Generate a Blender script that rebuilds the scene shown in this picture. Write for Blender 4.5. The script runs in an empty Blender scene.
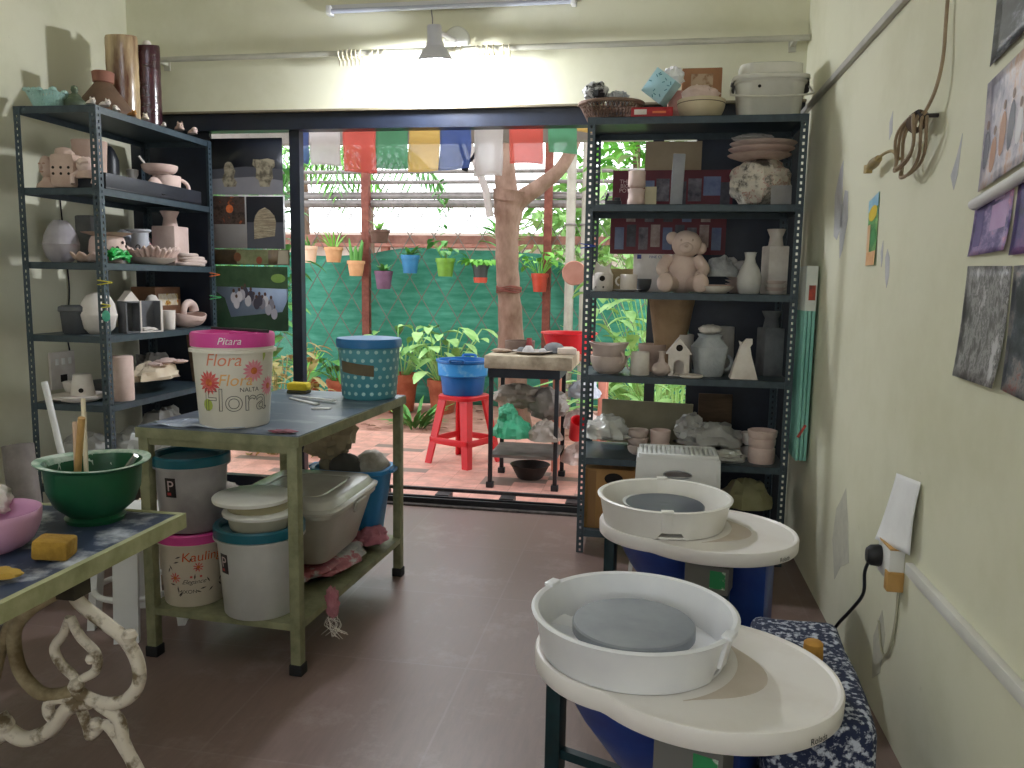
import bpy, bmesh, math, random
from mathutils import Vector, Matrix, noise
from math import pi, sin, cos, radians, atan2, sqrt
random.seed(7)
C = bpy.context.scene.collection

# ------------------------------------------------------------------ materials
def lin(h):
    h = h.lstrip('#')
    def f(v):
        v /= 255
        return v/12.92 if v <= .04045 else ((v+.055)/1.055)**2.4
    return tuple(f(int(h[i:i+2], 16)) for i in (0, 2, 4)) + (1,)

def mat(name, a, b=None, rough=.6, scale=7, lo=.35, hi=.65, bump=0, bscale=40, metal=0, trans=0, alpha=1, spec=.4, detail=5, stretch=None, emit=0):
    m = bpy.data.materials.new(name); m.use_nodes = True
    nt = m.node_tree; N = nt.nodes; L = nt.links
    p = N['Principled BSDF']
    p.inputs['Roughness'].default_value = rough
    p.inputs['Metallic'].default_value = metal
    p.inputs['Specular IOR Level'].default_value = spec
    p.inputs['Transmission Weight'].default_value = trans
    p.inputs['Alpha'].default_value = alpha
    p.inputs['Base Color'].default_value = lin(a)
    if emit:
        p.inputs['Emission Color'].default_value = lin(a)
        p.inputs['Emission Strength'].default_value = emit
    tc = N.new('ShaderNodeTexCoord')
    src = tc.outputs['Object']
    if stretch:
        mp = N.new('ShaderNodeMapping'); mp.inputs['Scale'].default_value = stretch
        L.new(src, mp.inputs['Vector']); src = mp.outputs['Vector']
    if b:
        n = N.new('ShaderNodeTexNoise'); n.inputs['Scale'].default_value = scale; n.inputs['Detail'].default_value = detail
        n.inputs['Roughness'].default_value = .6
        r = N.new('ShaderNodeValToRGB')
        r.color_ramp.elements[0].position = lo; r.color_ramp.elements[0].color = lin(a)
        r.color_ramp.elements[1].position = hi; r.color_ramp.elements[1].color = lin(b)
        L.new(src, n.inputs['Vector']); L.new(n.outputs['Fac'], r.inputs['Fac']); L.new(r.outputs['Color'], p.inputs['Base Color'])
    if bump:
        n2 = N.new('ShaderNodeTexNoise'); n2.inputs['Scale'].default_value = bscale; n2.inputs['Detail'].default_value = 4
        bp = N.new('ShaderNodeBump'); bp.inputs['Strength'].default_value = bump; bp.inputs['Distance'].default_value = .01
        L.new(src, n2.inputs['Vector']); L.new(n2.outputs['Fac'], bp.inputs['Height']); L.new(bp.outputs['Normal'], p.inputs['Normal'])
    return m

def ramp_mat(name, stops, scale=5, rough=.5, kind='noise', stretch=None):
    """printed picture: several ink colours in blotches"""
    m = bpy.data.materials.new(name); m.use_nodes = True
    nt = m.node_tree; N = nt.nodes; L = nt.links; p = N['Principled BSDF']; p.inputs['Roughness'].default_value = rough
    tc = N.new('ShaderNodeTexCoord'); mp = N.new('ShaderNodeMapping'); mp.inputs['Scale'].default_value = stretch or (1, 1, 1)
    L.new(tc.outputs['Object'], mp.inputs['Vector'])
    if kind == 'voronoi':
        n = N.new('ShaderNodeTexVoronoi'); n.inputs['Scale'].default_value = scale; out = n.outputs['Color']
    else:
        n = N.new('ShaderNodeTexNoise'); n.inputs['Scale'].default_value = scale; n.inputs['Detail'].default_value = 8; n.inputs['Roughness'].default_value = .7; out = n.outputs['Fac']
    r = N.new('ShaderNodeValToRGB'); r.color_ramp.interpolation = 'LINEAR'
    e = r.color_ramp.elements
    while len(e) < len(stops): e.new(.5)
    for i, (pos, col) in enumerate(stops):
        e[i].position = .5+(pos-.5)*(.62 if kind == 'noise' else 1); e[i].color = lin(col)
    L.new(mp.outputs['Vector'], n.inputs['Vector']); L.new(out, r.inputs['Fac']); L.new(r.outputs['Color'], p.inputs['Base Color'])
    return m

# ------------------------------------------------------------------ mesh builder
class M:
    def __init__(s): s.v = []; s.f = []; s.mi = []; s.m = 0; s.T = Matrix()
    def add(s, vs, fs):
        b = len(s.v); s.v += [s.T @ Vector(v) for v in vs]
        for f in fs: s.f.append(tuple(b+i for i in f)); s.mi.append(s.m)
        return s
    def box(s, c, d, rot=None, ch=0):
        x, y, z = d[0]/2, d[1]/2, d[2]/2
        if ch:
            ch = min(ch, .49*min(d)); bm = bmesh.new(); bmesh.ops.create_cube(bm, size=1)
            for v in bm.verts: v.co = Vector((v.co.x*d[0], v.co.y*d[1], v.co.z*d[2]))
            bmesh.ops.bevel(bm, geom=bm.edges[:], offset=ch, segments=2, affect='EDGES', profile=.5)
            bm.verts.index_update(); vs = [v.co.copy() for v in bm.verts]; fs = [[v.index for v in f.verts] for f in bm.faces]; bm.free()
        else:
            vs = [Vector((a*x, b*y, e*z)) for a in (-1, 1) for b in (-1, 1) for e in (-1, 1)]
            fs = [(0, 1, 3, 2), (4, 6, 7, 5), (0, 4, 5, 1), (2, 3, 7, 6), (0, 2, 6, 4), (1, 5, 7, 3)]
        R = Matrix.Translation(c)
        if rot is not None: R = R @ (rot if isinstance(rot, Matrix) else Matrix.Rotation(rot, 4, 'Z'))
        return s.add([R @ v for v in vs], fs)
    def b2(s, lo, hi, ch=0):
        return s.box([(lo[i]+hi[i])/2 for i in range(3)], [abs(hi[i]-lo[i]) for i in range(3)], None, ch)
    def lathe(s, prof, c=(0, 0, 0), seg=32, fn=None, sx=1, sy=1):
        vs = []; fs = []; rings = []
        for (r, z) in prof:
            if r < 1e-6: vs.append((c[0], c[1], c[2]+z)); rings.append([len(vs)-1])
            else:
                ring = []
                for k in range(seg):
                    a = 2*pi*k/seg; rr, zz = (r, z) if fn is None else fn(a, r, z)
                    vs.append((c[0]+rr*cos(a)*sx, c[1]+rr*sin(a)*sy, c[2]+zz)); ring.append(len(vs)-1)
                rings.append(ring)
        for A, B in zip(rings, rings[1:]):
            for k in range(seg):
                k2 = (k+1) % seg
                if len(A) == 1 and len(B) == 1: continue
                if len(A) == 1: fs.append((A[0], B[k2], B[k]))
                elif len(B) == 1: fs.append((A[k], A[k2], B[0]))
                else: fs.append((A[k], A[k2], B[k2], B[k]))
        return s.add(vs, fs)
    def tube(s, pts, r, seg=8, closed=False, cap=True):
        P = [Vector(p) for p in pts]; n = len(P); vs = []; fs = []
        up = None
        for i, p in enumerate(P):
            if closed: t = P[(i+1) % n]-P[i-1]
            else: t = P[min(i+1, n-1)]-P[max(i-1, 0)]
            if t.length < 1e-9: t = Vector((0, 0, 1))
            t.normalize()
            if up is None: up = t.orthogonal().normalized()
            else:
                up = up - t*up.dot(t)
                up = up.normalized() if up.length > 1e-6 else t.orthogonal().normalized()
            w = t.cross(up); rr = r[i] if isinstance(r, (list, tuple)) else r
            for k in range(seg):
                a = 2*pi*k/seg; vs.append(p+up*(rr*cos(a))+w*(rr*sin(a)))
        for i in range(n if closed else n-1):
            j = (i+1) % n
            for k in range(seg):
                k2 = (k+1) % seg; fs.append((i*seg+k, i*seg+k2, j*seg+k2, j*seg+k))
        if cap and not closed:
            fs.append(tuple(reversed(range(seg)))); fs.append(tuple((n-1)*seg+k for k in range(seg)))
        return s.add(vs, fs)
    def prism(s, poly, z0, z1, axis='z'):
        n = len(poly)
        def P(x, y, z): return {'z': (x, y, z), 'y': (x, z, y), 'x': (z, x, y)}[axis]
        vs = [P(x, y, z0) for x, y in poly]+[P(x, y, z1) for x, y in poly]
        fs = [tuple(reversed(range(n))), tuple(range(n, 2*n))]+[(i, (i+1) % n, n+(i+1) % n, n+i) for i in range(n)]
        return s.add(vs, fs)
    def blob(s, c, r, amp=.15, fr=2.5, seed=0, seg=24, rings=14, rot=0, flat=None, crease=0):
        vs = []; fs = []; o = Vector((seed*3.1, seed*1.7, seed*2.3)); R = Matrix.Rotation(rot, 3, 'Z')
        for i in range(rings+1):
            ph = pi*i/rings
            for k in range(seg):
                a = 2*pi*k/seg; d = Vector((sin(ph)*cos(a), sin(ph)*sin(a), cos(ph)))
                q = 1+amp*noise.noise(d*fr+o)+amp*.5*noise.noise(d*fr*2.3+o)
                if crease: q -= crease*(1-abs(noise.noise(d*fr*1.6+o*2))*2.2)**4 if abs(noise.noise(d*fr*1.6+o*2)) < .45 else 0
                p = R @ Vector((d.x*r[0]*q, d.y*r[1]*q, d.z*r[2]*q))
                if flat is not None: p.z = max(p.z, flat)
                vs.append(p+Vector(c))
        for i in range(rings):
            for k in range(seg):
                k2 = (k+1) % seg; fs.append((i*seg+k, (i+1)*seg+k, (i+1)*seg+k2, i*seg+k2))
        return s.add(vs, fs)
    def sheet(s, fn, nu, nv):
        vs = [fn(i/nu, j/nv) for i in range(nu+1) for j in range(nv+1)]
        fs = [(i*(nv+1)+j, (i+1)*(nv+1)+j, (i+1)*(nv+1)+j+1, i*(nv+1)+j+1) for i in range(nu) for j in range(nv)]
        return s.add(vs, fs)
    def poly(s, pts): return s.add(pts, [tuple(range(len(pts)))])
    def leaf(s, p, d, ln, w, droop=.4, nseg=4, fold=.15):
        p = Vector(p); d = Vector(d).normalized(); side = d.cross(Vector((0, 0, 1)))
        side = side.normalized() if side.length > 1e-4 else Vector((1, 0, 0))
        vs = []; fs = []; q = p.copy()
        for i in range(nseg+1):
            t = i/nseg; ww = w*max(.04, sin(pi*min(1, t*.93+.05))**.8)/2
            up = Vector((0, 0, fold*ww*2))
            vs += [q-side*ww+up, q.copy(), q+side*ww+up]
            d = (d+Vector((0, 0, -droop/nseg))).normalized(); q = q+d*(ln/nseg)
        for i in range(nseg):
            b = 3*i; fs += [(b, b+1, b+4, b+3), (b+1, b+2, b+5, b+4)]
        return s.add(vs, fs)

def obj(name, m, mats, parent=None, loc=None, rot=None, sharp=40, solid=0, smooth=True, sub=0):
    me = bpy.data.meshes.new(name); me.from_pydata(m.v, [], m.f)
    mats = mats if isinstance(mats, (list, tuple)) else [mats]
    for q in mats: me.materials.append(q)
    if len(mats) > 1: me.polygons.foreach_set('material_index', m.mi)
    bm = bmesh.new(); bm.from_mesh(me); bmesh.ops.recalc_face_normals(bm, faces=bm.faces[:]); bm.to_mesh(me); bm.free()
    if smooth:
        me.shade_smooth(); me.set_sharp_from_angle(angle=radians(sharp))
    o = bpy.data.objects.new(name, me); C.objects.link(o)
    if parent: o.parent = parent
    if loc is not None: o.location = loc
    if rot is not None: o.rotation_euler = rot if isinstance(rot, (tuple, list)) else (0, 0, rot)
    if solid:
        md = o.modifiers.new('Solidify', 'SOLIDIFY'); md.thickness = solid; md.offset = 0
    if sub:
        md = o.modifiers.new('Subdivision', 'SUBSURF'); md.levels = sub; md.render_levels = sub
    return o

def tag(o, label, cat, group=None, kind=None):
    o['label'] = label; o['category'] = cat
    if group: o['group'] = group
    if kind: o['kind'] = kind
    return o

def thing(name, label, cat, loc=(0, 0, 0), rot=0, group=None):
    o = bpy.data.objects.new(name, None); C.objects.link(o); o.empty_display_size = .05
    o.location = loc; o.rotation_euler = rot if isinstance(rot, (tuple, list)) else (0, 0, rot)
    return tag(o, label, cat, group)

def one(name, label, cat, m, mats, loc=(0, 0, 0), rot=0, group=None, **k):
    return tag(obj(name, m, mats, None, loc, rot, **k), label, cat, group)

def struct(name, m, mats, parent=None, **k):
    o = obj(name, m, mats, parent, **k)
    if not parent: o['kind'] = 'structure'
    return o

def dup(root, loc, label, rot=None, group=None):
    r = root.copy(); C.objects.link(r); r.location = loc; r['label'] = label
    if rot is not None: r.rotation_euler = (0, 0, rot)
    if group: r['group'] = group
    for ch in list(root.children):
        c = ch.copy(); C.objects.link(c); c.parent = r
        for g in list(ch.children):
            d = g.copy(); C.objects.link(d); d.parent = c
    return r

def lettering(s, size, material, parent, fn, name='lettering', outline=0, shear=0):
    cu = bpy.data.curves.new('letters', 'FONT'); cu.body = s; cu.size = size; cu.align_x = 'CENTER'; cu.shear = shear
    if outline:
        cu.fill_mode = 'NONE'; cu.bevel_depth = outline; cu.bevel_resolution = 0
    t = bpy.data.objects.new('letters', cu); C.objects.link(t)
    bpy.context.view_layer.update()
    me = bpy.data.meshes.new_from_object(t.evaluated_get(bpy.context.evaluated_depsgraph_get()))
    bpy.data.objects.remove(t); bpy.data.curves.remove(cu)
    for v in me.vertices: v.co = Vector(fn(v.co.x, v.co.y, v.co.z))
    me.materials.clear(); me.materials.append(material); me.name = name
    o = bpy.data.objects.new(name, me); C.objects.link(o); o.parent = parent
    return o

def wrap(rz, z0, th0, eps=.0012):
    return lambda x, y, z=0: ((rz(z0+y)+eps+abs(z))*cos(th0+x/rz(z0+y)), (rz(z0+y)+eps+abs(z))*sin(th0+x/rz(z0+y)), z0+y)

def bez(pts, n=8):
    """Catmull-Rom through the points"""
    P = [Vector(p) for p in pts]; P = [2*P[0]-P[1]]+P+[2*P[-1]-P[-2]]; out = []
    for i in range(1, len(P)-2):
        a, b, c, d = P[i-1:i+3]
        for k in range(n):
            t = k/n
            out.append(.5*((2*b)+(c-a)*t+(2*a-5*b+4*c-d)*t*t+(3*b-a-3*c+d)*t**3))
    out.append(P[-2].copy())
    return out

# ------------------------------------------------------------------ palette
bisque = mat('bisque_clay', '#d3c2b8', '#c2aea3', .85, 9, bump=.15)
pinkclay = mat('pink_bisque', '#dfc8be', '#cfb4a9', .85, 10, bump=.12)
tanclay = mat('tan_bisque', '#c8b0a2', '#b79c8d', .85, 8, bump=.2)
cream = mat('cream_clay', '#e6ded5', '#d3c8bc', .8, 10, bump=.1)
grey = mat('grey_greenware', '#b5b1ae', '#a19c99', .85, 8, bump=.12)
dkgrey = mat('dark_grey_clay', '#77787a', '#5e5f61', .85, 8, bump=.25)
white = mat('white_slip_clay', '#e4ddd5', '#d2c8be', .75, 8, bump=.08)
slotm = mat('slate_steel_paint', '#3b4a52', '#2f3c44', .42, 20, spec=.5)
blackm = mat('black_paint', '#14161b', '#1b1e25', .4, 12)
holem = mat('hole_dark', '#231d1a', None, .9)
# ------------------------------------------------------------------ the room
XL, XR, YB, YF, ZC = -3.27, .78, 4.70, -1.7, 3.2

def wall_paint(name, a, b):
    m = bpy.data.materials.new(name); m.use_nodes = True
    nt = m.node_tree; N = nt.nodes; L = nt.links; p = N['Principled BSDF']; p.inputs['Roughness'].default_value = .62; p.inputs['Specular IOR Level'].default_value = .25
    tc = N.new('ShaderNodeTexCoord')
    n = N.new('ShaderNodeTexNoise'); n.inputs['Scale'].default_value = 1.3; n.inputs['Detail'].default_value = 7; n.inputs['Roughness'].default_value = .65
    r = N.new('ShaderNodeValToRGB'); r.color_ramp.elements[0].position = .38; r.color_ramp.elements[0].color = lin(b); r.color_ramp.elements[1].position = .55; r.color_ramp.elements[1].color = lin(a)
    # small scuffs and stains of their own shape
    n2 = N.new('ShaderNodeTexNoise'); n2.inputs['Scale'].default_value = 5.5; n2.inputs['Detail'].default_value = 9; n2.inputs['Roughness'].default_value = .72
    r2 = N.new('ShaderNodeValToRGB'); r2.color_ramp.elements[0].position = .66; r2.color_ramp.elements[0].color = (0, 0, 0, 1); r2.color_ramp.elements[1].position = .74; r2.color_ramp.elements[1].color = (.55, .55, .55, 1)
    mx = N.new('ShaderNodeMix'); mx.data_type = 'RGBA'; mx.inputs['B'].default_value = lin('#a9a48d')
    for t in (n, n2): L.new(tc.outputs['Object'], t.inputs['Vector'])
    L.new(n.outputs['Fac'], r.inputs['Fac']); L.new(n2.outputs['Fac'], r2.inputs['Fac'])
    L.new(r2.outputs['Color'], mx.inputs['Factor']); L.new(r.outputs['Color'], mx.inputs['A']); L.new(mx.outputs['Result'], p.inputs['Base Color'])
    bp = N.new('ShaderNodeBump'); bp.inputs['Strength'].default_value = .12; bp.inputs['Distance'].default_value = .01
    L.new(n2.outputs['Fac'], bp.inputs['Height']); L.new(bp.outputs['Normal'], p.inputs['Normal'])
    return m
wallm = wall_paint('pale_yellow_green_wall_paint', '#dcdac2', '#d3d1b6')
ceilm = mat('ceiling_paint', '#dcdcc8', '#d2d2be', .7, 2)

def tile_floor(name, cols, size, grout, off=(0, 0), rough=.35, dark=None, grain=(1, 1, 1), gw=.004, bumpy=.05, stains=None):
    m = bpy.data.materials.new(name); m.use_nodes = True
    nt = m.node_tree; N = nt.nodes; L = nt.links; p = N['Principled BSDF']
    tc = N.new('ShaderNodeTexCoord'); mp = N.new('ShaderNodeMapping'); mp.inputs['Location'].default_value = (off[0], off[1], 0)
    L.new(tc.outputs['Object'], mp.inputs['Vector'])
    br = N.new('ShaderNodeTexBrick'); br.offset = 0 if dark is None else .5; br.squash = 1
    for k, v in (('Scale', 1), ('Mortar Size', gw), ('Mortar Smooth', .1), ('Brick Width', size[0]), ('Row Height', size[1]), ('Bias', 0)): br.inputs[k].default_value = v
    br.inputs['Color1'].default_value = lin(cols[0]); br.inputs['Color2'].default_value = lin(cols[1]); br.inputs['Mortar'].default_value = lin(grout)
    L.new(mp.outputs['Vector'], br.inputs['Vector'])
    col = br.outputs['Color']
    g = N.new('ShaderNodeMapping'); g.inputs['Scale'].default_value = grain; L.new(tc.outputs['Object'], g.inputs['Vector'])
    n = N.new('ShaderNodeTexNoise'); n.inputs['Scale'].default_value = 9; n.inputs['Detail'].default_value = 8; n.inputs['Roughness'].default_value = .65
    L.new(g.outputs['Vector'], n.inputs['Vector'])
    r = N.new('ShaderNodeValToRGB'); r.color_ramp.elements[0].position = .3; r.color_ramp.elements[0].color = (.62, .62, .62, 1); r.color_ramp.elements[1].position = .7; r.color_ramp.elements[1].color = (1.25, 1.25, 1.25, 1)
    L.new(n.outputs['Fac'], r.inputs['Fac'])
    mx = N.new('ShaderNodeMix'); mx.data_type = 'RGBA'; mx.blend_type = 'MULTIPLY'; mx.inputs['Factor'].default_value = .8 if dark else .4
    L.new(col, mx.inputs['A']); L.new(r.outputs['Color'], mx.inputs['B']); col = mx.outputs['Result']
    if stains:
        n3 = N.new('ShaderNodeTexNoise'); n3.inputs['Scale'].default_value = 3.2; n3.inputs['Detail'].default_value = 10; n3.inputs['Roughness'].default_value = .75
        L.new(tc.outputs['Object'], n3.inputs['Vector'])
        r3 = N.new('ShaderNodeValToRGB'); r3.color_ramp.elements[0].position = .53; r3.color_ramp.elements[0].color = (0, 0, 0, 1); r3.color_ramp.elements[1].position = .8; r3.color_ramp.elements[1].color = (.75, .75, .75, 1)
        L.new(n3.outputs['Fac'], r3.inputs['Fac'])
        m3 = N.new('ShaderNodeMix'); m3.data_type = 'RGBA'; m3.inputs['B'].default_value = lin(stains)
        L.new(r3.outputs['Color'], m3.inputs['Factor']); L.new(col, m3.inputs['A']); col = m3.outputs['Result']
    if dark:
        vo = N.new('ShaderNodeTexWhiteNoise'); vo.noise_dimensions = '3D'
        sn = N.new('ShaderNodeVectorMath'); sn.operation = 'SNAP'; sn.inputs[1].default_value = (size[0], size[1], 10)
        L.new(mp.outputs['Vector'], sn.inputs[0]); L.new(sn.outputs['Vector'], vo.inputs['Vector'])
        th = N.new('ShaderNodeMath'); th.operation = 'GREATER_THAN'; th.inputs[1].default_value = .9; L.new(vo.outputs['Value'], th.inputs[0])
        m4 = N.new('ShaderNodeMix'); m4.data_type = 'RGBA'; m4.inputs['B'].default_value = lin(dark)
        L.new(th.outputs['Value'], m4.inputs['Factor']); L.new(col, m4.inputs['A']); col = m4.outputs['Result']
        br.offset = 0
    p.inputs['Specular IOR Level'].default_value = .6
    L.new(col, p.inputs['Base Color'])
    rr = N.new('ShaderNodeMapRange'); rr.inputs['To Min'].default_value = rough-.1; rr.inputs['To Max'].default_value = rough+.2
    L.new(n.outputs['Fac'], rr.inputs['Value']); L.new(rr.outputs['Result'], p.inputs['Roughness'])
    bp = N.new('ShaderNodeBump'); bp.inputs['Strength'].default_value = bumpy; bp.inputs['Distance'].default_value = .01
    L.new(n.outputs['Fac'], bp.inputs['Height']); L.new(bp.outputs['Normal'], p.inputs['Normal'])
    return m

floorm = tile_floor('brown_floor_tile', ('#7f6a63', '#7a655e'), (.66, .66), '#83706a', (.61, 3.92-.66*5), .3, None, (5, .8, 1), .004, .03, '#a3948e')
struct('floor', M().b2((XL-.12, YF-.12, -.1), (XR+.12, YB, 0)), floorm)
struct('ceiling', M().b2((XL-.12, YF-.12, ZC), (XR+.12, YB+.12, ZC+.1)), ceilm)
struct('wall_left', M().b2((XL-.12, YF-.12, 0), (XL, YB, ZC)), wallm)
wr = struct('wall_right', M().b2((XR, YF-.12, 0), (XR+.12, YB, ZC)), wallm)
m = M(); m.b2((XL-.12, YB, 2.385), (XR+.12, YB+.14, ZC)); m.b2((XL-.12, YB, -.1), (XL, YB+.14, 2.385)); m.b2((XR, YB, -.1), (XR+.12, YB+.14, 2.385))
struct('wall_back', m, wallm)
# wall behind the photographer, with an unseen window added to let daylight in
m = M(); y0, y1 = YF-.12, YF
m.b2((XL, y0, 0), (XR, y1, .9)); m.b2((XL, y0, 2.3), (XR, y1, ZC)); m.b2((XL, y0, .9), (-2.6, y1, 2.3)); m.b2((.2, y0, .9), (XR, y1, 2.3))
struct('wall_front', m, wallm)
wf = M()
for a, b in (((-2.6, y0, .9), (-2.54, y1, 2.3)), ((.14, y0, .9), (.2, y1, 2.3)), ((-2.6, y0, .9), (.2, y1, .96)), ((-2.6, y0, 2.24), (.2, y1, 2.3)), ((-1.23, y0, .9), (-1.17, y1, 2.3))): wf.b2(a, b)
struct('unseen_window_1', wf, mat('window_frame_paint', '#e4e2da', None, .5))

# peeled plaster, and grime with shadow painted in, on the right wall
peel = mat('bare_plaster', '#c3c3c4', '#b1b1b5', .9, 14, bump=.2)
grime_shade = mat('grime_shade_grey', '#c6c4b2', '#b5b3a3', .9, 16)  # low wall smear and the shadow over it, painted as one grey
def patch(pts, mm=peel):
    struct('peel_or_shade_patch', M().prism(pts, XR-.0012, XR+.002, 'x'), mm, wr)
patch([(3.77, 1.80), (3.70, 1.90), (3.65, 1.93), (3.63, 1.80), (3.60, 1.66), (3.68, 1.60), (3.74, 1.62)])
patch([(3.62, 1.74), (3.58, 1.80), (3.53, 1.79), (3.50, 1.68), (3.56, 1.55), (3.60, 1.52), (3.63, 1.62)])
patch([(2.36, 1.70), (2.33, 1.74), (2.30, 1.80), (2.31, 1.70), (2.33, 1.66)])
patch([(2.92, 1.50), (2.90, 1.53), (2.87, 1.50), (2.86, 1.44), (2.88, 1.40), (2.90, 1.43)])
patch([(2.98, 1.52), (2.96, 1.56), (2.95, 1.50), (2.96, 1.47)])
patch([(2.84, 1.88), (2.83, 1.93), (2.82, 1.90)]); patch([(2.99, 1.96), (2.96, 1.99), (2.95, 1.92), (2.98, 1.90)])
patch([(3.35, .50), (3.28, .56), (3.22, .62), (3.15, .50), (3.10, .36), (3.22, .30), (3.3, .22), (3.38, .36)], grime_shade)
patch([(2.72, .24), (2.65, .36), (2.60, .30), (2.62, .16), (2.70, .10)], grime_shade)

# ------------------------------------------------------------------ the sliding door
door = mat('door_black_enamel', '#1d2330', '#171b25', .35, 9)
glass = mat('window_glass', '#f4f8f6', None, .0, trans=1, spec=.5)
alu = mat('dark_track_metal', '#4a4444', '#383234', .5, 30, metal=.3)
m = M(); m.b2((XL, 4.66, 2.285), (XR, 4.76, 2.385))
d = struct('door_1', m, door)
struct('lintel_board', M().b2((XL, 4.63, 2.383), (XR, 4.72, 2.395)), mat('lintel_wood', '#8a8069', '#776d58', .6), d)
for nm, a, b in (('door_post', (-2.205, 4.69, .05), (-2.14, 4.75, 2.285)), ('door_post', (-.02, 4.69, .05), (.04, 4.75, 2.285)), ('door_post', (XL, 4.69, 0), (-3.2, 4.75, 2.285)),
                 ('solid_panel', (-3.2, 4.705, .05), (-2.74, 4.735, 2.285)), ('solid_panel', (.22, 4.705, .05), (XR, 4.735, 2.285)), ('bottom_rail', (-2.74, 4.69, .05), (-2.2, 4.75, .12))):
    struct(nm, M().b2(a, b), door, d)
struct('pane', M().b2((-2.74, 4.717, .12), (-2.205, 4.723, 2.285)), glass, d)
m = M(); m.b2((XL, 4.66, -.1), (XR, 4.84, .012))
th = struct('threshold', m, mat('threshold_stone', '#57504c', '#2c2826', .6, 18, bump=.3))
tr = M()
for yy in (4.70, 4.755): tr.b2((XL, yy, .012), (XR, yy+.018, .045))
struct('door_track', tr, mat('black_worn_track', '#15161a', '#26272c', .5, 22, lo=.55, hi=.8), th)
struct('outer_rail', M().b2((XL, 4.93, .03), (XR, 4.955, .05)), alu, th)
for k in range(9):
    struct('rail_stub', M().b2((-3.0+k*.42, 4.84, -.03), (-2.91+k*.42, 4.95, .032)), alu, th)

# ------------------------------------------------------------------ outdoors
patio = tile_floor('pink_patio_tile', ('#e3ab9c', '#d99e8e'), (.23, .115), '#c98f80', (0, 0), .5, '#8f7a70', (1, 1, 1), .003, .15, '#e5b5a6')
m = M(); m.b2((-7.5, 4.84, -.15), (2.5, 7.12, -.03))
struct('patio_floor', m, patio)
dirt = mat('garden_earth', '#c9998a', '#a9786a', .95, 6, bump=.6, bscale=25)
def dz(u, v):
    x = -9+13*u; y = 7.12+11*v
    return (x, y, -.06+.05*noise.noise(Vector((x*1.3, y*1.3, 0)))+.02*noise.noise(Vector((x*5, y*5, 3))))
tag(struct('garden_ground', M().sheet(dz, 60, 50), dirt), 'bare red earth beyond the patio tiles', 'ground', None, 'structure')
m = M()
for k in range(90):
    x = random.uniform(-4.2, .2); y = random.uniform(7.15, 8.7); r = random.uniform(.012, .04)
    m.T = Matrix.Translation((x, y, -.04)) @ Matrix.Rotation(random.uniform(0, 3), 4, 'Z')
    m.leaf((0, 0, random.uniform(0, .03)), (1, 0, .1), r*3.2, r*1.4, .3)
m.T = Matrix()
one('fallen_leaves', 'dry brown leaves scattered over the red earth', 'leaves', m, mat('dry_leaf', '#7d5238', '#5d3a28', .9))['kind'] = 'stuff'

# neighbour's wall, white and bright, with a russet roof edge
nb = thing('neighbour_shed', 'whitewashed shed wall with a russet roof edge beyond the green net', 'shed', (-3, 13, -.05))
obj('wall', M().b2((-7, 0, 0), (7, .2, 1.98)), mat('whitewash', '#f2efe9', '#e6e1d8', .8), nb)
obj('roof_edge', M().b2((-7.2, -.35, 1.98), (7.2, .6, 2.14)), mat('russet_roof', '#a8776a', '#8d5b50', .8, 12), nb)
obj('gutter', M().b2((-7.2, -.42, 2.14), (7.2, -.33, 2.2)), mat('pale_gutter', '#c9b3aa', None, .6), nb)
for k in range(3): obj('roof_post', M().b2((-4.4+k*1.5, -.3, 0), (-4.28+k*1.5, -.18, 1.98)), mat('russet_post', '#9a6a5c', None, .8), nb)

# mesh fence: posts, rails and a diamond grille
fn = thing('grille_fence', 'rusty metal fence of diamond wire with pipe rails along the garden', 'fence', (0, 8.85, -.05))
rust = mat('rusty_iron', '#8a4f42', '#6b352c', .7, 14)
railm = mat('weathered_grey_pipe', '#8d8483', '#77706f', .6, 14)
for x in (-5.7, -3.24, -1.145, 1.2): obj('fence_post', M().b2((x-.042, -.042, 0), (x+.042, .042, 3.3)), rust, fn)
for z, r in ((2.66, .022), (2.545, .022), (2.385, .03), (2.305, .045), (2.42, .016)): obj('fence_rail', M().tube([(-7, .07, z), (2.2, .07, z)], r), railm, fn)
obj('fence_rail', M().b2((-7, .03, 1.86), (2.2, .09, 1.95)), mat('russet_rail', '#9c6d62', '#84574d', .8, 10), fn)
g = M(); s = .28; hgt = .46
for k in range(-10, 45):
    for sg in (1, -1):
        x0 = -7.2+k*s; pts = []
        za, zb = .1, 2.3
        xa, xb = x0, x0+sg*(zb-za)*s/hgt
        if max(xa, xb) < -7 or min(xa, xb) > 2.2: continue
        g.tube([(xa, -.0+sg*.006, za), (xb, -.0+sg*.006, zb)], .0055, 5)
obj('diamond_wire', g, mat('dark_fence_wire', '#6d6f6a', '#7a6a62', .7, 9), fn)

# green shade net tied to the fence
net = mat('green_shade_net', '#38856f', '#5ba490', .9, 4, lo=.38, hi=.7, detail=9, stretch=(.8, 1, 4), bump=.3, bscale=14)  # paler streaks painted in for background light leaking through the net
def netf(u, v):
    x = -7+9*u
    top = 1.72+.05*sin(x*2.1)+.06*noise.noise(Vector((x*1.2, 0, 0)))
    if x > -1.2: top -= .1*(x+1.2)+.12*max(0, sin((x+1.2)*2.6))
    y = 9.02+.03*sin(x*9+noise.noise(Vector((x, v*2, 0)))*3)*(.4+v*.6)+.025*noise.noise(Vector((x*4, v*5, 2)))
    return (x, y, -.05+(top+.05)*v)
one('shade_net', 'green shade netting tied along the inside of the diamond wire fence', 'netting', M().sheet(netf, 150, 18), net, solid=.004)

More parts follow.
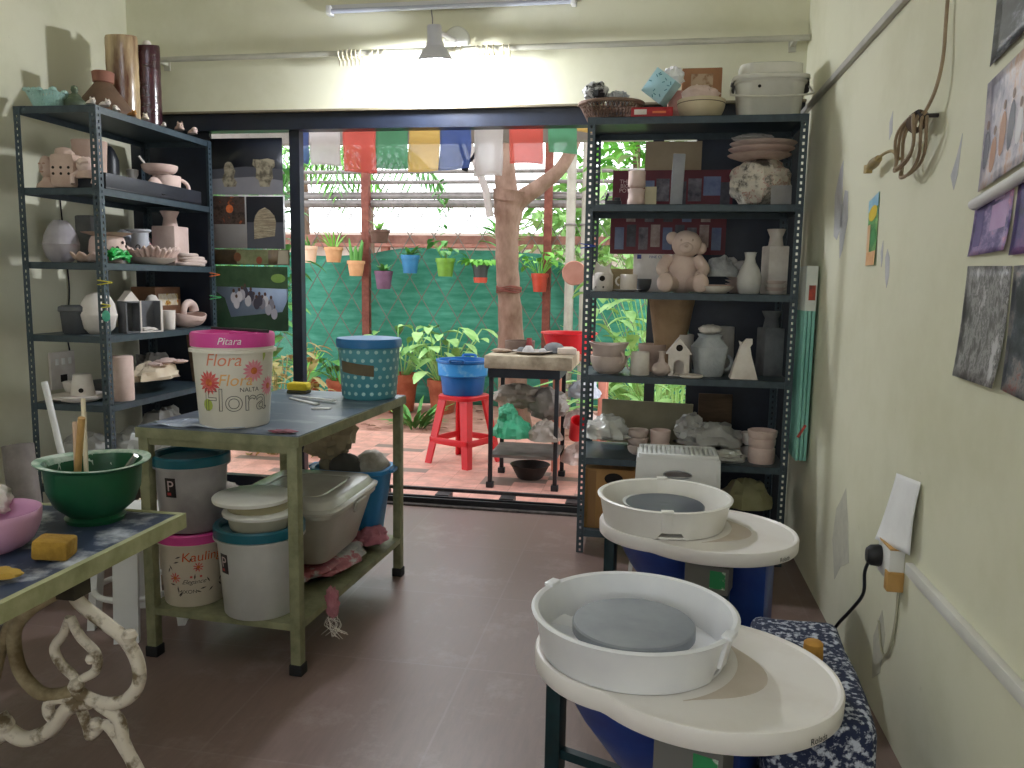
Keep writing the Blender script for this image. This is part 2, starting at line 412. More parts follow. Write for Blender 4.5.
# grey eave over the patio
m = M(); m.b2((-6, 6.4, 2.50), (2, 6.5, 2.80)); m.b2((-6, 5.6, 2.78), (2, 6.5, 2.81))
ev = one('eave_board', 'grey eave board crossing above the patio', 'eave', m, mat('grey_eave', '#a09894', '#8d8581', .8, 5))
obj('bracket', M().tube([(-5, 4.84, 2.7), (-5, 6.4, 2.72)], .03), railm, ev); obj('bracket', M().tube([(1, 4.84, 2.7), (1, 6.4, 2.72)], .03), railm, ev)

# tree
bark = mat('tree_bark', '#94786a', '#755a4c', .95, 10, bump=.5, bscale=22, stretch=(1, 1, .5))
tr = thing('tree', 'garden tree with a bare trunk forking below the eave, ringed by wire', 'tree', (-1.37, 7.6, -.06))
def nz(p, i): return Vector(p)+Vector((.006*noise.noise(Vector((i*.9, 0, 0))), .02*noise.noise(Vector((0, i*.9, 0))), 0))
pts = bez([(.11, 0, 0), (.07, 0, .5), (.04, 0, 1.1), (.0, 0, 1.65), (.0, 0, 2.05), (.03, 0, 2.3)], 6); n = len(pts)
tk = M().tube([nz(p, i) for i, p in enumerate(pts)], [.165-.055*min(1, i/14)+.004*sin(i*2.1)+(.004*(i-21)**1.3 if i > 21 else 0) for i in range(n)], 18)
tk.tube(bez([(.02, 0, 2.1), (-.03, .02, 2.4), (-.06, .05, 2.8), (-.08, .1, 3.5)], 6), [.115-.002*i for i in range(19)], 14)
tk.tube(bez([(.03, 0, 2.12), (.14, -.02, 2.24), (.32, -.03, 2.36), (.55, 0, 2.6), (.8, .1, 3.3)], 6), [.095-.002*i for i in range(25)], 14)
obj('trunk', tk, bark, tr)
w = M()
for k in range(5): w.tube([(.022+.118*cos(a*pi/10)*(1.02), .118*sin(a*pi/10)*1.02, 1.36+.012*k+.008*sin(a+k)) for a in range(20)], .006, 5, True)
obj('wire_ring', w, rust, tr)
cr = M()
leafg = mat('tree_leaf', '#9cc45e', '#6f9c42', .6, 3)
for k in range(500):
    a = random.uniform(0, 2*pi); q = random.random()**.5
    cr.leaf((1.1*q*cos(a)*1.4, .8*q*sin(a), 3.5+random.uniform(-.15, .8)), (cos(a*3), sin(a*5), random.uniform(-.5, .3)), .14, .06)
obj('crown', cr, leafg, tr)
one('leaning_pole', 'grey pole leaning to the fork of the bare trunk', 'pole', M().tube([(-1.80, 7.45, 2.86), (-1.56, 7.48, 2.24), (-1.52, 7.48, 2.0)], .035, 10), mat('pale_grey_pole', '#b7aca8', '#9f9591', .7))

# two standing pipes at the right
for (x, lb) in ((-.86, 'left grey standpipe of the close pair outside, beside the steel rack'), (-.70, 'right grey standpipe of the close pair outside, nearest the steel rack')):
    p = one('standpipe', lb, 'pipe', M().tube([(x, 8.5, -.05), (x, 8.5, 2.95)], .05, 14), mat('pale_standpipe', '#b5ada4', '#a2998f', .6, 6))
    obj('pipe_clamp', M().tube([(x+.055*cos(a*pi/8), 8.5+.055*sin(a*pi/8), 2.0) for a in range(16)], .012, 6, True), railm, p)

# ---- plants
terr = mat('terracotta', '#b9694d', '#9c5038', .85, 8, bump=.15)
terrl = mat('pale_terracotta', '#e0aa80', '#cf956b', .85, 8, bump=.1)
soil = mat('potting_soil', '#4a3226', '#33211a', .95, 20)
greens = [mat('leaf_bright', '#8fd05a', '#5fa840', .5, 4), mat('leaf_mid', '#6aa653', '#4a8340', .5, 4), mat('leaf_pale', '#b9dc93', '#7db35f', .5, 5), mat('leaf_yellow', '#b9a764', '#8f8148', .55, 4), mat('leaf_dark', '#3f7a42', '#2e5f35', .5, 4)]
def flowerpot(name, label, loc, r, h, pm, plant, pl=.2, gi=0, n=26, group=None, cat='potted plant', rim=True, wr_=.3, up=.8, droop=.8):
    m = M(); t = .08*r
    m.lathe([(0, 0), (r*.72, 0), (r*.93, h*.8), (r*(1.02 if rim else .96), h*.8), (r*1.02, h), (r*.88, h), (r*.85, h*.85), (r*.66, h*.1), (0, h*.1)], seg=24)
    o = one(name, label, cat, m, pm, loc, 0, group)
    obj('soil', M().lathe([(0, h*.86), (r*.84, h*.84)], seg=20), soil, o)
    m = M(); rd = random.Random(int(1000*loc[0]+77*loc[2]))
    for k in range(n):
        a = rd.uniform(0, 2*pi)
        if plant == 'grass': m.leaf((.4*r*cos(a), .4*r*sin(a), h*.9), (cos(a)*.5, sin(a)*.5, rd.uniform(.6, 1.6)), pl*rd.uniform(.6, 1.1), pl*.07, droop)
        elif plant == 'leafy':
            b = Vector((.3*r*cos(a), .3*r*sin(a), h*.9)); tp = b+Vector((cos(a)*pl*rd.uniform(.1, .75), sin(a)*pl*rd.uniform(.1, .75), pl*rd.uniform(.25, up)))
            m.tube([b, (b+tp)/2+Vector((0, 0, .03*pl)), tp], pl*.012, 4, cap=False)
            m.leaf(tp, (cos(a+rd.uniform(-1, 1)), sin(a+rd.uniform(-1, 1)), rd.uniform(-.2, .5)), pl*rd.uniform(.3, .5), pl*wr_*rd.uniform(.6, 1), droop)
        elif plant == 'cactus' and k < 6:
            b = Vector((.35*r*cos(k), .35*r*sin(k), h*.8)); m.tube([b, b+Vector((.02*cos(k), .02*sin(k), pl*rd.uniform(.5, 1)*.6)), b+Vector((.05*cos(k), .05*sin(k), pl*rd.uniform(.7, 1.1)))], [r*.28, r*.26, r*.08], 8)
        elif plant == 'succulent':
            m.leaf((0, 0, h*.9+.01*(k//8)), (cos(a), sin(a), rd.uniform(.2, 1.3)), pl*rd.uniform(.5, 1), pl*.25, .4)
    obj('plant', m, greens[gi], o)
    return o
hung = 'pots hooked along the garden fence'
flowerpot('hanging_pot', 'pale peach pot on the fence, half hidden by the door post', (-3.85, 8.68, 1.57), .085, .19, mat('peach_pot', '#eec6ad', None, .6), 'grass', .17, 1, 20, hung)
flowerpot('hanging_pot', 'pale terracotta pot of grassy shoots on the fence, second from the door post', (-3.566, 8.68, 1.58), .107, .17, terrl, 'grass', .24, 0, 24, hung)
flowerpot('hanging_pot', 'pale terracotta pot of upright cactus left of the rusty post', (-3.30, 8.68, 1.43), .10, .17, terrl, 'cactus', .26, 1, 6, hung)
flowerpot('hanging_pot', 'purple pot with a succulent on the net, right of the rusty post', (-2.975, 8.68, 1.29), .105, .2, mat('purple_pot', '#7b5570', '#67445c', .5), 'succulent', .17, 1, 26, hung, rim=False)
flowerpot('hanging_pot', 'blue plastic pot hanging on the green net', (-2.665, 8.68, 1.47), .104, .2, mat('blue_pot', '#3b7fb0', '#2f6d9b', .45), 'succulent', .2, 1, 22, hung)
flowerpot('hanging_pot', 'lime green pot hanging on the green net', (-2.26, 8.68, 1.44), .108, .2, mat('lime_pot', '#7aa83e', '#688f33', .45), 'leafy', .3, 1, 12, hung)
f = flowerpot('hanging_pot', 'black pot with red base and a mop of bright fern, beside the trunk', (-1.86, 8.68, 1.38), .09, .19, mat('charcoal_pot', '#454647', None, .5), 'leafy', .22, 0, 70, hung, up=.35, droop=1.2)
obj('pot_base', M().lathe([(0, -.002), (.07, -.002), (.08, .055), (.0, .056)], seg=20), mat('red_pot_base', '#c9513d', None, .5), f)
flowerpot('hanging_pot', 'red pot of yellow-green leaves on the net right of the tree', (-1.2, 8.68, 1.29), .095, .2, mat('red_pot', '#c3442f', '#a93723', .45), 'leafy', .34, 0, 22, hung, wr_=.35)
flowerpot('hanging_pot', 'orange clay pot with an arching yellow-green plant beside the steel rack', (-.78, 8.68, 1.38), .1, .14, terr, 'grass', .34, 0, 30, hung, droop=1.8)
hb = flowerpot('hanging_bowl', 'round brown bowl hanging at rail height right of the rusty post', (-3.0, 8.62, 1.80), .115, .14, mat('brown_coir', '#6f5348', '#584037', .9), 'succulent', .18, 2, 18)
flowerpot('planter', 'large terracotta planter of broad pale leaves against the net', (-2.72, 8.5, -.06), .2, .42, terr, 'leafy', .6, 2, 30, 'planters on the earth', wr_=.24, up=.95)
flowerpot('planter', 'terracotta planter of broad leaves just left of the blue basin', (-2.22, 8.45, -.06), .17, .38, terr, 'leafy', .62, 2, 30, 'planters on the earth', wr_=.24, up=1.05)
flowerpot('planter', 'small terracotta planter of grass beside the door post', (-3.83, 8.5, -.05), .15, .32, terr, 'grass', .42, 0, 30, 'planters on the earth')
flowerpot('planter', 'terracotta planter half hidden by the dotted tub', (-3.35, 8.3, -.05), .15, .34, terr, 'leafy', .5, 1, 22, 'planters on the earth')
def ground_plant(name, label, loc, n, pl, gi, kind='grass', w=.08, spread=.1, cat='plant', droop=.9, up=1.3):
    m = M(); rd = random.Random(int(loc[0]*991))
    for k in range(n):
        a = rd.uniform(0, 2*pi)
        if kind == 'grass': m.leaf((spread*rd.random()*cos(a), spread*rd.random()*sin(a), 0), (cos(a)*.6, sin(a)*.6, rd.uniform(.5, up)), pl*rd.uniform(.6, 1.1), pl*w, droop)
        else:
            b = Vector((spread*.3*cos(a), spread*.3*sin(a), 0)); tp = b+Vector((cos(a)*spread*rd.random()**.5*1.6, sin(a)*spread*rd.random()**.5*1.6, pl*rd.uniform(.15, up)))
            m.tube([b, (b+tp)/2+Vector((0, 0, .05*pl)), tp], .005, 4, cap=False)
            for q in range(3): m.leaf(tp-Vector((0, 0, .07*q*pl)), (cos(a+2.1*q), sin(a+2.1*q), rd.uniform(-.1, .6)), pl*w*rd.uniform(1.6, 2.6), pl*w, droop)
    return one(name, label, cat, m, greens[gi], loc)
ground_plant('spiky_plant', 'low clump of striped green leaves on the earth behind the dotted tub', (-2.28, 7.6, -.07), 46, .4, 1, 'grass', .1, .14)
ground_plant('croton', 'yellow-leaved croton bush behind the glass left of the door post', (-2.98, 6.0, -.03), 60, .72, 3, 'leafy', .085, .22)
ground_plant('bush', 'tall green bush behind the postered glass', (-4.1, 7.3, -.06), 90, 2.3, 1, 'leafy', .05, .4)
ground_plant('bush', 'leafy green bush in the garden seen through the steel rack', (.25, 6.9, -.06), 110, 1.9, 2, 'leafy', .06, .45)
ground_plant('palm_clump', 'palm clump with arching fronds seen between the rack shelves', (-.05, 8.0, -.06), 46, 1.5, 2, 'grass', .05, .15, droop=1.3, up=2.2)
# palms and trees beyond the fence
def palm(label, loc, n, ln, gi, h):
    o = thing('palm_tree', label, 'palm', loc)
    rd = random.Random(int(loc[0]*57))
    obj('trunk', M().tube([(0, 0, 0), (.05, 0, h*.5), (0, 0, h)], .07, 8), bark, o)
    for k in range(n):
        m = M(); a = 2*pi*k/n+rd.uniform(-.3, .3); d = Vector((cos(a), sin(a), .7)); p = Vector((0, 0, h)); sp = []
        for q in range(14):
            sp.append(p.copy()); d = (d+Vector((0, 0, -.17))).normalized(); p = p+d*ln/14
        m.tube(sp, [.012-.0007*q for q in range(14)], 4)
        for q in range(2, 14):
            t = (sp[min(q+1, 13)]-sp[q-1]).normalized(); sd = t.cross(Vector((0, 0, 1))).normalized()
            for e in (-1, 1): m.leaf(sp[q], sd*e+t*.7-Vector((0, 0, .35)), ln*.34*sin(pi*(q+2)/17), .03, .5, 3)
        obj('frond', m, greens[gi], o)
    return o
palm('feathery palm arching over the fence left of the rusty post', (-3.62, 9.9, -.05), 9, 1.5, 1, 3.0)
palm('bright palm behind the glass and the black door post', (-4.4, 9.7, -.05), 9, 1.5, 0, 2.95)
def crown(name, label, loc, r, n, gi, ls=.22):
    o = thing(name, label, 'tree', (loc[0], loc[1], -.05)); rd = random.Random(int(loc[0]*313))
    obj('trunk', M().tube([(0, 0, 0), (.05, 0, loc[2]*.6), (0, 0, loc[2])], [.09, .07, .04], 8), bark, o)
    m = M()
    for k in range(n):
        d = Vector((rd.gauss(0, 1), rd.gauss(0, 1), rd.gauss(0, 1))).normalized()*(rd.random()**.4)
        m.leaf((d.x*r[0], d.y*r[1], loc[2]+d.z*r[2]), (rd.uniform(-1, 1), rd.uniform(-1, 1), rd.uniform(-.6, .4)), ls*rd.uniform(.7, 1.2), ls*.4)
    obj('crown', m, greens[gi], o)
crown('garden_tree', 'bright leafy tree beyond the fence right of the trunk', (-.9, 11.2, 2.3), (1.0, .8, .8), 800, 2, .26)
crown('garden_tree', 'yellow-green tree beyond the fence behind the standpipes', (-.25, 10.2, 3.25), (.8, .6, .8), 700, 0, .2)
crown('garden_tree', 'dense tree beyond the fence seen through the rack top', (1.0, 10.0, 1.9), (.8, .6, 1.2), 600, 2)
# vine on the wire
m = M(); rd = random.Random(3)
for k in range(16):
    p = Vector((-2.35+.18*noise.noise(Vector((k*.4, 0, 0))), 8.78, 1.95+k*.035)); m.leaf(p, (rd.uniform(-1, 1), -.3, rd.uniform(-.4, .4)), .09, .05)
m.tube([(-2.35+.12*noise.noise(Vector((k*.4, 0, 0))), 8.8, 1.9+k*.036) for k in range(17)], .006, 4)
one('vine', 'thin vine climbing the diamond wire above the lime pot', 'plant', m, greens[1])
m = M()
for k in range(22):
    a = rd.uniform(0, 2*pi); m.leaf((-1.62, 8.6, 1.72+.01*k), (cos(a), sin(a)*.4, .9), .3, .06, .8)
one('fern', 'fern fanning out beside the trunk above the net', 'plant', m, greens[0])
one('paddle', 'round salmon paddle hanging outside beside the steel rack', 'paddle', M().lathe([(0, -.008), (.075, -.008), (.08, 0), (.075, .008), (0, .008)], seg=28), mat('salmon_paddle', '#dca08c', '#cf8f7b', .7), (-.50, 5.25, 1.46), (pi/2, 0, 0))
# ------------------------------------------------------------------ slotted steel racks
def slotted(m, origin, du, dv, H, w=.036):
    """one L-section upright: two flanges with real slots"""
    O = Vector(origin)
    for d in (Vector(du), Vector(dv)):
        n = int(H/.03); p = H/n; vs = []; fs = []
        a0, a1 = .36*w, .64*w; h0, h1 = .27*p, .73*p
        for k in range(n):
            z = k*p
            # ring of quads round each slot
            q = [(0, 0), (a0, 0), (a1, 0), (w, 0), (0, h0), (a0, h0), (a1, h0), (w, h0), (0, h1), (a0, h1), (a1, h1), (w, h1), (0, p), (a0, p), (a1, p), (w, p)]
            b = len(vs); vs += [O+d*x+Vector((0, 0, z+y)) for x, y in q]
            for i in range(3):
                for j in range(3):
                    if i == 1 and j == 1: continue
                    c = b+j*4+i; fs.append((c, c+1, c+5, c+4))
        m.add(vs, fs)
    return m

def rack(name, label, x0, x1, y0, y1, H, levels, skip=()):
    r = thing(name, label, 'shelf rack', (x0, y0, 0))
    W, D = x1-x0, y1-y0
    for (x, y, sx, sy) in ((0, 0, 1, 1), (W, 0, -1, 1), (0, D, 1, -1), (W, D, -1, -1)):
        obj('upright', slotted(M(), (x, y, 0), (sx, 0, 0), (0, sy, 0), H), slotm, r, solid=.0022, smooth=False)
    for z in levels:
        m = M(); e = .004; z0 = z
        m.b2((e, e, z0-.0015), (W-e, D-e, z0))
        for a, b in (((e, e, z0-.034), (W-e, e+.0015, z0)), ((e, D-e-.0015, z0-.034), (W-e, D-e, z0)), ((e, e, z0-.034), (e+.0015, D-e, z0)), ((W-e-.0015, e, z0-.034), (W-e, D-e, z0))): m.b2(a, b)
        for a in ((.025, e), (W-.025, e), (.025, D-e), (W-.025, D-e)):   # bolt heads
            m.lathe([(0, -.004), (.006, -.004), (.006, .004), (0, .004)], (a[0], a[1], z0-.017), 8)
        obj('shelf_board', m, slotm, r)
    for (x, y, ax, sg) in ((.0, -.001, 'y', 1), (W, -.001, 'y', -1), (-.001 if 'left' not in name else W+.001, 0, 'x', 1), (W+.001 if 'right' not in name else -.001, D, 'x', -1)):
        R = .075; pts = [(0, 0)]+[(sg*R, 0)]+[(sg*(R-R*sin(t*pi/16)), -(R-R*cos(t*pi/16))) for t in range(1, 8)]+[(0, -R)]
        if ax == 'y': pl = [(x+a, H+b) for a, b in pts]; obj('corner_plate', M().prism(pl, y-.001, y+.001, 'y'), slotm, r)
        else: pl = [(y+a, H+b) for a, b in pts]; obj('corner_plate', M().prism(pl, x-.001, x+.001, 'x'), slotm, r)
    return r
RZ = (2.2, 1.785, 1.357, .935, .505, .12)
LZ = (2.213, 1.822, 1.457, 1.09, .737, .30)
rack('steel_rack', 'slate slotted-angle steel rack of pottery in the right corner, before the glass door', -.335, .695, 4.03, 4.49, 2.2, RZ)
rack('steel_rack', 'slate slotted-angle steel rack of bisque pottery along the left wall', -3.13, -2.68, 3.585, 4.62, 2.213, LZ)

# ------------------------------------------------------------------ green steel work tables
olive = mat('olive_steel_paint', '#8c8c6c', '#737355', .6, 12, lo=.4, hi=.62, bump=.1)
olivel = mat('lime_edge_paint', '#b4b58c', '#989a72', .6, 10, lo=.4, hi=.65, bump=.1)
bluetop = mat('blue_tabletop_smeared', '#566170', '#a3a9b0', .35, 4.5, lo=.52, hi=.75, detail=9, stretch=(1, 2.2, 1))
rubber = mat('black_rubber', '#17171a', None, .7)
t = thing('work_table', 'olive steel work table with blue top and a loaded lower shelf, mid room', 'table', (-1.785, 2.535, 0), -.05)
W, D, H = .615, 1.03, .862
m = M(); m.b2((-.008, -.008, H-.036), (W+.012, .015, H)); m.b2((-.008, D-.015, H-.036), (W+.012, D+.012, H)); m.b2((-.008, .015, H-.036), (.015, D-.015, H)); m.b2((W-.015, .015, H-.036), (W+.012, D-.015, H))
m.b2((.004, .004, H-.062), (W-.004, .03, H-.036)); m.b2((.004, D-.03, H-.062), (W-.004, D-.004, H-.036))
obj('table_frame', m, olive, t)
obj('tabletop', M().b2((-.004, -.004, H-.012), (W+.008, D+.008, H+.004)), bluetop, t)
for (x, y) in ((0, 0), (W-.035, 0), (0, D-.035), (W-.035, D-.035)):
    l = obj('leg', M().box((x+.0175, y+.0175, (H-.037)/2), (.039, .039, H-.037), None, .003), olive, t)
    obj('foot_cap', M().box((x+.0175, y+.0175, .02), (.048, .048, .04), None, .003), rubber, l)
m = M(); m.b2((.0, .0, .165), (W, D, .19)); obj('lower_shelf', m, olive, t)

# loose smooth plastic sheet lying on the table
m = M().sheet(lambda u, v: (-1.755+.34*u+.02*sin(v*9), 2.55+.13*v, .870+.003*sin(u*14+v*5)+.004*noise.noise(Vector((u*6, v*6, 1)))), 26, 14)
one('plastic_sheet', 'creased pale blue plastic sheet on the work table beside the flowered bucket', 'sheet', m, mat('pale_blue_plastic', '#b9c2d2', '#8f9aae', .25, 9), solid=.001)

# front-left table
ft = thing('iron_leg_table', 'speckled dark blue table with lime edge on scrolled cast iron legs, front left', 'table', (-1.335, 1.30, 0))
ftop = mat('splashed_navy_top', '#37435a', '#c3c8cf', .5, 9, lo=.5, hi=.66, detail=12)
obj('tabletop', M().b2((-1.2, .0, .66), (-.012, .78, .702)), ftop, ft)
m = M(); m.b2((-.014, -.01, .66), (.004, .795, .704)); m.b2((-1.2, .778, .66), (-.014, .795, .704)); m.b2((-1.2, -.015, .66), (-.014, .002, .704))
obj('edge_band', m, olivel, ft)
iron = mat('white_flaking_cast_iron', '#d3c9b8', '#6f5f47', .7, 16, lo=.5, hi=.62, bump=.4, bscale=30)
rustp = mat('brown_flaking_cast_iron', '#665539', '#b3a483', .75, 9, bump=.4, bscale=30)
def frame(dx, dy):
    def q(pts, n=7): return bez([((x*.884)+1.335+dx, 1.68-1.30+dy+(p[0] if p else 0), 1.4-(1.4-z)*.884) for x, z, *p in pts], n)
    f = obj('cast_iron_frame', M().tube(q([(-1.571, .535), (-1.543, .487), (-1.46, .43), (-1.405, .39), (-1.372, .33), (-1.372, .265), (-1.41, .215), (-1.464, .195), (-1.52, .20), (-1.575, .225)]), .0165, 10), iron, ft)
    def part(nm, pts, r, mm=iron): return obj(nm, M().tube(q(pts), r, 10), mm, f)
    part('scroll', [(-1.575, .225), (-1.63, .205), (-1.69, .205), (-1.745, .26), (-1.762, .34), (-1.75, .40), (-1.70, .455), (-1.63, .50), (-1.571, .53)], .017, rustp)
    part('scroll', [(-1.56, .54), (-1.66, .52), (-1.74, .45), (-1.80, .34), (-1.84, .22)], .015, rustp)
    part('scroll', [(-1.577, .44), (-1.60, .39), (-1.632, .345), (-1.615, .30), (-1.575, .265), (-1.562, .24)], .012)
    part('scroll', [(-1.577, .44), (-1.545, .385), (-1.50, .34), (-1.505, .29), (-1.55, .26)], .012)
    part('scroll', [(-1.53, .195), (-1.60, .165), (-1.66, .095), (-1.74, .055), (-1.80, .075), (-1.83, .12)], .02)
    part('scroll', [(-1.56, .20), (-1.64, .19), (-1.665, .155), (-1.64, .125), (-1.61, .145)], .015)
    part('scroll', [(-1.50, .19), (-1.44, .15), (-1.425, .08), (-1.395, .02), (-1.35, -.06), (-1.28, -.14), (-1.25, -.181)], .015)
    part('scroll', [(-1.565, .19), (-1.54, .12), (-1.53, .09), (-1.48, .13), (-1.42, .05), (-1.39, -.01)], .013)
    part('scroll', [(-1.80, .075), (-1.90, .0), (-1.93, -.1), (-1.90, -.181)], .02)
    for x, z, r in ((-1.385, .41, .019), (-1.508, .33, .014), (-1.56, .245, .02), (-1.80, .10, .024), (-1.335, -.005, .022), (-1.505, .135, .018),):
        p = ((x*.884)+1.335+dx, .37+dy, 1.4-(1.4-z)*.884); obj('iron_knob', M().lathe([(0, -r), (r*.7, -r*.7), (r, 0), (r*.7, r*.7), (0, r)], p, 12), iron, f)
    m = M(); m.b2((-.07+dx, .35+dy, .61), (-.02+dx, .41+dy, .66)); obj('top_bracket', m, mat('dark_bracket_%d' % int(-dx*100), '#4a4433', '#39342a', .7, 10), f)
frame(0, 0); frame(-.75, 0)

# ------------------------------------------------------------------ throwing wheels
wheelw = mat('cream_wheel_plastic', '#f4efeb', '#ebe4de', .38, 3, lo=.42, hi=.6)
panw = mat('splash_pan_plastic', '#f3f0ea', '#ebe8e0', .35, 4)
pang = mat('splash_pan_glossy', '#f1f1f3', '#e9eaee', .28, 4)
headm = mat('wheel_head_slate', '#9ba0a6', '#868b92', .45, 5, stretch=(1, 1, 1))
headw = mat('wheel_head_wet', '#62666e', '#555962', .3, 5)
chalk = mat('dried_slip', '#d9d9d6', '#c9c9c6', .8, 8)
bluep = mat('blue_body_paint', '#1f4597', '#15307a', .35, 6, lo=.35, hi=.7)
teal = mat('dark_teal_leg', '#10343a', '#0d2429', .4, 8)
claysmear = mat('clay_smear', '#d9cdc2', '#cdbfb2', .6, 5)
def wheel(name, label, x, y, ang, seam, pan, wet):
    t = thing(name, label, 'pottery wheel', (x, y, 0), ang)
    zt = .466
    # tabletop outline: a disc under the pan joined to an oval
    pts = []
    cx, rx, ry = .19, .32, .292
    n = 96
    for k in range(n):
        a = 2*pi*k/n; best = 0; c0 = .16; d = Vector((cos(a), sin(a)))
        for (ex, ax_, ay_) in ((0, .252, .25), (cx+.0, rx, ry)):
            # furthest hit of the ray from (c0,0)
            ox = c0-ex; A = (d.x/ax_)**2+(d.y/ay_)**2; B = 2*ox*d.x/ax_**2; Cc = (ox/ax_)**2-1; q = B*B-4*A*Cc
            if q > 0: best = max(best, (-B+sqrt(q))/(2*A))
        pts.append((c0+best*d.x, best*d.y))
    bm = M(); top = [(c0_, d_) for c0_, d_ in pts]
    def ring(s, z): return [(.16+(px-.16)*s, py*s, z) for px, py in pts]
    R = [ring(.985, zt-.052), ring(1, zt-.046), ring(1.004, zt-.008), ring(.994, zt), ring(.975, zt+.001), ring(.955, zt-.005), ring(.5, zt-.006)]
    vs = [p for r in R for p in r]; fs = []
    for i in range(len(R)-1):
        for k in range(n): fs.append((i*n+k, i*n+(k+1) % n, (i+1)*n+(k+1) % n, (i+1)*n+k))
    fs.append(tuple(range(n-1, -1, -1))); fs.append(tuple((len(R)-1)*n+k for k in range(n)))
    o = obj('wheel_table', bm.add(vs, fs), wheelw, t)
    sm = M().lathe([(.17, .0), (.345, .0), (.345, .0008), (.17, .0008)], (0, 0, zt-.0055), 48)
    sm2 = M(); aa = [-.75+1.5*k/20 for k in range(21)]
    sm2.prism([(.262*cos(a), .262*sin(a)) for a in aa]+[((.264+.075*cos(a*2.09)**2)*cos(a), (.264+.075*cos(a*2.09)**2)*sin(a)) for a in reversed(aa)], zt-.006, zt-.0052)
    obj('clay_smear', sm2, claysmear, o)
    lettering('Rolada', .022, mat('black_ink_'+name, '#202024', None, .5), o, lambda u, v, w_=0: (cx+(rx*1.006)*cos(-.45+u/rx), (ry*1.006)*sin(-.45+u/rx), zt-.042+v))
    # splash pan in two halves
    sp = [(.0, .0), (.232, .0), (.236, .006), (.254, .102), (.262, .104), (.264, .110), (.256, .114), (.246, .110), (.228, .010), (.0, .006)]
    dz = zt-.004
    def half(a0):
        m = M(); k0 = 40; vs = []; fs = []
        for k in range(k0+1):
            a = a0+pi*k/k0
            for (r, z) in sp[1:]:
                zz = z
                if z < .03 and (k < 3 or k > k0-3): zz = .026   # drain notch at the seam
                vs.append((r*cos(a), r*sin(a), zz+dz))
        q = len(sp)-1
        for k in range(k0):
            for i in range(q-1): fs.append((k*q+i, (k+1)*q+i, (k+1)*q+i+1, k*q+i+1))
        return m.add(vs, fs)
    for s_ in (0, pi): obj('splash_pan', half(seam+s_), pan, t)
    obj('pan_floor', M().lathe([(0, .001), (.229, .001), (.229, .009), (0, .009)], (0, 0, dz), 48), pan, t)
    for s_ in (0, pi):
        m = M(); a = seam+s_
        for da, h0 in ((-.075, .026),):
            m.T = Matrix.Rotation(a, 4, 'Z'); m.box((.2475, -.02, dz+.07), (.012, .04, .075), Matrix.Rotation(.2, 4, 'Y'), .002); m.box((.256, -.02, dz+.114), (.026, .045, .01), None, .002)
        obj('seam_clip', m, pan, t)
    # wheel head
    z0 = dz+.045
    hd = [(0, 0), (.150, 0), (.157, .004), (.157, .026), (.153, .030)]+[(.153-.0075*k, .030+(.0006 if k % 2 else 0)) for k in range(1, 19)]+[(0, .030)]
    h = obj('wheel_head', M().lathe(hd, (0, 0, z0), 56), headw if wet else headm, t)
    obj('shaft', M().lathe([(.0, -.043), (.03, -.043), (.03, .0), (0, 0)], (0, 0, z0), 20), headm, h)
    if wet:
        m = M(); pp = [(.152*cos(a), .152*sin(a)) for a in [2.4+1.75*k/24 for k in range(25)]]
        pp += [(-.02+.115*cos(a)-.03, .03+.13*sin(a)-.03) for a in [4.0-1.3*k/18 for k in range(19)]]
        obj('slip_crescent', m.prism(pp, z0+.0306, z0+.0318), chalk, h)
    # base
    for (lx, ly) in ((-.215, .0), (.28, -.2), (.18, .215)):
        l = obj('leg', M().box((lx, ly, (zt-.05)/2), (.045, .045, zt-.05), None, .004), teal, t)
        obj('foot_cap', M().box((lx, ly, .012), (.052, .052, .024), None, .003), rubber, l)
    obj('motor_housing', M().box((.315, .03, .225), (.20, .22, .40), None, .02) if wet else M().box((.235, .02, .225), (.15, .22, .40), None, .02), bluep, t)
    b = obj('body_hood', M().lathe([(0, .17), (.07, .17), (.085, .18), (.17, .30), (.225, .40), (.235, zt-.05), (.0, zt-.05)], (.045, 0, 0), 48), bluep, t)
    m = M(); m.b2((-.2, -.012, .10), (.18, .012, .125)); m.b2((.17, -.2, .10), (.19, .215, .125)); obj('cross_frame', m, teal, t)
    m = M(); m.b2((.165, -.225, .30), (.25, -.205, .42)); pl_ = obj('control_box', M().b2((.15, -.246, .30), (.305, -.15, .40)), mat('control_grey_'+name, '#6f6e6b', None, .5), t)
    obj('green_label', M().b2((.24, -.2475, .32), (.295, -.2455, .385)), mat('green_label_'+name, '#2f8a55', '#e4e8de', .5, 26, lo=.5, hi=.6), pl_)
    return t
wheel('pottery_wheel', 'nearer white pottery wheel with a grey wheel head in its round splash pan', -.012, 1.985, radians(-20), radians(-4), pang, False)
wheel('pottery_wheel', 'farther white pottery wheel whose wheel head is wet and dark', .083, 3.135, radians(-16), radians(-68), panw, True)

# ------------------------------------------------------------------ seats and bins on the floor
navy = mat('navy_splattered_cloth', '#222c4a', '#c4c9d6', .75, 55, lo=.5, hi=.6, detail=6)
m = M()


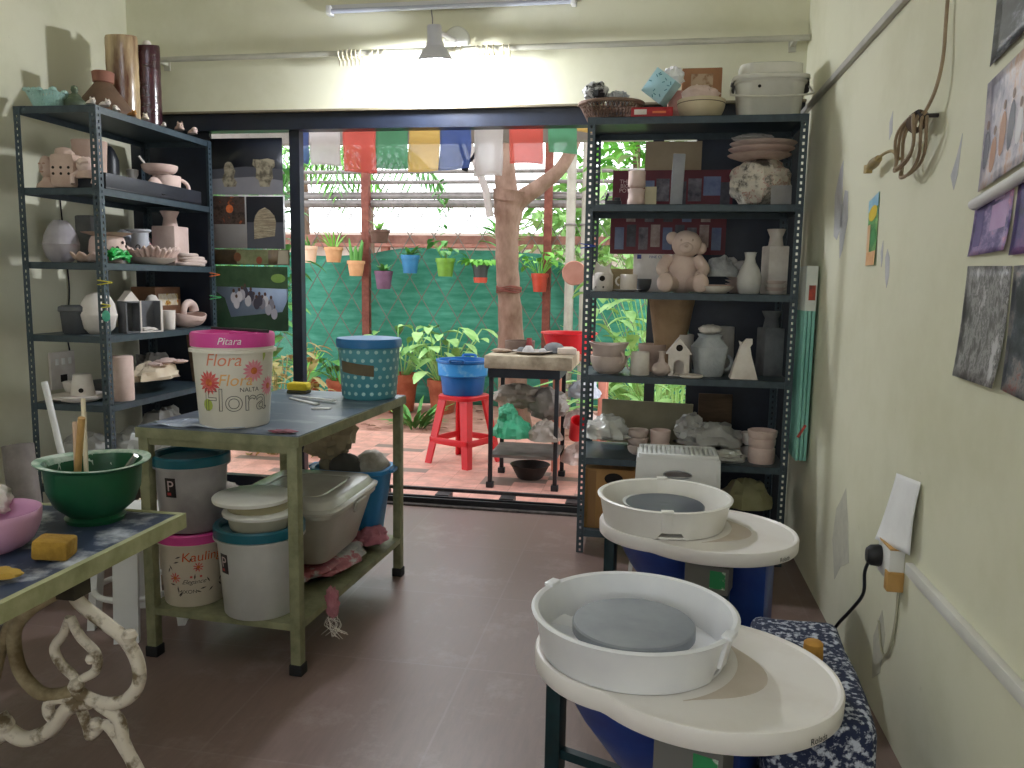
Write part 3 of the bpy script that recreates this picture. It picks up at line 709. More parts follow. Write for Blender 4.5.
bm = bmesh.new(); bmesh.ops.create_cube(bm, size=1)
for v in bm.verts: v.co = Vector((v.co.x*.25, v.co.y*.60, v.co.z*.40))
bmesh.ops.bevel(bm, geom=bm.edges[:], offset=.03, segments=3, affect='EDGES', profile=.5)
bmesh.ops.subdivide_edges(bm, edges=bm.edges[:], cuts=3, use_grid_fill=True)
for v in bm.verts:
    k = noise.noise(v.co*7)*.012+noise.noise(v.co*16)*.006
    v.co += v.co.normalized()*k
    if v.co.z < -.1: v.co.x *= 1+(-.1-v.co.z)*.22; v.co.y *= 1+(-.1-v.co.z)*.1
bm.verts.index_update(); m.add([v.co.copy() for v in bm.verts], [[v.index for v in f.verts] for f in bm.faces]); bm.free()
sx, sy = .445, 2.12
o = one('covered_stool', 'low stool under a paint-splattered navy cloth by the right wall, behind the nearer wheel', 'stool', m, navy, (sx, sy, .207), radians(-3), sharp=60)
one('cork_stopper', 'ochre cork stopper standing on the paint-splattered navy cloth', 'stopper', M().lathe([(0, 0), (.026, 0), (.027, .01), (.025, .045), (.02, .05), (0, .052)], seg=14), mat('ochre_cork', '#c89545', '#a87830', .8, 18, bump=.2), (.462, 2.13, .413))

wpl = mat('white_stool_plastic', '#e9e9e6', '#dcdcda', .45, 3)
st = thing('plastic_stool', 'tall white plastic stool with slatted top and hand slot, in front of the steel rack', 'stool', (.155, 3.86, 0))
m = M(); H = .605
for k in range(15): m.box((-.154+.022*k, .0, H-.006), (.015, .20, .012), None, .003)
m.box((0, 0, H-.017), (.34, .22, .01))
m.box((0, -.108, H-.008), (.35, .022, .02), None, .005); m.box((0, .108, H-.008), (.35, .022, .02), None, .005); m.box((-.175, 0, H-.008), (.02, .22, .02), None, .005); m.box((.175, 0, H-.008), (.02, .22, .02), None, .005)
obj('seat', m, wpl, st)
m = M()
def side(x0, x1, y0, y1, zb, yo=0):
    for a in (0,): pass
pr = [(-.185, H-.015), (.185, H-.015), (.20, .36), (.1, .36), (.085, .40), (-.085, .40), (-.1, .36), (-.20, .36)]
for sg in (-1, 1):
    # front and back skirt with a slot
    o_ = [(-.178, H-.016), (.178, H-.016), (.193, .38), (-.193, .38)]
    m.prism([(-.178, H-.016), (-.06, H-.016), (-.06, .38), (-.193, .38)], sg*.118-.004, sg*.118+.004, 'y')
    m.prism([(.06, H-.016), (.178, H-.016), (.193, .38), (.06, .38)], sg*.118-.004, sg*.118+.004, 'y')
    m.prism([(-.06, H-.016), (.06, H-.016), (.06, H-.08), (-.06, H-.08)], sg*.118-.004, sg*.118+.004, 'y')
    m.prism([(-.06, H-.105), (.06, H-.105), (.06, .38), (-.06, .38)], sg*.118-.004, sg*.118+.004, 'y')
    m.prism([(-.118, H-.016), (.118, H-.016), (.128, .38), (-.128, .38)], sg*.186-.004, sg*.186+.004, 'x')
obj('skirt', m, wpl, st)
m = M()
for sg in (-1,):
    m.tube([(.065*cos(a)*1.0, sg*.123, H-.0925+.018*sin(a)) for a in [2*pi*k/24 for k in range(24)]], .004, 6, True)
obj('hand_slot_rim', m, mat('grey_slot_rim', '#a3a5a6', None, .5), st)
for (x, y) in ((-.175, -.105), (.175, -.105), (-.175, .105), (.175, .105)):
    sx_, sy_ = (1 if x > 0 else -1), (1 if y > 0 else -1)
    m = M(); vs = [(x+sx_*a*.03-(0 if b else sx_*0)+(.02*sx_ if z == 0 else 0), y+sy_*c*.03+(.015*sy_ if z == 0 else 0), z) for z in (0, H-.02) for a, c, b in ((0, 0, 0), (.6, 0, 0), (.6, .6, 0), (0, .6, 0))]
    m.add(vs, [(0, 1, 2, 3), (7, 6, 5, 4), (0, 4, 5, 1), (1, 5, 6, 2), (2, 6, 7, 3), (3, 7, 4, 0)]); obj('leg', m, wpl, st)

# white round stool behind the front table
ws = thing('round_stool', 'round white plastic stool behind the front table, under the green mixing bowl', 'stool', (-1.99, 2.78, 0))
obj('seat', M().lathe([(0, .43), (.15, .43), (.17, .445), (.175, .46), (.165, .47), (0, .472)], seg=36), wpl, ws)
for k in range(4):
    a = k*pi/2-1.22
    m = M(); p0 = Vector((.13*cos(a), .13*sin(a), .43)); p1 = Vector((.17*cos(a), .17*sin(a), 0)); s_ = Vector((-sin(a), cos(a), 0))*.045; i_ = Vector((cos(a), sin(a), 0))*.014
    m.add([p0-s_-i_, p0+s_-i_, p0+s_+i_, p0-s_+i_, p1-s_-i_, p1+s_-i_, p1+s_+i_, p1-s_+i_], [(3, 2, 1, 0), (4, 5, 6, 7), (0, 1, 5, 4), (1, 2, 6, 5), (2, 3, 7, 6), (3, 0, 4, 7)]); obj('leg', m, wpl, ws)
obj('ring', M().tube([(.155*cos(a*pi/16), .155*sin(a*pi/16), .16) for a in range(32)], .012, 8, True), wpl, ws)
# rolled things leaning on the left wall
one('cardboard_tube', 'fat grey cardboard tube leaning by the left wall, taller of the two', 'tube', M().tube([(-2.52, 2.86, .005), (-2.60, 2.92, .33), (-2.68, 2.98, .66)], .062, 20), mat('grey_tube', '#8d8580', '#776f6b', .85, 9))
one('cardboard_tube', 'short grey cardboard tube leaning behind the pink bowl, the lower of the two', 'tube', M().tube([(-2.50, 2.66, .005), (-2.575, 2.68, .27), (-2.65, 2.70, .54)], .05, 18), mat('dark_grey_tube', '#85807c', '#716c68', .85, 9))
one('pipe_offcut', 'white plastic pipe offcut leaning beside the left rack', 'pipe', M().tube([(-2.40, 3.04, .0), (-2.53, 3.08, .5), (-2.65, 3.12, .92)], .014, 14), mat('white_pvc', '#d9d9d6', None, .35))
one('black_case', 'black case standing at the left edge of the room', 'case', M().box((0, 0, .37), (.16, .12, .74), None, .02), blackm, (-2.86, 2.80, 0))
m = M(); m.b2((-.17, -.13, 0), (.17, .13, .008)); m.b2((-.17, -.13, .008), (-.165, .13, .35)); m.b2((.165, -.13, .008), (.17, .13, .35)); m.b2((-.17, -.13, .008), (.17, -.125, .35)); m.b2((-.17, .125, .008), (.17, .13, .35))
kb = one('carton', 'open tan carton on the floor in front of the left rack', 'box', m, mat('tan_card', '#b29c86', '#a28c76', .85, 6), (-2.17, 3.30, 0), .25)
obj('flap', M().box((0, -.175, .36), (.34, .1, .005), Matrix.Rotation(-.35, 4, 'X')), mat('tan_card_flap', '#b8a38d', None, .85), kb)
# ------------------------------------------------------------------ profiles
def cup_p(r, h, rb=None, t=.006):
    rb = rb or r; return [(0, 0), (rb*.96, 0), (rb, .004), (r, h-.003), (r-t*.4, h), (r-t, h-.003), (rb-t, t), (0, t)]
def bowl_p(r, h, foot=None, t=.007, n=9):
    foot = foot or r*.42; out = [(0, 0), (foot, 0)]
    for i in range(n+1):
        a = i/n*pi/2; out.append((foot+(r-foot)*sin(a), .004+(h-.004)*(1-cos(a))))
    inn = [(max(.001, x-t), max(t, z) if i < len(out)-1 else z) for i, (x, z) in enumerate(out[2:])]
    out.append((r-t*.5, h+.002)); out += [(x, z+t*.35 if z < h*.8 else z) for x, z in reversed(inn)]+[(0, t+.002)]
    return out
def dish_p(r, h, t=.006): return [(0, 0), (r*.55, 0), (r*.62, .003), (r*.95, h*.8), (r, h), (r-t, h), (r*.6, t+.003), (0, t+.002)]
def handle(o, mm, ctr, rx, rz, th, ang, name='handle', sweep=(-1.35, 1.35)):
    """ear handle leaving the wall at angle ang"""
    d = Vector((cos(ang), sin(ang), 0)); pts = []
    for k in range(13):
        a = sweep[0]+(sweep[1]-sweep[0])*k/12; pts.append(Vector(ctr)+d*(rx*cos(a))+Vector((0, 0, rz*sin(a))))
    return obj(name, M().tube(pts, th, 8), mm, o)
def pot(name, label, cat, prof, loc, mm, group=None, seg=32, fn=None, sharp=50, rot=0):
    return one(name, label, cat, M().lathe(prof, seg=seg, fn=fn), mm, loc, rot, group, sharp=sharp)
def sqvase(name, label, x, y, z, w, h, neck, nh, flare, mm, rot=0):
    """square bottle with a flared round neck"""
    m = M(); m.box((0, 0, h/2), (w, w, h), None, .006)
    o = one(name, label, 'vase', m, mm, (x, y, z), rot)
    obj('neck', M().lathe([(neck*1.15, h-.004), (neck, h+nh*.3), (neck*.92, h+nh*.55), (flare, h+nh), (flare-.006, h+nh), (neck*.7, h+nh*.5), (0, h+nh*.3)], seg=24), mm, o)
    return o

# =================================================================== RIGHT RACK, top board
z = 2.2
bt = thing('lattice_basket', 'brown lattice-woven tray basket at the left end of the right rack top', 'basket', (-.235, 4.2, z))
wov = mat('brown_wicker', '#7e6353', '#634b3d', .7, 20, bump=.2)
m = M(); n = 44
def bs(a, t): return (( .115+.045*t)*cos(a)*1.0, (.08+.045*t)*sin(a), .01+.085*t)
for k in range(n):
    a = 2*pi*k/n
    for s in (-1, 1): m.tube([bs(a, 0), bs(a+s*.14, .5), bs(a+s*.28, 1)], .0032, 5)
obj('lattice', m, wov, bt)
obj('base', M().prism([bs(2*pi*k/32, 0)[:2] for k in range(32)], 0, .012), wov, bt)
obj('basket_rim', M().tube([bs(2*pi*k/40, 1) for k in range(40)], .009, 8, True), mat('wicker_rim', '#8f7565', '#77604f', .7, 20), bt)
m = M()
wrp = mat('striped_plastic', '#cfcfcf', '#2c2d30', .3, 22, lo=.46, hi=.54, stretch=(1, 3, 1))
one('wrapped_bundle', 'bundle in black-and-white crinkled plastic on the left of the lattice basket', 'bundle', M().blob((0, 0, .055), (.065, .06, .055), .25, 3, 2, crease=.1), wrp, (-.315, 4.19, z+.095))
one('plastic_wrap', 'wisp of grey film with a dark tip lying in the lattice basket', 'plastic', M().blob((0, 0, .035), (.065, .05, .037), .35, 3, 9, crease=.1), mat('grey_film', '#b9babc', '#8f9094', .3, 8), (-.21, 4.24, z+.095))
rb = one('red_box', 'flat red carton with white panel on the front edge of the rack top', 'box', M().box((0, 0, .024), (.2, .09, .048), None, .002), mat('red_card', '#b3262a', '#a01f25', .5, 5), (-.03, 4.10, z))
obj('white_panel', M().box((-.055, -.0458, .026), (.06, .001, .024)), white, rb)
obj('printed_strip', M().box((.035, -.0458, .024), (.065, .001, .01)), mat('orange_ink', '#e07848', None, .5), rb)
obj('printed_strip', M().lathe([(0, -.0462), (.012, -.0462), (.012, -.045), (0, -.045)], (0, 0, 0), 12), mat('orange_ink_dot', '#e59a55', None, .5), rb, (.082, 0, .026), (0, 0, 0)).rotation_euler = (0, 0, 0)
one('grey_block', 'grey clay block propping up the tilted pale blue box', 'block', M().box((0, 0, .035), (.12, .09, .07), None, .006), mat('khaki_block', '#857c6c', '#746b5c', .8, 10), (-.015, 4.22, z))
tb = one('tissue_box', 'pale blue patterned tissue box tipped on its corner', 'box', M().box((0, 0, 0), (.12, .10, .13), None, .003), [mat('pale_blue_card', '#b9dfe6', '#a9d3dc', .6, 5)], (.01, 4.165, z+.163), (0, radians(38), radians(-18)))
m = M(); rd = random.Random(5)
for k in range(14):
    m.T = Matrix.Translation((rd.uniform(-.05, .05), -.0505, rd.uniform(-.055, .055))) @ Matrix.Rotation(rd.uniform(0, 3), 4, 'Y'); m.box((0, 0, 0), (.014, .001, .004))
m.T = Matrix(); obj('leaf_print', m, mat('teal_ink', '#3f7f8c', None, .6), tb)
one('tissue', 'crumpled white tissue pulled out above the pale blue box', 'tissue', M().blob((0, 0, .05), (.055, .04, .055), .4, 3, 4, crease=.15), mat('white_paper', '#f0f0f2', '#e2e2e6', .9, 8), (.065, 4.22, z+.17))
one('pink_parcel', 'dusky pink parcel standing between the blue box and the bowl', 'parcel', M().box((0, 0, .085), (.08, .07, .17), None, .008), mat('dusky_pink', '#b98c83', '#a87a72', .8, 8), (.085, 4.29, z))
cb = one('cardboard_box', 'brown cardboard box with shiny clear tape at the back of the rack top', 'box', M().box((0, 0, .15), (.20, .11, .30), None, .003), mat('brown_card', '#9c7150', '#8a6042', .8, 5), (.215, 4.41, z))
obj('clear_tape', M().sheet(lambda u, v: (-.055+.11*u, -.0562-.002*noise.noise(Vector((u*9, v*9, 0))), .20+.07*v), 16, 8), mat('clear_tape', '#b39a80', '#8f6d52', .12, 20, lo=.5, hi=.6, spec=.8), cb)
one('clay_scrap', 'folded pink clay offcut resting in the round banded bowl', 'clay scrap', M().blob((0, 0, .04), (.09, .05, .055), .3, 2.5, 12, crease=.08), pinkclay, (.20, 4.21, z+.085))
bw = pot('banded_bowl', 'round cream bowl with thin brown band on the rack top', 'bowl', bowl_p(.118, .10, .055), (.208, 4.19, z), mat('cream_glaze', '#d8c9aa', '#c8b896', .5, 6))
obj('brown_band', M().tube([(.1165*cos(a*pi/24), .1165*sin(a*pi/24), .082) for a in range(48)], .002, 5, True), mat('brown_slip', '#5b4636', None, .6), bw)
en = thing('enamel_roaster', 'large cream enamel roaster with lid and wire handle on the right rack top', 'pot', (.535, 4.24, z))
def rsq(a, r, z, p=3.6, ax=1.0, ay=.72):
    q = (abs(cos(a))**p+abs(sin(a))**p)**(-1/p); return q
enm = mat('cream_enamel', '#d6d3c8', '#c6c3b6', .25, 4)
def rs_lathe(prof, c=(0, 0, 0), ax=1, ay=.72, p=4, seg=48):
    m = M(); return m.lathe(prof, c, seg, lambda a, r, z: (r*(abs(cos(a))**p+abs(sin(a))**p)**(-1/p), z), ax, ay)
obj('body', rs_lathe([(0, 0), (.13, 0), (.145, .012), (.162, .17), (.172, .178), (.172, .19), (.16, .19), (.14, .015), (0, .01)]), enm, en)
obj('lid', rs_lathe([(.18, .186), (.184, .194), (.182, .206), (.150, .216), (.148, .262), (.12, .27), (0, .27)]), enm, en)
obj('wire_handle', M().tube(bez([(-.178, 0, .18), (-.19, -.06, .14), (-.17, -.135, .105), (0, -.145, .095), (.17, -.135, .105), (.19, -.06, .14), (.178, 0, .18)], 6), .005, 8), mat('pale_wire', '#c9c5b6', None, .4), en)
for s in (-1, 1): obj('lug', M().box((s*.176, 0, .165), (.018, .05, .05), None, .004), mat('dark_lug', '#3c3833', None, .6), en)
obj('enamel_chip', M().lathe([(0, -.001), (.008, 0), (0, .001)], seg=10), holem, en, (-.06, -.119, .15), (pi/2, 0, 0))

# ------------------------------------------------------------------ right rack, second shelf
z = 1.785
maroon = mat('maroon_print', '#6d2230', '#5a1a28', .5, 5)
def poster(name, label, x, y, zb, w, h, cells, base, rows):
    o = thing(name, label, 'poster', (x, y, zb))
    obj('sheet', M().box((0, 0, h/2), (w, .003, h)), base, o)
    for (cx, cz, cw, ch, mm) in cells: obj('printed_picture', M().box((cx, -.002, cz), (cw, .0012, ch)), mm, o)
    return o
pics = [mat('print_dark', '#2b2a33', '#54505a', .5, 14), mat('print_blue', '#59648a', '#7f8aa8', .5, 10), mat('print_pale', '#b9a7a0', '#8e7470', .5, 18), mat('print_slate', '#3c3944', '#857d86', .5, 16)]
p1 = poster('pottery_poster', 'maroon poster with a row of pot pictures behind the cups, upper of two', .09, 4.50, z, .64, .225,
       [(-.12, .12, .05, .10, pics[1]), (-.05, .12, .07, .12, pics[3]), (.04, .1, .07, .13, pics[0]), (.12, .12, .07, .12, pics[3]), (.21, .14, .09, .10, pics[1]), (.28, .1, .05, .12, pics[0]), (-.10, .03, .1, .03, pics[3]), (.15, .03, .11, .03, pics[3])], maroon, 1)
for i, s in enumerate(('THE', 'BIG', 'POT')): lettering(s, .03, mat('pale_pink_ink%d' % i, '#d9b9b5', None, .6), p1, lambda u, v, w_=0, i=i: (-.255+u, -.0032, .155-.024*i+v))
poster('pottery_poster', 'maroon poster of pictures in a row hanging above the teddy bear, lower one', .075, 4.50, 1.56, .62, .205,
       [(-.26+.065*i, .085+(.015 if i % 2 else 0), .05, .12, pics[(i*3+1) % 4]) for i in range(9)]+[(-.2+.1*i, .185, .05, .02, pics[(i+2) % 4]) for i in range(5)], maroon, 1)
one('cardboard_sheet', 'tan cardboard sheet propped at the back above the upper maroon poster', 'cardboard', M().box((0, 0, .19), (.30, .006, .38), Matrix.Rotation(.02, 4, 'X')), mat('tan_sheet', '#a3927a', '#93826b', .85, 5), (.09, 4.53, z))
ck = pot('stacked_cups', 'pink bisque beaker lower in the stack of two before the maroon poster', 'cup', [(0, 0), (.04, 0), (.044, .006), (.044, .03), (.040, .04), (.040, .07), (.044, .078), (.044, .082), (.038, .084), (.036, .01), (0, .008)], (-.092, 4.14, z), pinkclay)
pot('stacked_cups', 'pink bisque beaker on top of the stack before the maroon poster', 'cup', [(0, 0), (.03, 0), (.041, .012), (.044, .02), (.042, .06), (.043, .086), (.039, .088), (.037, .01), (0, .008)], (-.092, 4.14, z+.0845), pinkclay)
one('paper_card', 'small yellowed card leaning beside the two stacked beakers', 'card', M().box((0, 0, .048), (.058, .003, .096), Matrix.Rotation(.06, 4, 'X')), mat('yellowed_card', '#c9bfa2', '#b9ae90', .8, 8), (-.022, 4.15, z+.001))
one('grey_strip', 'tall narrow grey slab standing upright before the maroon poster', 'slab', M().box((0, 0, .126), (.06, .02, .252), Matrix.Rotation(.03, 4, 'Y'), .003), mat('grey_slab', '#9a9ba0', '#87888d', .7, 8), (.108, 4.13, z+.001))
one('black_bracket', 'small black bracket lying at the left end of the second shelf', 'bracket', M().box((0, 0, .012), (.08, .06, .024), None, .003).box((.02, 0, .03), (.03, .03, .02), None, .003).box((-.032, .0, .042), (.012, .02, .04), Matrix.Rotation(.3, 4, 'Y')), blackm, (-.205, 4.12, z))
news = ramp_mat('newsprint', [(.32, '#4f4742'), (.42, '#c9c0b0'), (.53, '#d3cabb'), (.56, '#a35546'), (.575, '#cfc6b6'), (.64, '#6f665e'), (.7, '#b9b0a1')], 6)
jw = M().blob((0, 0, .115), (.15, .13, .125), .16, 3.2, 21, 32, 18, crease=.06)
one('wrapped_pot', 'large pot wrapped in crumpled printed newspaper under a stack of plates', 'pot', jw, news, (.515, 4.24, z+.004), sharp=30)
for k, (r, zz, lb) in enumerate(((.155, .232, 'wide bisque plate lowest of the three on the newspaper-wrapped pot'), (.16, .262, 'wide bisque plate in the middle of the three on the newspaper-wrapped pot'), (.162, .289, 'wide grey-pink plate uppermost on the newspaper-wrapped pot'))):
    pot('plate', lb, 'plate', dish_p(r, .026, .012), (.505+.008*k, 4.24, z+zz), (tanclay, pinkclay, bisque)[k], 'plates on the wrapped pot')
one('clay_slab', 'crumbly grey clay slab lying on the uppermost plate', 'clay slab', M().blob((0, 0, .02), (.10, .07, .02), .25, 3, 8), grey, (.47, 4.22, z+.318))
one('grey_tile', 'plain grey square tile leaning in the right corner of the second shelf', 'tile', M().box((0, 0, .047), (.095, .008, .094), Matrix.Rotation(-.1, 4, 'X'), .002), mat('grey_tile', '#8f8c8c', '#7d7a7a', .7, 8), (.60, 4.095, z+.002))

# ------------------------------------------------------------------ right rack, third shelf
z = 1.357
m = M().lathe([(0, 0), (.045, 0), (.052, .01), (.052, .085), (.044, .095), (.02, .10), (.0, .10)], seg=24)
cp = one('house_lantern', 'little cream clay lantern with pointed roof and round window, far left of the third shelf', 'lantern', m, cream, (-.245, 4.12, z))
m = M(); m.prism([(-.05, .08), (.05, .08), (.035, .12), (.042, .148), (.015, .125), (-.012, .128), (-.035, .15), (-.04, .12)], -.03, .03, 'y'); obj('roof', m, cream, cp)
m = M()
for (a, b, r) in ((-.0, .065, .014), (-.03, .022, .005), (-.012, .022, .005), (.006, .022, .005), (.024, .022, .005), (-.02, .036, .005), (.015, .036, .005)):
    m.T = Matrix.Translation((a, -.0535+abs(a)*.45, b)) @ Matrix.Rotation(pi/2, 4, 'X'); m.lathe([(0, -.001), (r, -.001), (r, .001), (0, .001)], seg=12)
m.T = Matrix(); obj('pierced_hole', m, holem, cp)
pot('saucer', 'thin clay saucer under the straight cup on the third shelf', 'saucer', dish_p(.072, .012), (-.122, 4.14, z), white)
c_ = pot('cup', 'straight cream cup standing on a saucer, left on the third shelf', 'cup', cup_p(.043, .075, .042), (-.115, 4.13, z+.013), cream)
handle(c_, cream, (-.042, 0, .04), .022, .022, .005, pi)
pot('small_bowl', 'small dark grey bowl behind the straight cream cup', 'bowl', bowl_p(.042, .065, .02), (-.042, 4.2, z), mat('charcoal_clay', '#4d4f50', '#3d3f40', .7, 9))
one('wooden_slat', 'short wooden slat lying across the back left of the third shelf', 'slat', M().box((0, 0, .06), (.18, .012, .12), None, .002), mat('pale_wood', '#a4906a', '#8b7854', .8, 4, stretch=(1, 6, 6)), (-.18, 4.40, z))
one('long_white_box', 'flat white carton with blue print behind the teddy bear', 'box', M().box((0, 0, .1), (.2, .06, .2), None, .002), white, (.0, 4.40, z))
lb_ = bpy.data.objects['long_white_box']; obj('blue_mark', M().box((-.07, -.0306, .185), (.022, .001, .022)), mat('blue_ink', '#3d4a86', None, .6), lb_)
lettering('FINE CLAY', .02, mat('blue_ink_letters', '#4a5690', None, .6), lb_, lambda u, v, w_=0: (.03+u, -.031, .178+v))
be = thing('teddy_bear', 'seated pinkish clay teddy bear in the middle of the third shelf', 'figurine', (.152, 4.2, z))
bc = mat('bear_clay', '#dbc5b9', '#cbb2a5', .85, 9, bump=.2)
bd = M().blob((0, .02, .10), (.085, .075, .11), .06, 2, 1)
obj('body', bd, bc, be)
hd = M().blob((.015, 0, .245), (.075, .07, .068), .05, 2, 2).blob((.012, -.06, .225), (.035, .03, .028), .04, 2, 3)
h_ = obj('head', hd, bc, be)
for s in (-1, 1): obj('ear', M().blob((.015+s*.07, .01, .255+(.02 if s < 0 else -.03)), (.032, .02, .032), .04, 2, 4), bc, h_)
for s in (-1, 1): obj('eye', M().blob((.015+s*.028, -.062, .262), (.006, .006, .006), 0, 1, 1, 10, 6), tanclay, h_)
obj('nose', M().blob((.012, -.09, .232), (.011, .008, .008), 0, 1, 1, 10, 6), tanclay, h_)
for s in (-1, 1):
    obj('arm', M().tube(bez([(s*.07, 0, .17), (s*.105, -.04, .12), (s*.08, -.085, .085)], 6), [.032-.0006*k for k in range(13)], 12), bc, be)
    obj('leg', M().tube(bez([(s*.05, -.02, .045), (s*.075, -.085, .043), (s*.085, -.13, .045)], 6), [.042-.0004*k for k in range(13)], 12).blob((s*.086, -.132, .05), (.04, .022, .048), .03, 2, 1), bc, be)
one('relief_mask', 'rough dark grey carved block with swirling relief right of the teddy bear', 'sculpture', M().blob((0, 0, .085), (.085, .05, .1), .22, 3.4, 31, 32, 18, flat=0), mat('carved_grey', '#b3b4b3', '#858686', .85, 14, bump=.5), (.345, 4.25, z), sharp=60)
m = M()
pot('oval_dish', 'shallow white oval dish at the front edge of the third shelf', 'dish', dish_p(.095, .036, .01), (.312, 4.125, z), cream)
one('clay_chip', 'thin broken clay chip lying across the shallow white dish', 'clay chip', M().prism([(-.08, -.02), (.02, -.045), (.085, -.01), (.05, .03), (-.06, .02)], 0, .007), tanclay, (.305, 4.135, z+.037), .2)
for k in range(6): pot('stacked_plate', ('lowest', 'second lowest', 'third from the bottom', 'fourth from the bottom', 'fifth from the bottom', 'topmost')[k]+' small plate of the stack behind the round vase', 'plate', dish_p(.07, .018, .006), (.447, 4.33, z+.0175*k), bisque, 'small plates stacked on the third shelf')
fg = one('lump_figurine', 'small lumpy grey clay animal lying on the small plate stack', 'figurine', M().blob((0, 0, .03), (.06, .04, .032), .2, 3, 5).blob((-.045, -.01, .055), (.028, .026, .026), .15, 3, 6), grey, (.45, 4.33, z+.106))
pot('round_vase', 'round-bellied pale grey vase with narrow neck on the third shelf', 'vase', [(0, 0), (.042, 0), (.05, .006), (.06, .05), (.059, .085), (.045, .125), (.028, .155), (.024, .175), (.028, .198), (.031, .203), (.027, .205), (.02, .175), (.0, .165)], (.476, 4.13, z), mat('pale_grey_slip', '#c4c2bd', '#b4b2ad', .8, 8))
sqvase('square_bottle', 'tall square cream bottle vase with flared neck at the right of the third shelf', .622, 4.33, z, .105, .245, .034, .085, .047, cream, .25)
for k in range(4): pot('small_dish', ('lowest', 'second', 'third', 'topmost')[k]+' little dish of the pile before the cream square bottle', 'dish', dish_p(.052, .018, .006), (.604, 4.13, z+.0165*k), (white, bisque)[k % 2], 'little dishes piled on the third shelf')

# ------------------------------------------------------------------ right rack, fourth shelf
z = .935
b_ = pot('deep_bowl', 'grey-pink deep bowl lower in the pair at the left of the fourth shelf', 'bowl', bowl_p(.095, .09, .05), (-.205, 4.16, z), bisque)
b2 = pot('handled_bowl', 'handled bisque bowl with wavy rim nested in the deep bowl', 'bowl', [(0, 0), (.05, 0), (.075, .02), (.08, .075), (.096, .098), (.099, .105), (.09, .105), (.072, .075), (.066, .02), (0, .012)], (-.205, 4.15, z+.052), bisque, fn=lambda a, r, z: (r*(1+.06*cos(2*a)), z+(.006*cos(2*a) if z > .09 else 0)))
handle(b2, bisque, (.06, -.055, .035), .028, .028, .007, -.7)
mg = pot('mug', 'straight pale mug without saucer beside the handled bowl', 'mug', cup_p(.046, .118, .05), (-.043, 4.13, z), cream)
handle(mg, cream, (-.045, .0, .06), .03, .035, .006, 2.6)
pot('footed_bowl', 'open grey-brown bowl on a foot at the back of the fourth shelf', 'bowl', [(0, 0), (.04, 0), (.034, .03), (.03, .05), (.05, .075), (.075, .115), (.078, .145), (.072, .145), (.045, .085), (0, .07)], (.02, 4.33, z), tanclay)
pot('bud_vase', 'little round bud vase with thin neck left of the clay house', 'vase', [(0, 0), (.028, 0), (.046, .015), (.05, .034), (.04, .055), (.018, .07), (.014, .09), (.016, .118), (.02, .124), (.016, .125), (.01, .09), (0, .08)], (.066, 4.13, z), bisque)
hs = one('clay_house', 'small clay house with arched door and round attic window', 'house', M(), cream, (.152, 4.16, z))
hm = M(); W = .052
arch = [(.026*cos(a), .055+.026*sin(a)) for a in [pi*k/10 for k in range(11)]]
hm.prism([(-W, 0), (-W, .115), (W, .115), (W, 0), (.026, 0)]+arch+[(-.026, 0)], -.045, -.035, 'y'); hm.b2((-W, -.035, 0), (-W+.01, .045, .115)); hm.b2((W-.01, -.035, 0), (W, .045, .115)); hm.b2((-W, .035, 0), (W, .045, .115)); hm.b2((-W, -.035, 0), (W, .045, .006))
hs.data = obj('tmp', hm, cream).data; bpy.data.objects.remove(bpy.data.objects['tmp'])
rf = M(); rf.prism([(-.066, .113), (.066, .113), (.004, .192), (-.004, .192)], -.054, .05, 'y'); r_ = obj('roof', rf, cream, hs)
obj('attic_window', M().lathe([(0, -.001), (.017, -.001), (.017, .001), (0, .001)], seg=20), holem, r_, (0, -.0545, .145), (pi/2, 0, 0))
pot('tall_beaker', 'tall plain beaker half hidden behind the clay house', 'beaker', cup_p(.062, .2, .058), (.172, 4.36, z), cream)
pot('shallow_lid', 'thin white lid lying flat before the clay house', 'lid', [(0, 0), (.05, 0), (.06, .006), (.058, .014), (.03, .018), (0, .018)], (.213, 4.085, z), white)
jr = thing('lidded_jar', 'square grey lidded jar with loop handle and shaggy white lid, fourth shelf', 'jar', (.305, 4.19, z), .35)
jm = mat('blue_grey_clay', '#b9bdbe', '#9fa4a6', .8, 9, bump=.5, bscale=60)
m = rs_lathe([(0, 0), (.055, 0), (.06, .006), (.078, .13), (.08, .15), (.055, .185), (.048, .2), (.055, .215), (.048, .215), (.04, .2), (0, .19)], ax=1, ay=1, p=5, seg=40); obj('body', m, jm, jr)
obj('lid', M().blob((0, 0, .238), (.058, .055, .026), .14, 3.5, 3), mat('shaggy_white', '#e6e0d8', '#c9c0b5', .9, 20, bump=.5), jr)
handle(jr, jm, (.075, -.01, .07), .042, .04, .009, -.35)
pot('tall_cylinder', 'tall grey cylinder pot standing behind the lidded jar', 'pot', cup_p(.06, .245, .06), (.385, 4.38, z), grey)
m = M(); zc = [(.0, .066, .052), (.06, .05, .038), (.12, .033, .026), (.16, .024, .022), (.175, .026, .02), (.2, .014, .012)]
vs = []; 
for i, (zz, a, b) in enumerate(zc):
    o_ = (0, 0, .0, .002, .01, .022)[i]
    vs += [(-a+o_, -b, zz), (a+o_, -b, zz), (a+o_, b, zz), (-a+o_, b, zz)]
fs = [(3, 2, 1, 0)]+[(4*i+k, 4*i+(k+1) % 4, 4*i+4+(k+1) % 4, 4*i+4+k) for i in range(5) for k in range(4)]+[(20, 21, 22, 23)]
one('bird_cone', 'faceted white clay cone with a bird-like beak at its tip', 'sculpture', m.add(vs, fs).add([(-.02, -.02, .155), (-.03, 0, .19), (-.02, .02, .16), (.0, 0, .175)], [(0, 1, 3), (1, 2, 3), (0, 3, 2), (0, 2, 1)]), cream, (.471, 4.13, z), sharp=20)
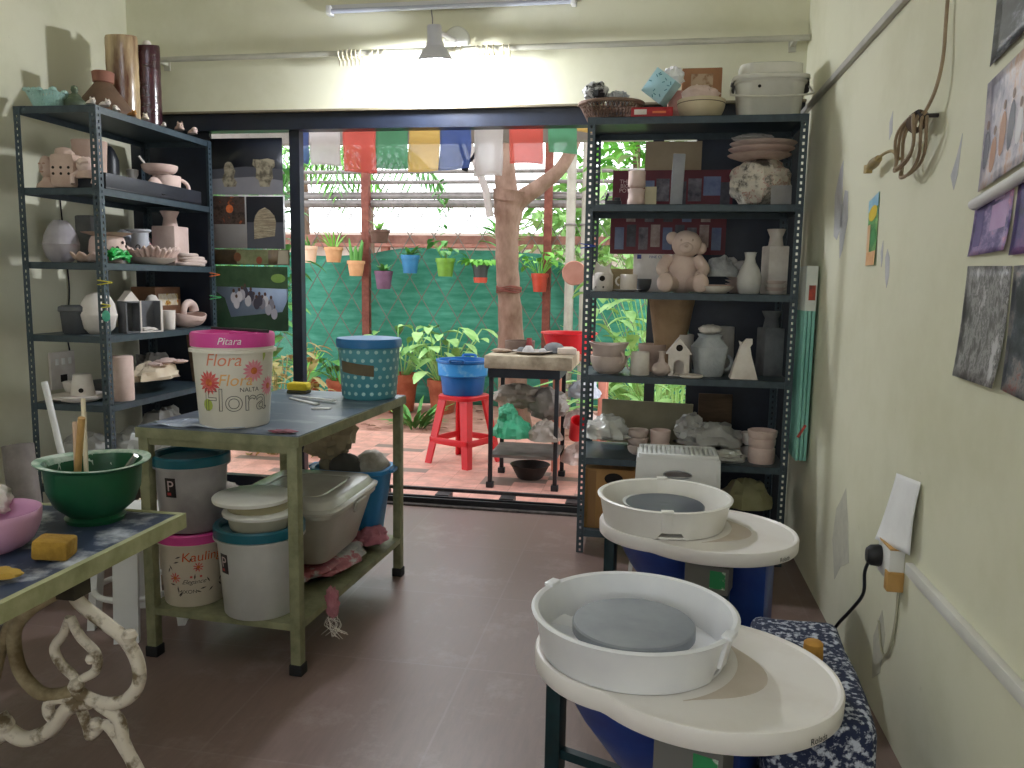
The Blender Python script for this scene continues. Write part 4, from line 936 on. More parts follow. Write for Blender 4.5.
sqvase('square_bottle', 'tall dark grey square bottle vase at the right of the fourth shelf', .618, 4.3, z, .105, .25, .036, .085, .05, dkgrey, .3)
tp = M().lathe([(0, 0), (.07, 0), (.075, .02), (.085, .15), (.12, .36), (.125, .385), (.117, .385), (.08, .16), (0, .14)], seg=28, fn=lambda a, r, z: (r*(1+.06*noise.noise(Vector((cos(a)*2, sin(a)*2, z*9)))), z))
one('paper_cone', 'crinkled tan paper-like tall pot at the back of the fourth shelf', 'pot', tp, mat('tan_paper', '#a98d6f', '#8d7255', .85, 6, bump=.4), (.11, 4.38, z+.0))

# ------------------------------------------------------------------ right rack, fifth shelf
z = .505
film = mat('clear_plastic_film', '#d9d9d2', '#bdbdb5', .22, 6, alpha=.72, spec=.7)
one('plastic_bag', 'crumpled translucent white plastic bag spilling over the left of the fifth shelf', 'bag', M().blob((0, 0, .095), (.135, .12, .11), .3, 2.4, 14, 36, 20, flat=0, crease=.1), film, (-.205, 4.16, z), sharp=30)
for k in range(3): pot('nested_bowl', ('lowest', 'middle', 'topmost')[k]+' little bowl of the three stacked right of the clear bag', 'bowl', bowl_p(.055, .05, .03), (-.04, 4.2, z+.028*k+.012*k), bisque, 'little bowls on the fifth shelf')
pot('saucer', 'pale saucer under the banded pink beaker on the fifth shelf', 'saucer', dish_p(.085, .014), (.078, 4.2, z), white)
pot('cup', 'banded pink beaker on a saucer on the fifth shelf', 'beaker', [(0, 0), (.046, 0), (.05, .01), (.05, .05), (.047, .056), (.05, .062), (.054, .118), (.049, .12), (.043, .012), (0, .01)], (.076, 4.2, z+.015), pinkclay)
sack = mat('grey_sack_film', '#a9a7a2', '#8d8b87', .35, 6, spec=.6)
one('wrapped_clay', 'big grey bundle wrapped in creased plastic in the middle of the fifth shelf', 'bundle', M().blob((0, 0, .075), (.17, .13, .105), .3, 2.6, 17, 40, 22, flat=0, crease=.1).blob((-.10, .0, .15), (.075, .06, .07), .35, 3, 23, crease=.12), sack, (.33, 4.21, z), sharp=30)
one('plastic_wad', 'loose wad of clear film hanging over the front edge of the fifth shelf', 'plastic', M().blob((0, 0, .03), (.09, .05, .04), .35, 3, 27, crease=.1), film, (.41, 4.1, z))
pot('cup', 'plain beaker at the back, left of the fluted pot pile', 'beaker', cup_p(.045, .1), (.465, 4.32, z), bisque); pot('cup', 'plain beaker standing just behind the fluted pot pile', 'beaker', cup_p(.047, .125), (.54, 4.30, z), white)
pot('fluted_pot', 'lower of two banded pink pots piled at the right of the fifth shelf', 'pot', [(0, 0), (.062, 0), (.066, .01), (.066, .075), (.06, .08), (.058, .012), (0, .01)], (.585, 4.15, z), pinkclay)
pot('fluted_pot', 'upper of two banded pink pots piled at the right of the fifth shelf', 'pot', [(0, 0), (.06, 0), (.066, .015), (.067, .04), (.063, .046), (.07, .056), (.074, .085), (.067, .088), (.056, .02), (0, .012)], (.585, 4.15, z+.0805), pinkclay)
one('backing_board', 'beige board standing at the back of the fifth shelf', 'board', M().box((0, 0, .12), (.5, .012, .24), Matrix.Rotation(.02, 4, 'Y'), .002), mat('beige_board', '#9f9780', '#8d8670', .8, 5), (.0, 4.45, z+.006))
one('brown_board', 'dark brown board beside the beige board at the back', 'board', M().box((0, 0, .15), (.18, .012, .3), None, .002), mat('brown_board', '#5d4a38', '#4a3a2b', .8, 5, stretch=(1, 1, 6)), (.37, 4.46, z+.002))
# bottom shelf
z = .12
ct = one('carton', 'brown carton with oval hand hole on the bottom shelf of the right rack', 'box', M().box((0, 0, .16), (.26, .28, .32), None, .004), mat('kraft_card', '#a9804e', '#96703f', .8, 5), (-.175, 4.22, z))
obj('hand_hole', M().lathe([(0, -.001), (.03, -.001), (.03, .001), (0, .001)], seg=20, sx=1.6), holem, ct, (.02, -.1405, .27), (pi/2, 0, 0))
obj('tape', M().box((-.09, -.1405, .16), (.04, .001, .3)), mat('brown_tape', '#8c6638', None, .3), ct)
one('yellow_sack', 'pale yellow plastic sack slumped on the right of the bottom shelf', 'sack', M().blob((0, 0, .13), (.14, .13, .14), .18, 2.2, 41, 32, 18, flat=0, crease=.08), mat('pale_yellow_sack', '#b7b488', '#a19e73', .5, 6), (.53, 4.27, z), sharp=30)
one('grey_sack', 'grey plastic sack beneath the yellow sack at the front of the bottom shelf', 'sack', M().blob((0, 0, .05), (.12, .06, .06), .25, 2.6, 43, 28, 16, flat=0, crease=.08), sack, (.57, 4.1, z), sharp=30)
pot('navy_bucket', 'navy bucket in the shade at the middle of the bottom shelf', 'bucket', cup_p(.13, .28, .1), (.25, 4.25, z), mat('navy_plastic', '#1f2c5c', None, .4))
# clips on the uprights
def clip(label, loc, rot, mm, ln=.06):
    o = thing('plastic_clip', label, 'clip', loc, rot)
    for s in (-1, 1): obj('jaw', M().box((0, 0, s*.006), (ln, .012, .005), Matrix.Rotation(s*.14, 4, 'Y'), .0015), mm, o)
    obj('spring', M().tube([(.004+.007*cos(a*pi/8), 0, .007*sin(a*pi/8)) for a in range(16)], .002, 5, True), alu, o)
    return o
clipm = {k: mat('clip_'+k, h, None, .4) for k, h in (('blue', '#2447a8'), ('yellow', '#d8cc3f'), ('orange', '#c9642c'), ('green', '#3c9a55'), ('teal', '#57b89a'))}
clip('blue plastic clip gripping the left upright of the right rack', (-.318, 4.012, 1.58), 0, clipm['blue'], .075)
one('folded_board', 'folded turquoise board with a picture, wedged upright between right rack and wall', 'board', M().box((0, 0, 0), (.014, .30, .93), None, .002).box((.018, 0, 0), (.014, .30, .93), None, .002).box((.036, 0, 0), (.014, .30, .93), None, .002), mat('turquoise_board', '#8fcabb', '#76b5a6', .5, 3), (.722, 4.10, 1.03), (0, 0, 0))
fb = bpy.data.objects['folded_board']
obj('white_panel', M().box((-.0078, 0, .36), (.001, .30, .21)).box((.018, -.1508, .36), (.05, .001, .21)), mat('white_print', '#dcdfd6', '#c9cfc8', .5, 10), fb)
obj('red_figure', M().box((.022, -.1518, .34), (.03, .001, .07)), mat('red_print', '#c44a35', '#7a4038', .5, 30), fb)
obj('red_figure', M().box((.014, -.1518, -.32), (.012, .001, .07), Matrix.Rotation(.5, 4, 'Y')), mat('red_print_low', '#b9473a', None, .5), fb)
# =================================================================== LEFT RACK, top board
z = 2.213
celadon = mat('celadon_glaze', '#b9d9cf', '#9cc4b9', .35, 6)
m = M(); n = 40
def lace(a, t, o=0): r = .06+.035*t; return (r*cos(a), r*sin(a), .01+.075*t+.006*sin(a*7))
for k in range(n):
    a = 2*pi*k/n
    for s in (-1, 1): m.tube([lace(a, 0), lace(a+s*.18, .5), lace(a+s*.3, 1)], .005, 6)
for k in range(10):
    a = 2*pi*k/10; p = lace(a, 1); m.lathe([(0, -.012), (.014, -.006), (.016, .004), (0, .014)], p, 8)
b = one('lace_bowl', 'pierced pale green glazed bowl at the near corner of the left rack top', 'bowl', m, celadon, (-3.02, 3.69, z))
obj('base', M().lathe([(0, 0), (.062, 0), (.064, .014), (0, .012)], seg=28), celadon, b)
gm = mat('moss_glaze', '#5d6b52', '#454f3f', .5, 10)
f = pot('lidded_pot', 'little dark green lidded pot with a knob beside the pierced bowl', 'pot', [(0, 0), (.04, 0), (.052, .02), (.05, .05), (.03, .066), (0, .07)], (-2.90, 3.73, z), gm)
obj('lid', M().lathe([(.034, .064), (.026, .08), (.012, .09), (.018, .105), (.014, .122), (0, .128)], seg=20), gm, f)
tg = pot('tagine', 'wide brown conical tagine with terracotta collar on the left rack top', 'tagine', [(0, 0), (.15, 0), (.16, .02), (.15, .05), (.10, .12), (.055, .18), (.04, .20), (0, .2)], (-2.92, 3.98, z), mat('dark_brown_clay', '#6e5644', '#584334', .7, 7))
obj('collar', M().lathe([(.04, .195), (.052, .20), (.056, .25), (.05, .255), (.044, .205)], seg=24), mat('russet_collar', '#9a6a58', '#86594a', .8, 8), tg)
glz = mat('streaked_brown_glaze', '#c2ab84', '#5d3a2c', .22, 3.2, lo=.4, hi=.62, stretch=(2.2, 2.2, .45), spec=.7)
glz2 = mat('aubergine_glaze', '#45222c', '#33181f', .18, 6, spec=.8, stretch=(1, 1, 4), bump=.1)
for nm, lb, x, y, r, h, g in (('tall_vase', 'tall cylinder vase with streaky brown and buff glaze on the left rack', -2.93, 4.16, .082, .49, glz), ('tall_vase', 'tall shiny dark purple-brown cylinder vase on the left rack', -2.875, 4.31, .066, .48, glz2)):
    pot(nm, lb, 'vase', [(0, 0), (r*.95, 0), (r, .01)]+[(r*(1+.012*sin(i*2)), .01+(h-.03)*i/14) for i in range(1, 14)]+[(r*1.0, h-.01), (r*.95, h), (r*.9, h-.01), (r*.85, .02), (0, .02)], (x, y, z), g, seg=40, fn=lambda a, r, zz, h=h: (r*(1+.02*sin(2*a+zz*3)), zz+(.012*sin(a) if zz > h-.03 else 0)))
pot('white_cap', 'small white cap standing on the rim of the purple-brown vase', 'cap', [(0, 0), (.022, 0), (.022, .015), (.015, .026), (0, .027)], (-2.875, 4.31, z+.479), white)
def critter(label, x, y, s, rot, mm, ears=True):
    o = one('clay_animal', label, 'figurine', M().blob((0, 0, s*.45), (s*.75, s*.5, s*.47), .08, 2, int(x*100) % 7, 16, 10, flat=0), mm, (x, y, z), rot, 'tiny clay animals along the left rack top')
    hd = M().blob((s*.65, 0, s*.75), (s*.36, s*.34, s*.34), .06, 2, 3, 14, 9)
    if ears:
        for e in (-1, 1): hd.lathe([(0, 0), (s*.12, .0), (0, s*.26)], (s*.6, e*s*.2, s*1.0), 8)
    h_ = obj('head', hd, mm, o)
    obj('eye', M().blob((s*.97, -s*.1, s*.8), (s*.05, s*.05, s*.05), 0, 1, 1, 8, 5).blob((s*.97, s*.1, s*.8), (s*.05, s*.05, s*.05), 0, 1, 1, 8, 5), holem, h_)
an = cream
for i, (lb, x, y, s, r, mm, e) in enumerate((('cream clay animal beside the little green lidded pot', -2.76, 3.66, .042, -.6, cream, True), ('cream clay animal at the near corner upright of the left rack', -2.715, 3.70, .042, -.3, cream, True),
    ('flat cream clay animal below the tagine, nearer of two', -2.72, 3.80, .036, -1.2, cream, False), ('orange-brown clay animal beneath the tagine at the board edge', -2.72, 3.92, .036, -.4, mat('orange_clay', '#b9803f', '#8f5f30', .7, 12), True),
    ('white clay animal with dark spots below the streaky vase', -2.715, 4.03, .04, -1.0, mat('spotted_cream', '#e3d6c0', '#8b7a66', .7, 22, lo=.5, hi=.62), True), ('tiny cream clay animal below the purple-brown vase', -2.72, 4.20, .03, -.8, cream, False),
    ('rosy brown clay animal left of the big-eyed one at the far end', -2.73, 4.37, .055, -.9, tanclay, True), ('pink clay animal with big eyes at the far end of the left rack', -2.715, 4.48, .052, -.7, pinkclay, False))):
    critter(lb, x, y, s, r, mm, e)

# ------------------------------------------------------------------ left rack, second shelf
z = 1.822
bu = pot('clay_bust', 'small clay bust of a head on a flared base, near corner of the left rack', 'bust', [(0, 0), (.05, 0), (.045, .02), (.022, .04), (.02, .055), (0, .06)], (-3.0, 3.63, z), tanclay)
hd = M().blob((0, 0, .105), (.033, .036, .055), .06, 2.4, 2, 20, 14).blob((.0, -.037, .10), (.007, .012, .014), 0, 1, 1, 10, 8); h_ = obj('head', hd, tanclay, bu)
obj('face', M().blob((-.012, -.034, .118), (.008, .004, .004), 0, 1, 1, 8, 6).blob((.012, -.034, .118), (.008, .004, .004), 0, 1, 1, 8, 6).blob((0, -.036, .078), (.012, .005, .004), 0, 1, 1, 8, 6), mat('darker_clay', '#a5836f', None, .9), h_)  # eyes and mouth in a darker clay tone
bk = one('pierced_block', 'rough square pink clay block with two rows of holes on the left rack', 'sculpture', M().box((0, 0, .085), (.13, .10, .17), None, .02).blob((-.01, 0, .175), (.045, .04, .03), .2, 3, 3), tanclay, (-2.91, 3.66, z), .1)
m = M()
for i in (-.04, 0, .04):
    for j in (.07, .10): m.T = Matrix.Translation((i, -.0505, j)) @ Matrix.Rotation(pi/2, 4, 'X'); m.lathe([(0, -.001), (.007, -.001), (.007, .001), (0, .001)], seg=10)
m.T = Matrix(); obj('pierced_hole', m, holem, bk)
mf = one('masked_figure', 'pink clay goblin-like figure with raised arms beside the rack upright', 'figurine', M().blob((0, 0, .05), (.05, .04, .06), .15, 3, 6, flat=0), tanclay, (-2.79, 3.645, z))
h_ = obj('head', M().blob((0, -.005, .115), (.045, .04, .04), .12, 3, 8), pinkclay, mf)
for s in (-1, 1): obj('arm', M().tube([(s*.04, 0, .08), (s*.065, -.02, .06), (s*.055, -.03, .02)], [.016, .014, .012], 8), pinkclay, mf)
obj('brow_ridge', M().tube([(-.035, -.03, .125), (-.012, -.044, .12), (0, -.043, .11), (.012, -.044, .12), (.035, -.03, .125)], .006, 6), tanclay, h_)
pot('big_pot', 'large plain clay pot behind the pierced block on the left rack', 'pot', [(0, 0), (.06, 0), (.075, .06), (.08, .18), (.085, .26), (.078, .26), (.065, .06), (0, .02)], (-2.90, 3.82, z), tanclay)
tr_ = thing('black_tray', 'long shallow black tray lying along the front of the second shelf', 'tray', (-2.78, 4.08, z))
obj('base', M().box((0, 0, .006), (.18, .86, .012), None, .002), blackm, tr_)
m = M(); m.box((.088, 0, .045), (.006, .86, .07), None, .002); m.box((-.088, 0, .045), (.006, .86, .07), None, .002); m.box((0, -.428, .045), (.17, .006, .07), None, .002); m.box((0, .428, .045), (.17, .006, .07), None, .002)
obj('tray_wall', m, mat('charcoal_plastic', '#2b2e36', '#23262d', .5, 6), tr_)
zt = z+.013
one('black_bottle_bag', 'upright black plastic bottle shape at the back of the second shelf', 'bottle', M().lathe([(0, 0), (.05, 0), (.055, .02), (.055, .2), (.035, .25), (.02, .27), (0, .275)], seg=20), blackm, (-2.95, 4.03, z))
pot('small_cup', 'little white cup just behind the rack upright, second shelf', 'cup', cup_p(.032, .07, .026), (-2.80, 3.88, zt), white)
one('foil_scrap', 'crinkled silvery film scrap in the black tray by the little cup', 'scrap', M().blob((0, 0, .03), (.06, .05, .035), .4, 3, 17, crease=.1), film, (-2.79, 4.0, zt))
pot('slip_bottle', 'grey clay bottle with a thick rim behind the film scrap', 'bottle', [(0, 0), (.055, 0), (.06, .01), (.058, .08), (.03, .105), (.022, .12), (.03, .14), (.032, .165), (.024, .168), (0, .12)], (-2.91, 4.18, z), grey)
mg = pot('big_mug', 'large pink clay mug with a loop handle in the black tray', 'mug', cup_p(.078, .135, .07), (-2.79, 4.32, zt), pinkclay)
handle(mg, pinkclay, (.04, .055, .07), .055, .05, .011, .75)
b_ = pot('wide_bowl', 'wide pink bowl resting over the rim of the big mug', 'bowl', bowl_p(.098, .05, .06), (-2.80, 4.27, zt+.137), pinkclay)
obj('spoon_stem', M().tube([(-.03, -.05, .02), (-.06, -.10, .09)], .006, 8), white, b_)
fc = one('clay_mask', 'small pink clay face lying against the big mug', 'sculpture', M().blob((0, 0, .05), (.035, .05, .055), .08, 2.4, 9), pinkclay, (-2.735, 4.12, zt))
obj('black_cloth', M().blob((.02, .01, .012), (.03, .05, .012), .2, 3, 3), blackm, fc)

# ------------------------------------------------------------------ left rack, third shelf
z = 1.457
egg = M().lathe([(0, 0), (.045, 0), (.07, .025), (.083, .07), (.085, .088), (.088, .092), (.085, .096), (.075, .14), (.05, .19), (.03, .212), (.018, .21), (0, .217)], seg=48, fn=lambda a, r, zz: (r*(1+(.02*abs(sin(a*8)) if zz > .11 else 0)), zz))
one('ribbed_pod', 'egg-shaped grey pod with a ribbed upper half, near end of the third shelf', 'pot', egg, mat('mauve_grey', '#aaa5a8', '#979195', .8, 8), (-2.99, 3.69, z))
def frill(name, label, x, y, r, h, mm, k=11, zz=0):
    return one(name, label, 'dish', M().sheet(lambda u, v: ((r*(.25+.75*v))*cos(2*pi*u)*(1+.06*v*sin(k*2*pi*u)), (r*(.25+.75*v))*sin(2*pi*u)*(1+.06*v*sin(k*2*pi*u)), h*v*v*.9+.22*h*v*sin(k*2*pi*u)+.008), 140, 8), mm, (x, y, z+zz), solid=.007)
frill('frilled_dish', 'small frilly clay dish beside the ribbed pod', -2.82, 3.66, .075, .04, tanclay, 8)
dp = pot('spotted_pot', 'round pot with dark spots and a flat plate on top, behind the upright', 'pot', [(0, 0), (.06, 0), (.085, .025), (.092, .07), (.085, .12), (.075, .14), (.07, .14), (.078, .03), (0, .02)], (-2.83, 3.83, z), pinkclay)
m = M(); rd = random.Random(2)
for k in range(16):
    a = rd.uniform(-2.4, .9); zz = rd.uniform(.04, .11); m.T = Matrix.Rotation(a, 4, 'Z') @ Matrix.Translation((.092, 0, zz)) @ Matrix.Rotation(pi/2, 4, 'Y'); m.lathe([(0, -.004), (.008, -.003), (.008, .001), (0, .0015)], seg=8)
m.T = Matrix(); obj('dark_spot', m, holem, dp)
pot('flat_plate', 'flat clay plate laid on the spotted pot', 'plate', dish_p(.125, .018), (-2.83, 3.83, z+.142), tanclay)
m = M()
for k in range(9): m.tube(bez([(rd.uniform(-.03, .03), -.07, rd.uniform(.01, .06)), (rd.uniform(-.03, .03), -.02, rd.uniform(.02, .075)), (rd.uniform(-.03, .03), .03, rd.uniform(.02, .075)), (rd.uniform(-.03, .03), .07, rd.uniform(.01, .05))], 5), .008, 6)
one('green_rope', 'bundle of bright green plastic rope beside the near upright of the left rack', 'rope', m, mat('bright_green_plastic', '#38b558', '#22943f', .4, 8), (-2.73, 3.77, z))
gc = pot('grey_tumbler', 'tall grey tumbler with flared rim and a small ring mark, third shelf', 'cup', [(0, 0), (.058, 0), (.056, .02), (.045, .15), (.046, .18), (.06, .19), (.06, .2), (.05, .2), (.04, .18), (.05, .02), (0, .01)], (-2.88, 4.18, z), mat('pale_blue_grey', '#b7bac0', '#a6a9b0', .7, 8))
obj('ring_mark', M().tube([(.011*cos(a*pi/8), -.0535+0.004, .10+.011*sin(a*pi/8)) for a in range(16)], .003, 6, True), holem, gc, None, .35)
one('clear_wrapping', 'clear plastic wrapping with red and blue print behind the grey tumbler', 'plastic', M().blob((0, 0, .1), (.08, .2, .1), .3, 2.6, 19, 30, 18, flat=0, crease=.08), ramp_mat('printed_film', [(.4, '#b9bcc4'), (.55, '#d7d9de'), (.62, '#b5495a'), (.66, '#cfd2da'), (.72, '#57699a'), (.76, '#c9ccd2')], 6, .2), (-3.02, 4.28, z), sharp=30)
one('grey_square_jug', 'small square grey jug at the back above the clear wrapping', 'jug', M().box((0, 0, .13), (.10, .09, .26), None, .01), dkgrey, (-3.06, 3.99, z))
rf = thing('ruffled_dish', 'broad ruffled cream clay dish like a coral at the front edge', 'dish', (-2.77, 4.12, z))
obj('base', M().lathe([(0, 0), (.06, 0), (.11, .02), (.13, .04), (.12, .04), (.05, .012), (0, .01)], seg=32), cream, rf)
obj('ruffle', M().sheet(lambda u, v: ((.085+.05*v+.007*sin(26*2*pi*u))*cos(2*pi*u), (.085+.05*v+.007*sin(26*2*pi*u))*sin(2*pi*u)*1.15, .035+.055*v+.007*sin(26*2*pi*u+1.5)+.01*sin(5*2*pi*u)), 312, 4), pinkclay, rf, solid=.008)
sqvase('square_vase', 'big square pink vase with a collared neck at the far end of the third shelf', -2.87, 4.46, z, .15, .235, .04, .09, .055, pinkclay, 0)
cs = thing('coiled_piece', 'flat grey-pink piece of looped clay coils on the far front edge', 'sculpture', (-2.775, 4.50, z))
for k, (r, zz, cx, cy) in enumerate(((.085, .012, 0, 0), (.075, .03, .01, .02), (.08, .048, -.005, .015), (.055, .066, 0, -.02))): obj('coil', M().tube([(cx+r*cos(a*pi/14)*.8, cy+r*sin(a*pi/14)*(1.1+.1*sin(3*a*pi/14)), zz) for a in range(28)], .013, 8, True), bisque, cs)

# ------------------------------------------------------------------ left rack, fourth shelf
z = 1.09
db = one('dark_bin', 'small dark grey lidded bin at the near end of the fourth shelf', 'bin', rs_lathe([(0, 0), (.055, 0), (.06, .006), (.068, .12), (0, .12)], ay=1, p=4), mat('graphite_plastic', '#54565a', '#45474b', .55, 8), (-2.95, 3.73, z))
obj('lid', rs_lathe([(.072, .115), (.076, .12), (.074, .14), (.06, .148), (0, .15)], ay=1, p=4), mat('graphite_lid', '#606266', None, .5), db)
pot('egg_pot', 'white egg-shaped pot with a waist line behind the near upright', 'pot', [(0, 0), (.045, 0), (.075, .03), (.09, .09), (.0915, .096), (.0915, .104), (.088, .11), (.08, .16), (.055, .2), (.03, .215), (0, .218)], (-2.85, 3.76, z), white)
hb = one('house_box', 'grey clay house front with two open compartments on the fourth shelf', 'sculpture', M(), dkgrey, (-2.77, 3.96, z), radians(-20))
hm = M(); D_ = .07
for a, b in (((-.0, -.11, 0), (D_, .11, .008)), ((0, -.11, 0), (.008, .11, .17)), ((0, -.11, 0), (D_, -.102, .17)), ((0, .102, 0), (D_, .11, .17)), ((0, -.03, 0), (D_, -.022, .17)), ((0, -.11, .162), (D_, -.022, .17))): hm.b2(a, b)
t_ = obj('tmp', hm, dkgrey); hs_ = hb.data; hb.data = t_.data; bpy.data.objects.remove(t_)
obj('gable', M().prism([(-.115, .17), (-.02, .17), (-.067, .225)], .005, .06, 'x'), white, hb)
obj('white_edge', M().b2((D_-.004, -.026, .0), (D_+.002, -.018, .172)).b2((D_-.004, .1, 0), (D_+.002, .112, .172)).b2((D_-.004, -.03, 0), (D_+.002, .112, .007)), white, hb)
obj('clay_crumb', M().blob((.04, .04, .015), (.03, .05, .012), .4, 3, 5), white, hb)
pot('slim_jar', 'slim white jar with shouldered lid beside the grey clay house', 'jar', [(0, 0), (.04, 0), (.045, .08), (.052, .085), (.052, .10), (.048, .105), (.05, .13), (.035, .17), (.02, .195), (0, .2)], (-2.82, 4.18, z), white)
pot('small_beaker', 'little white beaker in front of the slim white jar', 'cup', cup_p(.04, .11, .035), (-2.755, 4.23, z), cream)
fx = one('food_carton', 'brown carton with a colourful printed top edge at the far end of the fourth shelf', 'box', M().box((0, 0, .12), (.16, .26, .24), None, .003), mat('brown_print_card', '#8b6448', '#6f4c37', .6, 6), (-2.98, 4.46, z))
obj('printed_label', M().box((.0808, .0, .165), (.001, .2, .07)), ramp_mat('carton_print', [(.35, '#d9c9a8'), (.48, '#e8e0d0'), (.56, '#c9a52f'), (.63, '#a83a2c'), (.7, '#5f8a45')], 9), fx)
bt_ = pot('boat_bowl', 'wide shallow pink bowl at the far front of the fourth shelf', 'bowl', bowl_p(.12, .075, .05), (-2.79, 4.47, z), pinkclay, fn=lambda a, r, zz: (r*(1+.12*cos(2*a+pi)), zz+.012*cos(2*a+pi)*(zz > .05)))
one('shell_piece', 'curled pink clay shell leaning in the wide shallow bowl', 'sculpture', M().tube([(.0, .055*cos(a), .075+.05*sin(a)) for a in [k*pi/14 for k in range(22)]], [.03-.0009*k for k in range(22)], 10), pinkclay, (-2.79, 4.50, z+.02))

# ------------------------------------------------------------------ left rack, fifth shelf
z = .737
pot('turntable_plate', 'thick white round plate on the near end of the fifth shelf', 'plate', [(0, 0), (.09, 0), (.09, .012), (.14, .018), (.145, .03), (.135, .032), (.0, .03)], (-2.96, 3.73, z), white)
c5 = pot('inverted_cup', 'white cup turned upside down on the thick round plate', 'cup', [(0, .11), (.04, .11), (.045, .105), (.06, 0), (.055, 0), (.04, .1), (0, .1)], (-2.925, 3.71, z+.033), white)
obj('drain_hole', M().lathe([(0, -.001), (.012, -.001), (.012, .002), (0, .002)], seg=14), holem, c5, (.03, -.052, .03), (pi/2, 0, .5))
pot('small_bowl', 'small white bowl behind the upside-down cup', 'bowl', bowl_p(.05, .06, .025), (-3.02, 3.76, z+.033), white)
pot('dark_tray', 'dark round tin standing at the back of the fifth shelf', 'tin', cup_p(.1, .07), (-3.0, 4.0, z), dkgrey)
pot('pink_cylinder', 'tall plain pink bisque cylinder just behind the near upright, fifth shelf', 'cylinder', [(0, 0), (.055, 0), (.057, .004), (.057, .232), (.053, .236), (0, .236)], (-2.75, 3.79, z), pinkclay)
one('cream_bag', 'cream plastic bag of soft clay on the fifth shelf', 'bag', M().blob((0, 0, .075), (.1, .19, .095), .28, 2.4, 23, 32, 18, flat=0, crease=.08), mat('cream_plastic', '#ddcfb6', '#c6b498', .4, 5), (-2.80, 4.14, z), sharp=30)
m = M()
for k in range(5): m.blob((.03*sin(k*2), -.1+.05*k, .02+.012*(k % 2)), (.05, .04, .012), .3, 3, k, 16, 8)
one('clay_petals', 'thin pink clay petals laid on the cream bag', 'clay pieces', m, pinkclay, (-2.77, 4.2, z+.14))
one('grey_bag', 'grey rag-like bag at the far end of the fifth shelf', 'bag', M().blob((0, 0, .09), (.09, .13, .11), .3, 2.6, 29, 28, 16, flat=0, crease=.08), mat('dim_grey_bag', '#8f8b87', '#777370', .6, 6), (-2.93, 4.33, z), sharp=30)
one('wooden_plank', 'wooden plank leaning at the far back of the left rack', 'plank', M().box((0, 0, .17), (.10, .018, .34), Matrix.Rotation(-.12, 4, 'Y'), .002), mat('brown_plank', '#8c745c', '#75604b', .8, 5, stretch=(1, 1, 6)), (-2.80, 4.585, z+.006))
one('white_tag', 'small white card leaning by the wooden plank', 'card', M().box((0, 0, .05), (.04, .002, .1), Matrix.Rotation(.05, 4, 'X')), white, (-2.73, 4.54, z+.001))
# heap on and under the lowest board
z = .30
for i, (x, y, r, h, mm, lb) in enumerate(((-2.95, 3.75, .14, .26, sack, 'grey plastic sack of clay nearest the room on the lowest left shelf'), (-2.84, 4.03, .16, .24, film, 'clear plastic sack of clay in the middle of the lowest left shelf'), (-2.9, 4.36, .15, .3, sack, 'grey plastic sack of clay deepest in on the lowest left shelf'))):
    one('clay_sack', lb, 'sack', M().blob((0, 0, h*.45), (r, r*.95, h*.55), .28, 2.6, 50+i, 32, 18, flat=0, crease=.1), mm, (x, y, z), sharp=30, group='clay sacks on the lowest left shelf')
for i, (x, y, r, h, lb) in enumerate(((-2.50, 3.45, .15, .22, 'grey-brown plastic clay sack on the floor left of the carton'), (-2.40, 3.75, .16, .25, 'grey-brown plastic clay sack on the floor behind the carton'), (-2.45, 4.15, .17, .22, 'grey-brown plastic clay sack on the floor by the glass door'))):
    one('floor_sack', lb, 'sack', M().blob((0, 0, h*.45), (r, r, h*.55), .28, 2.6, 60+i, 32, 18, flat=0, crease=.1), mat('dusty_sack%d' % i, '#8f877d', '#746c63', .6, 7), (x, y, 0), sharp=30)
# clips and tag on the uprights, switchboard on the wall
clip('yellow plastic clip on the near upright of the left rack, upper of two', (-2.665, 3.575, 1.36), .1, clipm['yellow'], .075)
clip('yellow plastic clip on the near upright just above the teal tag', (-2.665, 3.575, 1.245), .0, clipm['yellow'], .045)
clip('orange plastic clip on the far upright of the left rack', (-2.67, 4.60, 1.41), 1.2, clipm['orange'], .075)
clip('green plastic clip on the far upright of the left rack', (-2.67, 4.60, 1.27), 1.0, clipm['green'], .075)
one('teal_tag', 'oval teal tag hanging from the lower yellow clip', 'tag', M().lathe([(0, -.002), (.018, -.002), (.02, 0), (.018, .002), (0, .002)], seg=24, sy=1.4), clipm['teal'], (-2.66, 3.565, 1.195), (pi/2, 0, .3))
sb = one('switchboard', 'white switch plate on the left wall behind the rack', 'switchboard', M().box((0, 0, 0), (.016, .19, .21), None, .004), white, (-3.262, 3.98, .86))
for k in range(3): obj('switch', M().box((.010, -.05+.05*k, .05), (.008, .022, .035), None, .002), mat('switch_white%d' % k, '#f0eee8', None, .4), sb)
obj('socket_hole', M().box((.009, 0, -.045), (.003, .05, .04)), holem, sb)
one('wall_cable', 'thin black cable running up the left wall behind the rack', 'cable', M().tube(bez([(-3.262, 4.05, .95), (-3.262, 4.03, 1.1), (-3.262, 4.07, 1.3), (-3.262, 4.05, 1.6), (-3.262, 4.03, 1.9)], 6), .004, 6), blackm)
